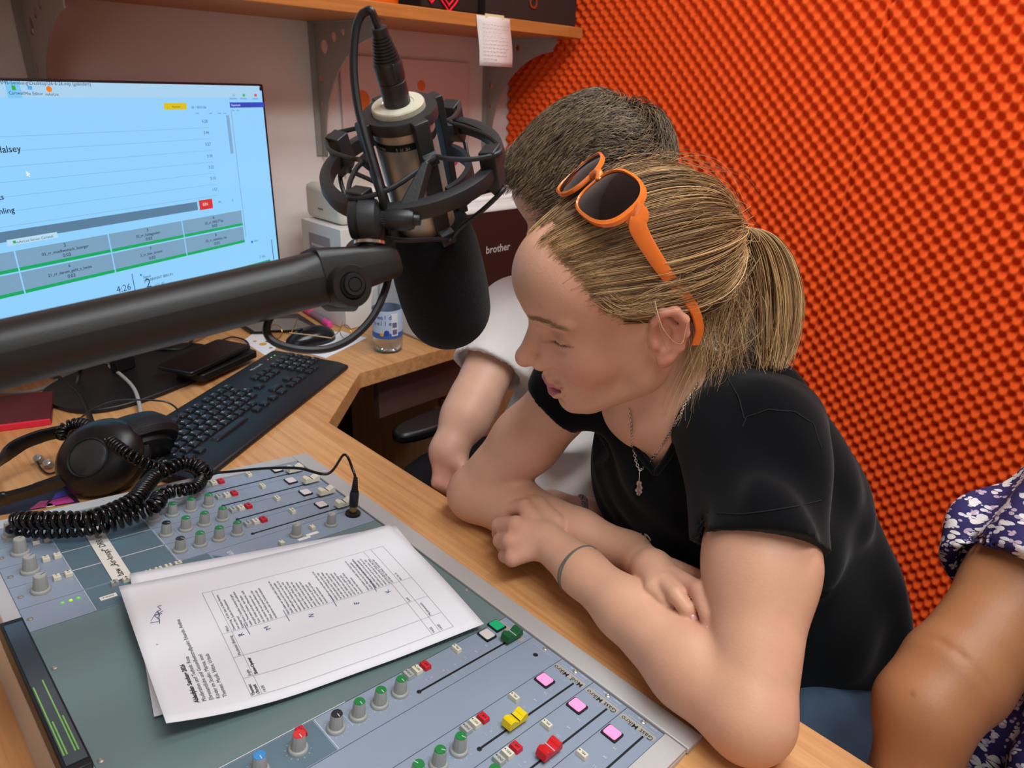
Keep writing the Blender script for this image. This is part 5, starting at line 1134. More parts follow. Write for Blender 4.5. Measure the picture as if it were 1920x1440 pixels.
def head_color(g, base, lip, blush, brow=None):
    base, lip, blush = [np.array(lin(c)[:3]) for c in (base, lip, blush)]
    def f(P):
        Q = ((P - g.t) @ g.R) / g.sc; C = np.repeat(base[None], len(P), 0); hd = np.linalg.norm(Q, axis=1) < .17
        def mix(w, c): 
            nonlocal C; w = np.clip(w, 0, 1)[:, None] * hd[:, None]; C = C * (1 - w) + c * w
        ay = np.abs(Q[:, 1]); x, z = Q[:, 0], Q[:, 2]
        mix(.55 * np.exp(-((x - .112) ** 2 + ay ** 2 * 1.2 + (z + .022) ** 2) / .014 ** 2), blush)
        mix(.45 * np.exp(-((x - .07) ** 2 / .03 ** 2 + (ay - .045) ** 2 / .02 ** 2 + (z + .03) ** 2 / .02 ** 2)), blush)
        mix(.55 * np.clip((ay - .074) / .006, 0, 1) * ((x < .012) & (x > -.035) & (z > -.035) & (z < .040)), blush)
        zu = -.0560 + .0 * ay; w = np.clip((.0255 - ay) / .002, 0, 1) * (x > .068)
        top_ = -.0515 - .0005 * (ay / .01) ** 2 ; bot_ = -.0775 + .0235 * np.clip(ay / .025, 0, 1) ** 1.6
        mix(.85 * w * np.clip((top_ - z) / .0012, 0, 1) * np.clip((z - bot_) / .0014, 0, 1), lip)
        mix(.8 * (ay < .019) * (x > .05) * np.clip((.0022 - np.abs(z + .0630)) / .0006, 0, 1) * np.clip((.0905 - x) / .003, 0, 1), np.array([.09, .02, .025]))
        if brow is not None:
            b = np.array(lin(brow)[:3]); zc = .0300 + .0050 * np.sin(np.clip((ay - .012) / .038, 0, 1) * PI) ; mix(.22 * np.clip((.0038 - np.abs(z - zc)) / .002, 0, 1) * (ay > .012) * (ay < .050) * (x > .05), b)
            mix(.75 * np.exp(-((ay - .0315) / .012) ** 4 - ((z - .0030 - .12 * np.clip(ay - .032, 0, 1)) / .0010) ** 2) * (x > .06), b * .35)
        return np.concatenate([C, np.ones((len(C), 1))], 1)
    return f
def strands(paths, rad_, n=3):
    """many thin tapered tubes at once; paths (S,N,3), rad_ (S,N)"""
    S_, N = paths.shape[:2]; tg = np.gradient(paths, axis=1); tg /= np.linalg.norm(tg, axis=2)[..., None] + 1e-12
    a = np.cross(tg, np.array([.31, .27, .91])); a /= np.linalg.norm(a, axis=2)[..., None] + 1e-9; b = np.cross(tg, a); an = 2 * PI * np.arange(n) / n
    V = paths[:, :, None] + rad_[:, :, None, None] * (a[:, :, None] * np.cos(an)[:, None] + b[:, :, None] * np.sin(an)[:, None])
    s = np.arange(S_)[:, None, None] * N * n; i = np.arange(N - 1)[None, :, None]; j = np.arange(n)[None, None]; j2 = (j + 1) % n
    Q = np.stack([s + i * n + j, s + i * n + j2, s + (i + 1) * n + j2, s + (i + 1) * n + j], -1).reshape(-1, 4)
    return V.reshape(-1, 3), Q
def hair_obj(name, sets, m, parent):
    Vs, Qs, Cs, k = [], [], [], 0
    for paths, rd, cols in sets:
        V, Q = strands(paths, rd); Vs.append(V); Qs.append(Q + k); k += len(V); Cs.append(np.repeat(cols, paths.shape[1] * 3, 0))
    V = np.concatenate(Vs); Q = np.concatenate(Qs); C = np.concatenate(Cs); C = np.concatenate([C, np.ones((len(C), 1))], 1)
    me = bpy.data.meshes.new(name); me.vertices.add(len(V)); me.vertices.foreach_set('co', V.astype(np.float32).ravel()); me.loops.add(len(Q) * 4); me.loops.foreach_set('vertex_index', Q.astype(np.int32).ravel())
    me.polygons.add(len(Q)); me.polygons.foreach_set('loop_start', np.arange(0, len(Q) * 4, 4, dtype=np.int32)); me.update(calc_edges=True); me.polygons.foreach_set('use_smooth', [True] * len(Q)); me.materials.append(m)
    a = me.color_attributes.new('Col', 'FLOAT_COLOR', 'POINT'); a.data.foreach_set('color', C.astype(np.float32).ravel())
    o = bpy.data.objects.new(name, me); COL.objects.link(o); attach(o, parent, None); return o
def folds(seed, n, amp, sc, dirs=None):
    r = np.random.default_rng(seed); K = r.normal(size=(n, 3)) * sc if dirs is None else np.array([np.asarray(dirs[i % len(dirs)]) * sc * r.uniform(.6, 1.4) + r.normal(size=3) * sc * .25 for i in range(n)]); ph = r.uniform(0, 6.28, n); A = amp * r.uniform(.5, 1, n)
    def f(P):
        out = np.zeros(len(P), np.float32)
        for k, p, a in zip(K, ph, A): out += a * np.sin(P @ k.astype(np.float32) + p + .6 * np.sin(P @ (k[::-1] * .37).astype(np.float32)))
        return out
    return f
# ------------------------------------------------------------------ the girl
GR = np.array([[-0.8125755, -0.4863502, -0.3212234], [0.5050513, -0.8626199, 0.0284632], [-0.2909368, -0.1391058, 0.9465756]])
GT = V3(.56418568, .38827745, 1.279 - .20295567)
gh = Grp(GR, GT)
girl = thing('person', 'person in a black T-shirt with blond ponytail, arms folded on the desk edge', 'person', (0.7, .33, 0))
SKIN = '#d5a184'
gsk = skin_mat('skin_girl', SKIN)
gH = Fld(); head(gH, gh); gF = Fld(); fL = Fld(); fR = Fld()
shL, shR = pd(1424, 818, .700), pd(1092, 716, .825); elL, elR = dk(1404, 1342, .036), dk(893, 925, .036)
neckb = V3(.635, .372, .945); nk0 = gh.w((-.030, 0, -.035)); chest = V3(.690, .335, .86)
gF.rc(neckb, shL, .050, .046, k=.05); gF.rc(neckb, shR, .046, .040, k=.03)
gF.el(V3(.678, .345, .87), (.078, .104, .106), k=.03); gF.rc(V3(.71, .330, .82), V3(.79, .31, .62), .066, .085, k=.04)
gF.rc(nk0, neckb, .047, .053, k=.025); gF.rc(gh.w((.012, 0, -.058)), V3(.605, .378, .955), .024, .032, k=.025)
gF.sub(gH, .010)
wrL, wrR = dk(1092, 1072, .048), dk(1180, 1040, .040)
fL.chain([shL, shL + (elL - shL) * .5 + V3(.004, -.004, 0), elL], [.0495, .0475, .037], k=.03); fL.chain([elL, elL + (wrL - elL) * .30, elL + (wrL - elL) * .7, wrL], [.038, .040, .030, .0245], k=.012)
fR.chain([shR, shR + (elR - shR) * .5, elR], [.042, .040, .036], k=.02); fR.chain([elR, elR + (wrR - elR) * .30, elR + (wrR - elR) * .7, wrR], [.036, .036, .029, .0235], k=.012)
# left hand: loose fist, back towards the viewer
def pt(x, y, h): return dk(x, y, h)
kL = [pt(985, 952, .066), pt(968, 985, .060), pt(958, 1015, .050), pt(962, 1046, .038)]
pal = pt(1025, 1015, .052)
fL.rc(wrL, pal, .0245, .022, k=.015)
for q, r_ in zip(kL, (.0110, .0112, .0106, .0098)): fL.rc(pal + (q - pal) * .25, q, .0150, r_, k=.007)
fing = [[(985, 952, .066), (948, 955, .050), (942, 975, .026)], [(968, 985, .060), (936, 985, .044), (935, 1000, .022)], [(958, 1015, .050), (938, 1014, .034), (944, 1026, .014)], [(962, 1046, .038), (947, 1042, .024), (958, 1052, .011)]]
for P_, r_ in zip(fing, (.0090, .0092, .0088, .0080)):
    W_ = [pt(*p) for p in P_]; fR.chain(W_, [r_ + .0022, r_, r_ - .001], k=.0022); fR.rc(W_[2], W_[2] + (pal - W_[2]) * .35, r_ - .001, r_ - .0015, k=.003)
fL.chain([pt(1040, 985, .056), pt(1008, 950, .062), pt(975, 937, .062), pt(948, 935, .054)], [.015, .0115, .0092, .0078], k=.008)
# right hand: resting over the left forearm, fingers pointing away from the wrist
pR = dk(1225, 1070, .066); fR.rc(wrR, pR, .0235, .021, k=.015)
kR = [dk(1256, 1074, .078), dk(1244, 1092, .080), dk(1226, 1104, .076)]
for q in kR: fR.rc(pR, q, .017, .0105, k=.010)
for P_, rr2 in (([(1256, 1076, .082), (1310, 1106, .098), (1326, 1150, .090), (1333, 1188, .078)], (.0098, .0088, .0078, .0062)), ([(1244, 1092, .082), (1268, 1116, .088), (1288, 1142, .083), (1303, 1166, .074)], (.0098, .0086, .0078, .0064)),
               ([(1226, 1104, .076), (1246, 1126, .076), (1264, 1144, .070), (1280, 1158, .062)], (.0090, .0078, .0068, .0056)), ([(1262, 1064, .074), (1320, 1088, .082), (1352, 1118, .074)], (.0095, .0085, .0075))):
    fR.chain([dk(*p) for p in P_], rr2, k=.0022)
gF.sub(fL, .003); gF.sub(fR, .0012)
crease = [(elL, elL + (wrL - elL) * .1)]
hc = head_color(gh, SKIN, '#b8606c', '#cf7f6c', brow='#8a6448')
def gcol(P):
    C = hc(P); red = np.array(lin('#c97c6c')[:3])
    for q in [pt(*p[0]) for p in fing] + [elL, elR] + [dk(1305, 1105, .098), dk(1322, 1165, .085)]:
        w_ = .35 * np.exp(-((P - q) ** 2).sum(1) / .014 ** 2)[:, None]; C[:, :3] = C[:, :3] * (1 - w_) + red * w_
    return C
skin_obj('body_skin', gF, .0021, (.30, .02, .60), (.95, .74, 1.26), gsk, girl, gcol, it=1)
# T-shirt
black = mat('tshirt_black', '#06070a', .95, bump=(2600, .18), sheen=.10, spec=.12)
tF = Fld(); bk = V3(.76, .30, .84)
tF.rc(V3(.66, .365, .940), shL + V3(.004, 0, .000), .060, .054, k=.03); tF.rc(V3(.66, .365, .945), shR + V3(.01, 0, .002), .060, .052, k=.035)
tF.el(V3(.685, .345, .86), (.110, .136, .122), k=.035); tF.chain([V3(.722, .325, .905), V3(.765, .288, .80), V3(.80, .248, .66), V3(.82, .235, .52)], [.092, .116, .132, .145], k=.045)
tF.rc(V3(.705, .330, .80), V3(.79, .320, .60), .088, .105, k=.04)
slE = shL + (elL - shL) * .44 + V3(.002, 0, 0); tF.rc(shL + V3(.003, 0, .000), slE, .0560, .0605, k=.03); srE = shR + (elR - shR) * .20; tF.rc(shR + V3(.006, 0, .004), srE, .050, .0500, k=.03)
dL = unit(elL - shL); dR = unit(elR - shR)
def cut_sleeve(sh, e_, d, r):
    # flat hem and hollow opening
    return lambda P, D: D
tfold = folds(3, 7, .0034, 38, [(1, .4, -.5), (.2, 1, -.8), (.6, -.6, .7)]); tf2 = folds(5, 5, .0016, 90, [(1, .3, -.4), (.2, .9, -.8)])
vtop = gh.w((-.02, 0, -.05)); vA = pd(1262, 884, .62)
def tpost(P, D):
    D = D + tfold(P) + tf2(P)
    for s_, e_, d, r in ((shL, slE, dL, .0530), (shR, srE, dR, .0432)):
        v = P - e_.astype(np.float32); t = v @ d.astype(np.float32); rad_ = np.linalg.norm(v - t[:, None] * d.astype(np.float32), axis=1)
        zone = (rad_ < .085) & (t > -.02) & (t < .12); D = np.where(zone, np.maximum(D, t), D)
        inner = np.maximum(rad_ - r, -(t + .022)); D = np.where(zone, np.maximum(D, -inner), D)
    # V neck: a wedge opened along the viewer's side of the collar
    q = P - CAM.astype(np.float32); z_ = q @ FW.astype(np.float32); X = CX + FPX * (q @ RT.astype(np.float32)) / z_; Y = CY - FPX * (q @ UP.astype(np.float32)) / z_
    return D
def onto(F, x, y, t0=.45, n=50):
    """where the sight line through a picture point meets a surface"""
    r = ray(x, y); L_ = np.linalg.norm(r); t = t0
    for _ in range(n):
        t += float(F((CAM + r * t)[None])[0]) * .8 / L_
    return CAM + r * t
VO, cA, cB = onto(tF, 1229, 888), onto(tF, 1318, 700), onto(tF, 1168, 775)
CLP = [onto(tF, x, y) for x, y in ((1165, 772), (1178, 812), (1200, 852), (1229, 888), (1256, 850), (1280, 800), (1303, 745), (1322, 700))]
def wedge_cut(P, D):
    a = VO; l1 = unit(cA - a); l2 = unit(cB - a); n0 = unit(np.cross(l1, l2)); n1 = np.cross(l1, n0); n2 = np.cross(n0, l2)
    if n1 @ (cB - a) < 0: n1 = -n1
    if n2 @ (cA - a) < 0: n2 = -n2
    v = P - a.astype(np.float32); w_ = np.minimum(v @ n1.astype(np.float32), v @ n2.astype(np.float32)); dep = np.abs(v @ n0.astype(np.float32)) - .040
    return np.maximum(D, -np.maximum(-w_, dep))
tF.rc(nk0, neckb + V3(0, 0, .016), .050, .051, k=.006, op=-1)
tF.post = lambda P, D: wedge_cut(P, tpost(P, D))
tshirt = skin_obj('t_shirt', tF, .0032, (.48, .02, .46), (1.02, .70, 1.08), black, girl, it=2)

for nm__, P_ in (('sleeve_seam', [(1392, 800), (1400, 782), (1440, 768), (1490, 772), (1525, 795), (1540, 840)]), ('shoulder_seam', [(1395, 785), (1385, 745), (1362, 705)]), ('hem_stitch', [(1344, 962), (1390, 964), (1440, 958), (1500, 948), (1540, 938)])):
    k_ = np.linspace(0, len(P_) - 1, 16); q_ = [onto(tF, np.interp(t, range(len(P_)), [p[0] for p in P_]), np.interp(t, range(len(P_)), [p[1] for p in P_])) for t in k_]; MB().tube(spline([p - unit(p - CAM) * .0002 for p in q_], 8), .0006, 6).obj(nm__, mat('seam_thread', '#101114', .9), tshirt, smooth=180)
nm_ = mat('shirt_print', '#c9b9ae', .7)
for chh, x, y, sz, rz in (('S', 1197, 995, .026, -28), ('R', 1222, 1040, .026, -22), ('K', 1252, 1055, .026, -10)):
    c = onto(tF, x, y); n_ = V3(*[(float(tF((c + e)[None])[0]) - float(tF((c - e)[None])[0])) for e in np.eye(3) * .012]); n_ = unit(n_); xa_ = unit(RT - n_ * (RT @ n_)); 
    text('shirt_letter', chh, sz, frame(c + n_ * .0035, xa_, z=n_) @ RZ(rz), nm_, tshirt, ext=.0002, bold=.0004)
# jeans
jF = Fld(); jF.chain([V3(.82, .20, .50), V3(.62, .10, .555), V3(.38, .06, .545)], [.125, .088, .070], k=.04); jF.chain([V3(.82, .34, .50), V3(.62, .40, .54), V3(.40, .44, .54)], [.125, .088, .070], k=.04)
jF.chain([V3(.38, .06, .53), V3(.42, .06, .10)], [.066, .045], k=.03); jF.chain([V3(.40, .44, .53), V3(.44, .44, .10)], [.066, .045], k=.03)
jfo = folds(8, 8, .0035, 45, [(1, .5, .2), (.3, 1, .6)]); jF.post = lambda P, D: D + jfo(P)
skin_obj('jeans', jF, .006, (.28, -.06, .04), (1.0, .60, .66), mat('denim', '#34475c', .85, bump=(1400, .4), vary=(14, .25)), girl, it=1)
shF = Fld()
for yy in (.06, .44): shF.rc(V3(.44, yy, .05), V3(.30, yy, .035), .042, .035, k=.02)
shF.half(V3(0, 0, .004), V3(0, 0, -1)); skin_obj('shoes', shF, .006, (.22, -.02, 0), (.52, .52, .12), mat('shoe_white', '#c8c8c8', .5), girl)

for F_, x, y, w_ in ((fR, 1303, 1163, .0048), (fR, 1331, 1184, .0042)):
    c = onto(F_, x, y); n_ = unit(V3(*[(float(F_((c + e)[None])[0]) - float(F_((c - e)[None])[0])) for e in np.eye(3) * .003])); d_n = unit(ray(x + 14, y + 20) - ray(x, y)); xa_ = unit(d_n - n_ * (d_n @ n_))
    MB().lathe([(0, .0011), (.6, .0009), (.9, .0004), (1, -.0002)], frame(c + n_ * .0006, xa_, z=n_) @ Matrix.Diagonal((w_ * 1.25, w_ * .8, 1, 1)), 20).obj('fingernail', mat('nail_pink', '#dba79c', .25, coat=.3), girl, smooth=180)
# ------------------------------------------------------------------ girl: hair
HLX = np.array([-.040, -.030, .010, .017, .0305, .041, .049, .0553, .0624, .068, .074, .09])
HLZ = np.array([-.030, .030, .036, .026, .0387, .0571, .0696, .083, .0944, .1015, .105, .12])
def skull_radius(g, dirs, c0=(-.015, 0, .045), F=None, r0=.125):
    """distance from c0 to the surface along local directions"""
    c0 = np.array(c0); t = np.full(len(dirs), r0)
    for _ in range(8):
        d = F(g.w_many(c0 + dirs * t[:, None])); t = t - d * .9
    return t
Grp.w_many = lambda s, P: (P * s.sc) @ s.R.T + s.t
def skull_field(g):
    F = Fld(); e = lambda *a, **k: F.el(*a, g=g, **k)
    e((-.016, 0, .046), (.092, .073, .082), k=.02); e((.040, 0, .050), (.062, .062, .060), k=.025); e((.032, 0, -.014), (.062, .056, .062), k=.025); e((.062, 0, .058), (.040, .048, .038), k=.02); return F
sF = skull_field(gh); c0 = V3(-.015, 0, .045); PTR = V3(-.1215, .001, .046)
def scalp(Q):
    z = np.interp(Q[:, 0], HLX, HLZ); return np.where(Q[:, 0] < -.042, Q[:, 2] > -.036 + .25 * np.clip(-.042 - Q[:, 0], 0, .05), Q[:, 2] > z)
hairm = mat('hair_strands', '#8a6a45', .42, attr=True, spec=.5)
capm = mat('scalp_hair', '#73563a', .8, bump=(160, .8, (1, 1, 1)), vary=(60, .25))
def fib(n, seed=0):
    i = np.arange(n) + .5; ph = np.arccos(1 - 2 * i / n); th = PI * (1 + 5 ** .5) * i; d = np.stack([np.cos(th) * np.sin(ph), np.sin(th) * np.sin(ph), np.cos(ph)], 1); return d
capF = Fld(); capF.sub(sF, .001); capF.post = lambda P, D: D - .0006
def capdrop(P):
    Q = (P - gh.t) @ gh.R; return ~scalp(Q + np.where(Q[:, :1] > 0, 1, 0) * V3(.007, 0, -.013))
skin_obj('hair_base', capF, .0030, gh.t - .16, gh.t + .20, capm, girl, drop=capdrop)
BL = np.array([lin(c)[:3] for c in ('#866545', '#a07c52', '#b89262', '#d2ae7c', '#63472f', '#c09a68')])
def girl_hair():
    nC = 560; K = 9; N = 18; r = np.random.default_rng(11)
    d = fib(6400); t = skull_radius(gh, d, F=sF); Q = c0 + d * t[:, None]; ok = scalp(Q) & (Q[:, 0] > -.10); Q = Q[ok]; Q = Q[r.permutation(len(Q))][:nC]
    # add the hairline itself, densely
    hx = np.linspace(.017, .0735, 90); hz = np.interp(hx, HLX, HLZ); hy = np.sqrt(np.clip(1 - (hx / .0745) ** 3.2, 0, 1)) * .068
    HLp = np.concatenate([np.stack([hx, hy, hz], 1), np.stack([hx, -hy, hz], 1)]); dd = HLp - c0; dd /= np.linalg.norm(dd, axis=1)[:, None]; dd = dd + r.normal(size=dd.shape) * .028; dd /= np.linalg.norm(dd, axis=1)[:, None]; HLp = c0 + dd * skull_radius(gh, dd, F=sF)[:, None]
    Q = np.concatenate([Q, HLp]); n = len(Q); A = Q - c0; A /= np.linalg.norm(A, axis=1)[:, None]; B = (PTR - c0) / np.linalg.norm(PTR - c0)
    s = np.linspace(0, 1, N); P = np.zeros((n, K, N, 3)); off = r.normal(size=(n, K, 3)); off -= (off * A[:, None]).sum(-1)[..., None] * A[:, None]
    om = np.arccos(np.clip(A @ B, -1, 1)); sag = r.normal(size=n) * .05 + .04
    D = (np.sin((1 - s)[None] * om[:, None])[..., None] * A[:, None] + np.sin(s[None] * om[:, None])[..., None] * B) / np.sin(om)[:, None, None]
    side = np.cross(A, B); side /= np.linalg.norm(side, axis=1)[:, None] + 1e-9
    sg = np.sign(side[:, 2] + 1e-6); D = D + (side * (-sg * (.10 + sag))[:, None])[:, None] * np.sin(s * PI)[None, :, None] * np.clip(Q[:, 0] / .05 + .5, .2, 1)[:, None, None]
    Dk = D[:, None] + off[:, :, None] * (.014 * (1 - .6 * s) + .004)[None, None, :, None] + (r.normal(size=(n, K, 1, 3)) * .006) * np.sin(s * 9 + r.uniform(0, 6, (n, K, 1)))[..., None]
    Dk /= np.linalg.norm(Dk, axis=-1)[..., None]; F_ = Dk.reshape(-1, 3); R_ = skull_radius(gh, F_, F=sF).reshape(n, K, N)
    lift = (.0018 + .0085 * np.sin(np.clip(s * 1.25, 0, 1) * PI / 2) ** 1.5)[None, None] * (1 + .25 * r.normal(size=(n, K, 1))) + (np.linalg.norm(PTR - c0) - .106) * np.clip((s - .75) / .25, 0, 1)[None, None] * .8
    P = c0 + Dk * (R_ + lift)[..., None]; P4 = P; n_all = n; P = P.reshape(-1, N, 3); cl = BL[r.choice([0, 1, 2, 3, 4, 5], n, p=[.26, .26, .18, .08, .12, .10])]
    C = np.repeat(cl, K, 0) * r.uniform(.8, 1.2, (n * K, 1)); rd = np.repeat(r.uniform(.00034, .00070, (n * K, 1)), N, 1) * (.45 + .55 * np.clip(s * 5, 0, 1) - .2 * s)[None]
    sets = [(P @ gh.R.T + gh.t, rd, C)]
    # ponytail
    n = 620; N = 22; s = np.linspace(0, 1, N); root = gh.w(PTR)
    dz = (root - CAM) @ FW; path = [root + r_ for r_ in (V3(0, 0, 0),)] + [pd(1412, 436, dz + .004), pd(1440, 470, dz + .010), pd(1457, 530, dz + .016), pd(1462, 590, dz + .020), pd(1458, 650, dz + .020), pd(1450, 690, dz + .016)]
    C_ = spline(path, 12); u = np.linspace(0, len(C_) - 1, N); C_ = np.stack([np.interp(u, np.arange(len(C_)), C_[:, i]) for i in range(3)], 1)
    ang = r.uniform(0, 6.28, n); rr = np.sqrt(r.uniform(0, 1, n)); wid = (.007 + .021 * np.sin(np.clip(s * 1.7, 0, 1) * PI / 2) - .010 * np.clip((s - .65) / .35, 0, 1))
    X_, Y_ = RT * .95 + FW * .2, FW
    o = (np.cos(ang) * rr)[:, None, None] * X_ * wid[None, :, None] + (np.sin(ang) * rr)[:, None, None] * Y_ * wid[None, :, None] * .8
    wv = np.sin(s[None] * r.uniform(3, 8, (n, 1)) + r.uniform(0, 6, (n, 1)))[..., None] * r.normal(size=(n, 1, 3)) * .003 * s[None, :, None]
    ln = 1.02 - .5 * r.uniform(0, 1, n) ** 1.6; Pp = C_[None] + o + wv; idx = np.clip(s[None] * ln[:, None] * (N - 1), 0, N - 1); i0 = np.floor(idx).astype(int); i1 = np.minimum(i0 + 1, N - 1); f = (idx - i0)[..., None]
    ar = np.arange(n)[:, None]; Pp = Pp[ar, i0] * (1 - f) + Pp[ar, i1] * f
    C = BL[r.choice(6, n, p=[.2, .22, .2, .16, .08, .14])] * r.uniform(.8, 1.2, (n, 1)); sets.append((Pp, np.repeat(r.uniform(.0004, .0008, (n, 1)), N, 1) * (1 - .6 * s)[None], C))
    # loose strands: nape, behind the ear, wisps at the temple and flyaways
    L_ = []; 
    def loose(px, dpt, n, jit, end=1.0):
        base = spline([pd(x, y, d) for (x, y), d in zip(px, dpt)], 10)
        for _ in range(n):
            j = r.normal(size=3) * jit; j2 = r.normal(size=3) * jit * 1.6; t = np.linspace(0, r.uniform(.6, end), N)[:, None]; q = np.stack([np.interp(t[:, 0] * (len(base) - 1), np.arange(len(base)), base[:, i]) for i in range(3)], 1)
            L_.append(q + j * (1 - t) + j2 * t + np.sin(t * r.uniform(3, 9) + r.uniform(0, 6)) * r.normal(size=3) * jit * .6)
    loose([(1330, 560), (1322, 620), (1300, 680), (1278, 740), (1268, 790)], [.690, .690, .685, .680, .675], 70, .006); loose([(1350, 520), (1348, 600), (1328, 680), (1300, 730)], [.70, .70, .695, .69], 130, .010); loose([(1345, 540), (1352, 600), (1356, 650), (1350, 690)], [.71, .712, .712, .71], 240, .013); loose([(1370, 500), (1385, 580), (1390, 640), (1380, 680)], [.705, .71, .71, .71], 120, .012)
    loose([(1380, 470), (1392, 540), (1375, 620), (1340, 670)], [.70, .70, .70, .70], 110, .010); loose([(1290, 540), (1305, 600), (1318, 660), (1300, 720)], [.655, .668, .675, .68], 60, .006)
    loose([(1010, 445), (1050, 480), (1100, 505), (1150, 498), (1200, 455), (1240, 440)], [.652, .640, .628, .615, .605, .610], 16, .0035); loose([(1060, 490), (1110, 530), (1180, 560), (1240, 540), (1300, 520)], [.640, .622, .606, .605, .62], 40, .004)
    loose([(1110, 545), (1160, 580), (1205, 575), (1250, 560), (1310, 545)], [.620, .606, .600, .60, .625], 40, .004); loose([(1225, 560), (1245, 620), (1272, 640), (1290, 600)], [.585, .578, .58, .60], 3, .003)
    loose([(1180, 330), (1250, 300), (1340, 320), (1400, 400)], [.69, .70, .70, .69], 22, .009); loose([(1100, 350), (1160, 305), (1230, 288), (1310, 297)], [.70, .70, .71, .72], 14, .006, .9)
    loose([(1010, 470), (1000, 500), (1015, 540), (1060, 560)], [.656, .652, .64, .62], 5, .003)
    L_ = np.array(L_); n = len(L_); sets.append((L_, np.repeat(r.uniform(.00018, .0004, (n, 1)), N, 1) * (1 - .7 * s)[None], BL[r.choice(6, n, p=[.15, .2, .2, .25, .05, .15])]))
    # frizz hovering over the combed hair
    m = 700; i_ = r.integers(0, n_all, m); tt = np.linspace(0, 1, 12); st = r.uniform(0, .8, m); Df = Dk[i_, r.integers(0, K, m)]
    ix_ = np.clip((st[:, None] + tt[None] * r.uniform(.15, .45, (m, 1))) * (18 - 1), 0, 17); a0_ = np.floor(ix_).astype(int); a1_ = np.minimum(a0_ + 1, 17); fr = (ix_ - a0_)[..., None]; am = np.arange(m)[:, None]
    q_ = P4[i_, 0][am, a0_] * (1 - fr) + P4[i_, 0][am, a1_] * fr; q_ = q_ + r.normal(size=(m, 1, 3)) * .006 * tt[None, :, None] + (q_ - c0) * (.02 + .05 * np.sin(tt * PI)[None, :, None] * r.uniform(0, 1, (m, 1, 1))) + r.normal(size=(m, 1, 3)) * .003 * np.sin(tt * 7)[None, :, None]
    sets.append((q_ @ gh.R.T + gh.t, np.full((m, 12), .00018), BL[r.choice([1, 2, 3, 5], m)] * 1.1))
    # short down along the hairline
    m_ = np.repeat(HLp, 10, 0) + r.normal(size=(len(HLp) * 10, 3)) * .0035; A2 = m_ - c0; A2 /= np.linalg.norm(A2, axis=1)[:, None]; tt = np.linspace(0, 1, 6)
    D2 = A2[:, None] + (B - A2)[:, None] * (tt * .22)[None, :, None] + r.normal(size=(len(m_), 1, 3)) * tt[None, :, None] * .03; D2 /= np.linalg.norm(D2, axis=-1)[..., None]
    R2 = skull_radius(gh, D2.reshape(-1, 3), F=sF).reshape(len(m_), 6); P2_ = (c0 + D2 * (R2 + .0004 + .0022 * tt)[..., None]) @ gh.R.T + gh.t
    sets.append((P2_, np.full((len(m_), 6), .00022), BL[r.choice([2, 3, 5], len(m_))] * 1.1))
    hair_obj('hair', sets, hairm, girl)
    MB().tube([root + .009 * (math.cos(a) * unit(np.cross(path[1] - root, UP)) + math.sin(a) * unit(np.cross(path[1] - root, np.cross(path[1] - root, UP)))) for a in np.linspace(0, 2 * PI, 24, endpoint=False)], .0055, 8, closed=True).obj('hair_tie', mat('hair_tie_mauve', '#6a5560', .9, bump=(700, .6)), girl, smooth=180)
girl_hair()
# lashes
def lash():
    ps = []; r = np.random.default_rng(2)
    for k in range(34):
        t = k / 33; a = np.array([.0815 - .010 * t ** 2.2, .0200 + .0245 * t, .0036 + .0020 * t]); o_ = unit(V3(.7 - .5 * t, .15 + .6 * t, -.45)) * (.0060 + .0015 * math.sin(t * PI)); q = np.linspace(0, 1, 5)[:, None]
        ps.append(a + o_ * q + V3(0, 0, .0022) * q ** 2 + r.normal(size=3) * .0003 * q)
    ps = np.array(ps); return [(ps @ gh.R.T + gh.t, np.full((len(ps), 5), .00030) * np.linspace(1, .3, 5), np.repeat(np.array([[.03, .018, .012]]), len(ps), 0))]
hair_obj('eyelashes', lash(), hairm, girl)
def brows():
    r = np.random.default_rng(4); n = 170; t = r.uniform(0, 1, n); y = .012 + .038 * t; z = .0300 + .0050 * np.sin(t * PI) + r.normal(size=n) * .0016; x = .1040 - .010 * t - .020 * t ** 2.4
    # put the roots on the skin
    P = np.stack([x, y, z], 1); d = P - V3(.03, 0, .03); d /= np.linalg.norm(d, axis=1)[:, None]; R_ = skull_radius(gh, d, c0=(.03, 0, .03), F=gH, r0=.075); P = V3(.03, 0, .03) + d * R_[:, None]
    u = np.stack([-.35 - .4 * t, .8 + 0 * t, .35 - .5 * t], 1); q = np.linspace(0, 1, 4)[None, :, None]; ps = P[:, None] + u[:, None] * q * .0055 + d[:, None] * (.0002 + .0008 * np.sin(q * 3))
    return [(ps @ gh.R.T + gh.t, np.full((n, 4), .00016), np.repeat(np.array([lin('#ad8560')[:3]]), n, 0))]
hair_obj('eyebrow', brows(), hairm, girl)
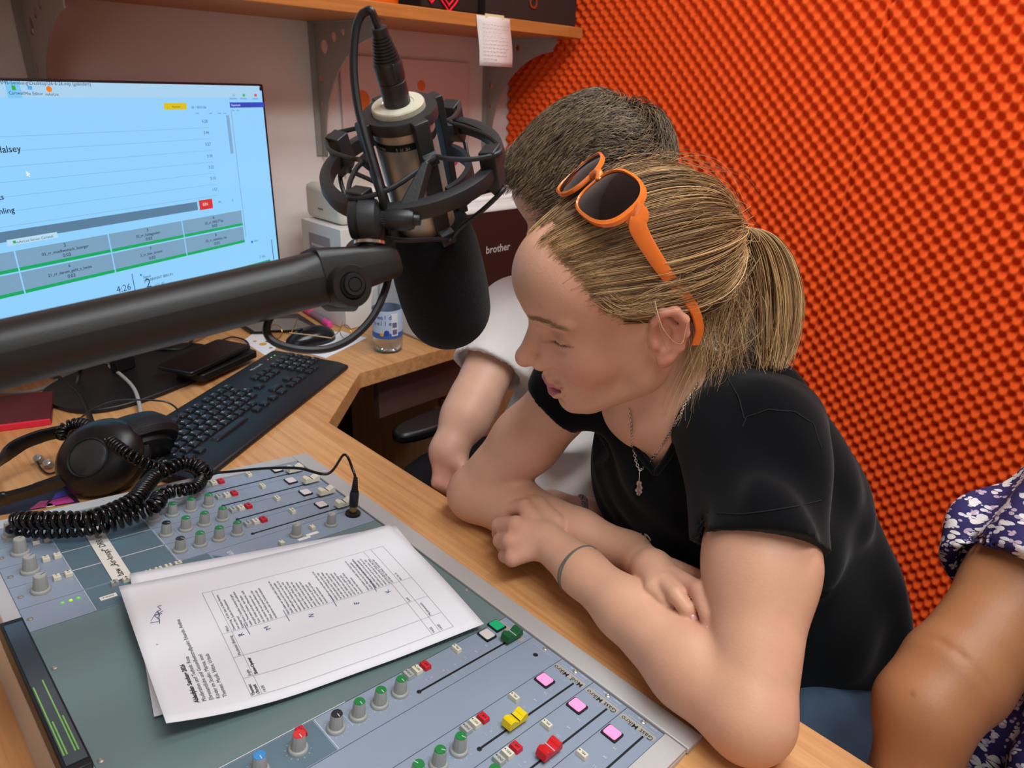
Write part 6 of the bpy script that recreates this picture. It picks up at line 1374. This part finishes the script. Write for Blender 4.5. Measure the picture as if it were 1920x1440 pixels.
# ------------------------------------------------------------------ sunglasses pushed up on the head
sg_ = thing('sunglasses', 'orange-framed dark sunglasses pushed up on top of the blond hair', 'sunglasses', gh.w((.018, 0, .14)))
orp = mat('orange_plastic', '#e9762b', .25, coat=.3, spec=.5); drk = mat('dark_lens', '#060607', .06, coat=.4, spec=.5)
Nn = unit(V3(.43, 0, .90)); Vv = unit(V3(-.90, 0, .43)); Ww = V3(0, 1, 0); ctr = V3(.0165, .002, .1385)
def gp(w_, v_, n_): return gh.w(ctr + Ww * w_ + Vv * v_ + Nn * (n_ - 3.2 * w_ * w_))
def sup(a, b, e, n=48):
    t = np.linspace(0, 2 * PI, n, endpoint=False); c, s = np.cos(t), np.sin(t); return np.sign(c) * abs(c) ** (2 / e) * a, np.sign(s) * abs(s) ** (2 / e) * b
for sd_ in (1, -1):
    wo, vo = sup(.0305, .0276, 2.6); wi, vi = sup(.0272, .0243, 2.6); wo = wo + .0012; cw = .0355
    vo = vo + .003 * (wo / .032); vi = vi + .003 * (wi / .027)
    rg = [[gp(sd_ * (cw + a), b, z) for a, b in zip(A_, B_)] for A_, B_, z in ((wo, vo, -.002), (wo * .99, vo * .99, .0016), (wi * 1.03, vi * 1.03, .0024), (wi, vi, .0012), (wi, vi, -.002))]
    rg.append(rg[0]); G = np.array(rg); G = np.concatenate([G, G[:, :1]], 1); 
    if sd_ > 0: G = G[:, ::-1]
    MB().sheet(G).obj('lens_frame', orp, sg_, smooth=50)
    G = np.array([[gp(sd_ * (cw + a * k), b * k, .0008 + .0035 * (1 - k * k)) for a, b in zip(wi, vi)] for k in (1.01, .8, .6, .4, .2, .0)]); G = np.concatenate([G, G[:, :1]], 1); MB().sheet(G).obj('lens', drk, sg_, smooth=180)
    H_ = gp(sd_ * .0690, .006, -.005); E1 = gh.w(V3(.0045, .0735 * sd_, .112)); E2 = gh.w(V3(-.034, .079 * sd_, .030)); E3 = gh.w(V3(-.0405, .080 * sd_, .002)); E4 = gh.w(V3(-.0360, .079 * sd_, -.016))
    tm = spline([gp(sd_ * .0650, .004, -.001), H_, E1, (E1 + E2) / 2 + gh.R @ V3(.003, .001 * sd_, 0), E2, E3, E4], 8); wd = np.interp(np.linspace(0, 1, len(tm)), [0, .2, .4, .7, 1], [.0100, .0088, .0068, .0046, .0040])
    MB().tube(tm, wd, 12, up=None, flat=1.0).obj('temple_arm', orp, sg_, smooth=60) if False else None
    mb = MB(); tg = np.gradient(tm, axis=0); tg /= np.linalg.norm(tg, axis=1)[:, None]; nn_ = gh.R @ V3(0, sd_, 0); secs = []
    for i in range(len(tm)):
        s_ = unit(np.cross(tg[i], nn_)); q_ = np.cross(s_, tg[i]); secs.append([tm[i] + a * s_ * wd[i] + b * q_ * .0016 for a, b in ((1, .4), (.8, 1), (-.8, 1), (-1, .4), (-1, -.4), (-.8, -1), (.8, -1), (1, -.4))])
    loft(mb, secs).obj('temple_arm', orp, sg_, smooth=40)
MB().tube(spline([gp(-.0085, .004, -.001), gp(-.003, .009, .001), gp(.003, .009, .001), gp(.0085, .004, -.001)], 6), [.0036] * 19, 10).obj('bridge', orp, sg_, smooth=180)
# ------------------------------------------------------------------ necklace and bracelets
nk = thing('necklace', 'thin silver chain necklace with a small copper pendant in the V neckline', 'necklace', pd(1200, 880, .62)); sil = mat('silver_chain', '#cfcac4', .22, 1)
NKP = [((1182, 762), .664), ((1186, 800), .652), ((1190, 840), .644), ((1200, 882), .640), ((1225, 858), .634), ((1250, 822), .636), ((1272, 785), .645), ((1290, 755), .655)]
def chain_links(P, r=.0017):
    P = spline(P, 30); sl = np.concatenate([[0], np.cumsum(np.linalg.norm(np.diff(P, axis=0), axis=1))]); n = int(sl[-1] / .0028); mb = MB()
    for i in range(n):
        t = (i + .5) * .0028; c = np.array([np.interp(t, sl, P[:, k]) for k in range(3)]); d = unit(np.array([np.interp(t + .001, sl, P[:, k]) for k in range(3)]) - c); a = unit(np.cross(d, FW if i % 2 else RT)); 
        mb.tube([c + d * .0023 * math.cos(q) + a * .0014 * math.sin(q) for q in np.linspace(0, 2 * PI, 10, endpoint=False)], .00042, 5, closed=True)
    return mb

nkP = [min((onto(gF, x, y), onto(tF, x, y)), key=lambda p: np.linalg.norm(p - CAM)) for x, y in ((1180, 768), (1184, 800), (1188, 840), (1200, 880), (1225, 858), (1250, 822), (1272, 785), (1290, 750), (1312, 715))]
off_ = lambda P, F, d: [p - unit(ray(*im_(p))) * d for p in P]
nkP = [p - unit(p - CAM) * .0022 for p in nkP]
chain_links(nkP).obj('chain', sil, nk, smooth=180)
pc_ = nkP[3] + (onto(gF, 1199, 905) - nkP[3]); pc_ = onto(tF, 1197, 903) - FW * .004
MB().tube([nkP[3], (nkP[3] + pc_) / 2, pc_], .0006, 6).obj('pendant_link', sil, nk)
pm_ = MB(); rp = np.random.default_rng(3)
for k in range(16): q = pc_ - UP * .0009 * k + RT * rp.uniform(-.0032, .0032) * (1 - abs(k - 7) / 12); pm_.cyl(q, q - FW * .0012, .0022 * rp.uniform(.6, 1), n=8)
pm_.obj('pendant', mat('pendant_copper', '#a08070', .35, .9), nk)
def bracelet(name, label, a, b, t, rad_, wr, m, tilt=V3(0, 0, 0), braid=False, sq=1.0):
    th_ = thing(name, label, 'bracelet', a); c = a + (b - a) * t; d = unit(unit(b - a) + tilt); u = unit(np.cross(d, (0, 0, 1))); v = np.cross(d, u); q = np.linspace(0, 2 * PI, 96, endpoint=False)
    R_ = rad_ * (u[None] * np.cos(q)[:, None] + v[None] * np.sin(q)[:, None] * sq)
    if braid:
        for k in range(3): MB().tube(c + R_ * (1 + .0022 / rad_ * np.sin(q * 14 + 2.1 * k))[:, None] + d * (.0030 * np.cos(q * 7 + 2.1 * k))[:, None], wr, 6, closed=True).obj('braided_cord', m, th_, smooth=180)
    else:
        for k in (-.0008, .0010): MB().tube(c + R_ + d * (k + .0012 * np.sin(q * 2 + k * 900))[:, None], wr, 6, closed=True).obj('cord', m, th_, smooth=180)
    return th_
bracelet('cord_bracelet', 'thin grey-green cord bracelet on the wrist resting nearest the console', wrL, elL, -.030, .0278, .0010, mat('cord_olive', '#66675a', .8), tilt=V3(0, 0, .05), sq=1.0)

cl_ = [p + unit(p - CAM) * .001 for p in CLP]
MB().tube(spline(cl_[:4], 10), .0038, 10).obj('collar_band', black, tshirt, smooth=180); MB().tube(spline(cl_[3:], 10), .0038, 10).obj('collar_band', black, tshirt, smooth=180)
# ------------------------------------------------------------------ the boy
BR_ = GR @ np.array(Matrix.Rotation(math.radians(8), 3, 'Y')); BT = pd(1114, 386, 1.0); bh = Grp(BR_, BT, 1.0)
boy = thing('person', 'person with short brown hair in a white T-shirt, partly hidden behind the blond one', 'person', (1.0, .75, 0))
BSK = '#d6a78f'; bsk = skin_mat('skin_boy', BSK); bH = Fld(); head(bH, bh, ears=(1,))
bF = Fld(); nb0 = bh.w((-.03, 0, -.04)); nb1 = pd(1135, 560, 1.06)
bF.rc(nb0, nb1, .05, .055, k=.02); bF.sub(bH, .01)
bsR, bsL = pd(965, 590, 1.10), pd(1260, 640, .98); beR, bwR = pd(888, 752, 1.035), pd(840, 846, 1.00)
bhR = pd(846, 880, 1.005)
bF.rc(nb1, bsR, .05, .045, k=.04); bF.rc(nb1, bsL, .05, .045, k=.04)
bA = Fld(); bA.chain([bsR, beR], [.044, .037], k=.02); bA.chain([beR, beR + (bwR - beR) * .35, bwR], [.036, .0355, .0235], k=.012)
bA.rc(bwR, bhR, .026, .027, k=.015)
for (x0, y0), (x1, y1), (x2, y2), r_ in (((826, 882), (822, 905), (834, 918), .0100), ((838, 890), (838, 912), (848, 924), .0100), ((852, 892), (856, 914), (862, 922), .0095)): bA.chain([pd(x0, y0, .990), pd(x1, y1, .985), pd(x2, y2, .990)], [r_ + .002, r_, r_ - .001], k=.005)
bA.chain([pd(858, 868, .985), pd(872, 888, .978), pd(868, 908, .976)], [.013, .0105, .009], k=.007)
bF.sub(bA, .004)
blE, blW, blH = pd(1250, 965, .95), pd(1092, 968, .935), pd(1035, 950, .945)
bB = Fld(); bB.chain([bsL, blE], [.045, .036], k=.02); bB.chain([blE, (blE + blW) / 2, blW, blH], [.036, .031, .0225, .024], k=.012)
for k, (x, y) in enumerate(((1005, 932), (1000, 946), (1004, 960), (1012, 972))): bB.chain([blH, pd(x, y, .95), pd(x - 14, y + 12, .965)], [.016, .0095, .008], k=.006)
bF.sub(bB, .004)
bhc = head_color(bh, BSK, '#b8606c', '#d08c7a', brow='#5a4030')
def bcol(P):
    C = bhc(P); red = np.array(lin('#cf8478')[:3])
    for q in (bhR, pd(835, 905, .985)): w_ = .5 * np.exp(-((P - q) ** 2).sum(1) / .03 ** 2)[:, None]; C[:, :3] = C[:, :3] * (1 - w_) + red * w_
    return C
skin_obj('body_skin', bF, .0032, (.48, .36, .50), (1.18, 1.08, 1.38), bsk, boy, bcol, it=2)
wF = Fld(); wF.rc(nb1 + V3(.02, 0, -.02), bsR + V3(.015, 0, 0), .066, .056, k=.04); wF.rc(nb1 + V3(.02, 0, -.02), bsL, .066, .055, k=.04)
wc = (bsR + bsL) / 2; wF.chain([wc + V3(.02, 0, -.06), wc + V3(.05, 0, -.22), V3(.96, .72, .56), V3(.98, .72, .50)], [.115, .125, .140, .15], k=.05)
wE = bsR + (beR - bsR) * .66; wF.rc(bsR, wE, .060, .0600, k=.03); wE2 = bsL + (blE - bsL) * .45; wF.rc(bsL, wE2, .058, .058, k=.03)
wF.rc(pd(1075, 850, 1.12), pd(1080, 960, 1.08), .12, .11, k=.05)
wF.rc(nb0, nb1 + V3(0, 0, .02), .054, .060, k=.008, op=-1)
wfo = folds(21, 6, .0022, 40, [(1, .4, -.5), (.2, 1, -.8)]); wfo2 = folds(22, 3, .0085, 75, [(.15, .1, 1.0), (.0, .3, 1.0)]); dW = unit(beR - bsR)
def wpost(P, D):
    low = np.clip((.86 - P[:, 2]) / .06, 0, 1); D = D + wfo(P) + wfo2(P) * low
    v = P - wE.astype(np.float32); t = v @ dW.astype(np.float32); rd = np.linalg.norm(v - t[:, None] * dW.astype(np.float32), axis=1); zn = (rd < .08) & (t > -.02) & (t < .1)
    D = np.where(zn, np.maximum(D, t), D); inn = np.maximum(rd - .051, -(t + .02)); return np.where(zn, np.maximum(D, -inn), D)
wF.post = wpost
skin_obj('t_shirt', wF, .0050, (.62, .40, .42), (1.25, 1.05, 1.24), mat('tshirt_white', '#dcd5d2', .85, bump=(1200, .3), sheen=.1), boy, it=1)
pF = Fld(); pF.chain([V3(.98, .68, .50), V3(.72, .60, .52), V3(.60, .58, .50)], [.13, .085, .075], k=.04); pF.chain([V3(.98, .84, .50), V3(.76, .90, .52), V3(.62, .92, .50)], [.13, .085, .075], k=.04)
pF.chain([V3(.60, .58, .50), V3(.64, .58, .08)], [.068, .05], k=.03); pF.chain([V3(.62, .92, .50), V3(.66, .92, .08)], [.068, .05], k=.03)
skin_obj('trousers', pF, .008, (.45, .42, .03), (1.2, 1.1, .66), mat('trousers_dark', '#14161c', .85, vary=(14, .2)), boy, it=1)
bracelet('braided_bracelet', 'grey braided cord bracelet on the wrist behind the black T-shirt', blW, blE, .02, .0262, .0018, mat('braid_grey', '#8c8582', .85), tilt=V3(0, 0, .12), braid=True)
# short tousled hair
bS = skull_field(bh); cF = Fld(); cF.sub(bS, .001); cF.post = lambda P, D: D - .011
def bdrop(P): Q = (P - bh.t) @ bh.R; return ~((Q[:, 2] > np.interp(Q[:, 0], [-.11, -.04, 0, .03, .06, .09], [-.03, -.02, .045, .055, .085, .085])))
skin_obj('hair_base', cF, .0045, bh.t - .16, bh.t + .20, mat('scalp_hair_dark', '#3a3027', .85, bump=(130, .8)), boy, drop=bdrop)
def boy_hair():
    r = np.random.default_rng(5); d = fib(20000); t = skull_radius(bh, d, F=bS); Q = c0 + d * t[:, None]; ok = (Q[:, 2] > np.interp(Q[:, 0], [-.11, -.04, 0, .03, .06, .09], [-.04, -.03, .035, .050, .086, .092])); Q = Q[ok]; d = d[ok]
    # hair grows out from the crown; neighbours share a direction so that tufts form
    cr = V3(-.075, .0, .115) - c0; cr /= np.linalg.norm(cr); N = 9; tt = np.linspace(0, 1, N); n = len(Q)
    tan = d - cr[None]; tan -= (tan * d).sum(1)[:, None] * d; tan /= np.linalg.norm(tan, axis=1)[:, None] + 1e-6
    K = r.normal(size=(6, 3)) * 30; ph = r.uniform(0, 6, 6); nz = sum(np.stack([np.sin(Q @ K[i] + ph[i]), np.sin(Q @ K[i][::-1] + ph[i] * 2), np.cos(Q @ np.roll(K[i], 1) + ph[i])], 1) for i in range(6)) / 6
    u = tan * .7 + nz * 1.7 + r.normal(size=(n, 3)) * .20 + V3(.45, .15, 0); u -= (u * d).sum(1)[:, None] * d * .9; u /= np.linalg.norm(u, axis=1)[:, None]
    L_ = r.uniform(.026, .052, n) * np.where(Q[:, 2] < .04, .5, 1) * np.interp(Q[:, 0], [.02, .07], [1, .48])
    P = Q[:, None] + u[:, None] * (L_[:, None] * tt)[..., None]; v = P - c0; rad0 = np.linalg.norm(v, axis=-1); dn = v / rad0[..., None]
    Rs = skull_radius(bh, dn.reshape(-1, 3), F=bS).reshape(n, N); lift = .004 + .024 * np.sin(tt[None] * PI * .62) * (1 + .35 * nz[:, :1]) * np.clip((Q[:, 2:3] + .02) / .08, .25, 1)
    P = c0 + dn * (Rs + lift)[..., None]; C = np.array([lin(c)[:3] for c in ('#5f4d3a', '#75614a', '#43362a', '#857053', '#33291f')])[r.integers(0, 5, n)] * r.uniform(.8, 1.2, (n, 1))
    hair_obj('hair', [(P @ bh.R.T + bh.t, np.full((n, N), .0008) * (1 - .75 * tt)[None], C)], hairm, boy)
boy_hair()
# ------------------------------------------------------------------ the woman at the right edge
wom = thing('person', 'person at the right edge in a navy flowered blouse, bare tanned arm', 'person', (.62, -.25, 0))
wsk = skin_mat('skin_tanned', '#a8714c'); sF2 = Fld(); s0, s1, s2, s3 = pd(2000, 1000, .66), pd(1838, 1210, .62), pd(1733, 1330, .60), pd(1710, 1485, .600)
s4 = pd(1690, 1570, .60)
uA = Fld(); uA.chain([s0, s0 + (s1 - s0) * .5, s1], [.049, .047, .043], k=.02); lA = Fld(); lA.chain([s1, s1 + (s2 - s1) * .45, s2, s3, s4], [.041, .042, .038, .033, .030], k=.015)
sF2.sub(uA, .003); sF2.sub(lA, .006)
for k, (dx, dy) in enumerate(((-60, 60), (-35, 75), (-5, 80), (22, 75))): sF2.chain([s4, pd(1690 + dx * .6, 1570 + dy * .7, .60), pd(1690 + dx, 1570 + dy * 1.35, .605)], [.018, .010, .008], k=.006)
nW = V3(.60, -.22, 1.16); sF2.rc(nW, s0, .055, .05, k=.04); sF2.rc(nW, nW + V3(-.02, .02, .10), .052, .050, k=.02)
wg = Grp(axes(V3(-.9, .35, -.25), u=V3(0, 0, 1)), nW + V3(-.05, .03, .20)); wH = Fld(); head(wH, wg); sF2.sub(wH, .012)
def wcol(P):
    base = np.array(lin('#a8714c')[:3]); C = np.repeat(base[None], len(P), 0); q = pd(1735, 1268, .55); w_ = np.exp(-((P - onto_spot) ** 2).sum(1) / .0022 ** 2)[:, None] * .55; C = C * (1 - w_) + np.array(lin('#6a3a24')[:3]) * w_
    return np.concatenate([C, np.ones((len(C), 1))], 1)
onto_spot = onto(lA, 1712, 1301)
for P_ in ([(1722, 1192), (1760, 1200), (1800, 1225), (1835, 1262), (1856, 1300)], ):
    q_ = [onto(sF2, x, y) for x, y in P_]; sF2.chain(q_, [.0004, .0012, .0014, .0012, .0004], k=.004, op=-1)
skin_obj('body_skin', sF2, .0034, (.28, -.48, .66), (.80, .12, 1.60), wsk, wom, wcol, it=2)
def flower_mat():
    m = mat('flower_blouse', '#242050', .8, bump=(900, .25)); nt = m.node_tree; b = nt.nodes['Principled BSDF']; L_ = nt.links
    tc = nt.nodes.new('ShaderNodeTexCoord'); out = None
    def node(t, **k):
        n = nt.nodes.new(t)
        for a, v in k.items(): setattr(n, a, v)
        return n
    def layer(scale, seed, petals, R0, colr, prev):
        mp = node('ShaderNodeMapping'); mp.inputs['Location'].default_value = (seed, seed * 1.7, seed * .6); mp.inputs['Rotation'].default_value = (0, 0, 0); L_.new(tc.outputs['Object'], mp.inputs[0])
        v = node('ShaderNodeTexVoronoi'); v.inputs['Scale'].default_value = scale; v.inputs['Randomness'].default_value = .85; L_.new(mp.outputs[0], v.inputs['Vector'])
        sb = node('ShaderNodeVectorMath', operation='SUBTRACT'); L_.new(mp.outputs[0], sb.inputs[0]); L_.new(v.outputs['Position'], sb.inputs[1])
        d1 = node('ShaderNodeVectorMath', operation='DOT_PRODUCT'); d1.inputs[1].default_value = tuple(RT); L_.new(sb.outputs[0], d1.inputs[0]); d2 = node('ShaderNodeVectorMath', operation='DOT_PRODUCT'); d2.inputs[1].default_value = tuple(np.cross(FW, RT)); L_.new(sb.outputs[0], d2.inputs[0])
        ln = node('ShaderNodeVectorMath', operation='LENGTH'); L_.new(sb.outputs[0], ln.inputs[0])
        at = node('ShaderNodeMath', operation='ARCTAN2'); L_.new(d1.outputs['Value'], at.inputs[0]); L_.new(d2.outputs['Value'], at.inputs[1])
        ad = node('ShaderNodeMath', operation='MULTIPLY_ADD'); ad.inputs[1].default_value = petals / 2; L_.new(at.outputs[0], ad.inputs[0]); sc2 = node('ShaderNodeSeparateColor'); L_.new(v.outputs['Color'], sc2.inputs[0]); L_.new(sc2.outputs[0], ad.inputs[2])
        cs = node('ShaderNodeMath', operation='COSINE'); L_.new(ad.outputs[0], cs.inputs[0]); ab = node('ShaderNodeMath', operation='ABSOLUTE'); L_.new(cs.outputs[0], ab.inputs[0]); pw = node('ShaderNodeMath', operation='POWER'); pw.inputs[1].default_value = .6; L_.new(ab.outputs[0], pw.inputs[0])
        mu = node('ShaderNodeMath', operation='MULTIPLY'); mu.inputs[1].default_value = R0; L_.new(pw.outputs[0], mu.inputs[0]); lt = node('ShaderNodeMath', operation='LESS_THAN'); L_.new(ln.outputs['Value'], lt.inputs[0]); L_.new(mu.outputs[0], lt.inputs[1])
        mx = node('ShaderNodeMix', data_type='RGBA'); L_.new(lt.outputs[0], mx.inputs[0])
        if prev: L_.new(prev, mx.inputs[6])
        else: mx.inputs[6].default_value = lin('#272056')
        mx.inputs[7].default_value = lin(colr); return mx.outputs[2]
    o = layer(95, 3.3, 3, .0042, '#b9a3b4', None); o = layer(52, 1.1, 5, .0085, '#e2dcd8', o); o = layer(70, 7.9, 4, .0058, '#d6cfd2', o); L_.new(o, b.inputs['Base Color']); return m
fm = flower_mat(); oF = Fld(); dS = unit(s1 - s0); hemc = s0 + (s1 - s0) * .58
oF.rc(nW + V3(.02, 0, -.03), s0, .075, .068, k=.04); oF.rc(s0, hemc, .064, .068, k=.03); oF.rc(pd(2010, 1180, .80), pd(1985, 1460, .70), .10, .12, k=.05); oF.chain([V3(.62, -.22, 1.08), V3(.66, -.20, .90), V3(.68, -.19, .72), V3(.66, -.19, .56)], [.105, .125, .145, .16], k=.05)
ofo = folds(31, 8, .0035, 50, [(1, .4, -.5), (.2, 1, -.8), (.7, -.5, .6)])
def opost(P, D):
    D = D + ofo(P); v = P - hemc.astype(np.float32); t = v @ dS.astype(np.float32); rd = np.linalg.norm(v - t[:, None] * dS.astype(np.float32), axis=1); zn = (rd < .09) & (t > -.02) & (t < .1)
    D = np.where(zn, np.maximum(D, t), D); inn = np.maximum(rd - .059, -(t + .02)); return np.where(zn, np.maximum(D, -inn), D)
oF.post = opost; skin_obj('blouse', oF, .0048, (.40, -.48, .44), (.92, .06, 1.26), fm, wom, it=1)
skF = Fld(); skF.chain([V3(.66, -.16, .52), V3(.56, -.12, .56), V3(.30, -.14, .55)], [.15, .10, .08], k=.04); skF.chain([V3(.66, -.26, .52), V3(.42, -.34, .55), V3(.30, -.36, .55)], [.15, .10, .08], k=.04); skF.post = lambda P, D: D + ofo(P) * .8
skF.chain([V3(.30, -.14, .54), V3(.36, -.14, .12)], [.075, .06], k=.03); skF.chain([V3(.30, -.36, .54), V3(.36, -.36, .12)], [.075, .06], k=.03)
skin_obj('skirt', skF, .008, (.18, -.52, .02), (.9, .08, .74), fm, wom, it=1)
# seats of the two who sit at the console
def stool(name, label, x, y):
    t_ = thing(name, label, 'office chair', (x, y, 0)); MB().box((x, y, .34), (.44, .44, .06)).obj('seat', MT['seat_fabric'], t_, bevel=.025); MB().cyl((x, y, .31), (x, y, .09), .03).obj('gas_column', chm, t_)
    for k in range(5):
        a = 2 * PI * k / 5 + .3; MB().cyl((x, y, .09), (x + .26 * math.cos(a), y + .26 * math.sin(a), .055), .02, .014).obj('base_leg', chm, t_); MB().cyl((x + .26 * math.cos(a), y + .26 * math.sin(a) - .012, .023), (x + .26 * math.cos(a), y + .26 * math.sin(a) + .012, .023), .0225).obj('caster', chm, t_)
    return t_
c_ = stool('office_chair', 'black office chair whose back top shows behind the blond ponytail', .86, .27)
bp1 = pd(1452, 488, 1.02); MB().box((0, 0, 0), (.06, .40, .42), Matrix.Translation(bp1 + V3(.05, .215, -.23)) @ RY(8)).obj('backrest', MT['seat_fabric'], c_, bevel=.028)
MB().cyl(bp1 + V3(.085, .215, -.30), (.98, .30, .36), .018).obj('back_post', chm, c_)
stool('office_chair', 'office chair under the person in the flowered blouse', .66, -.20)
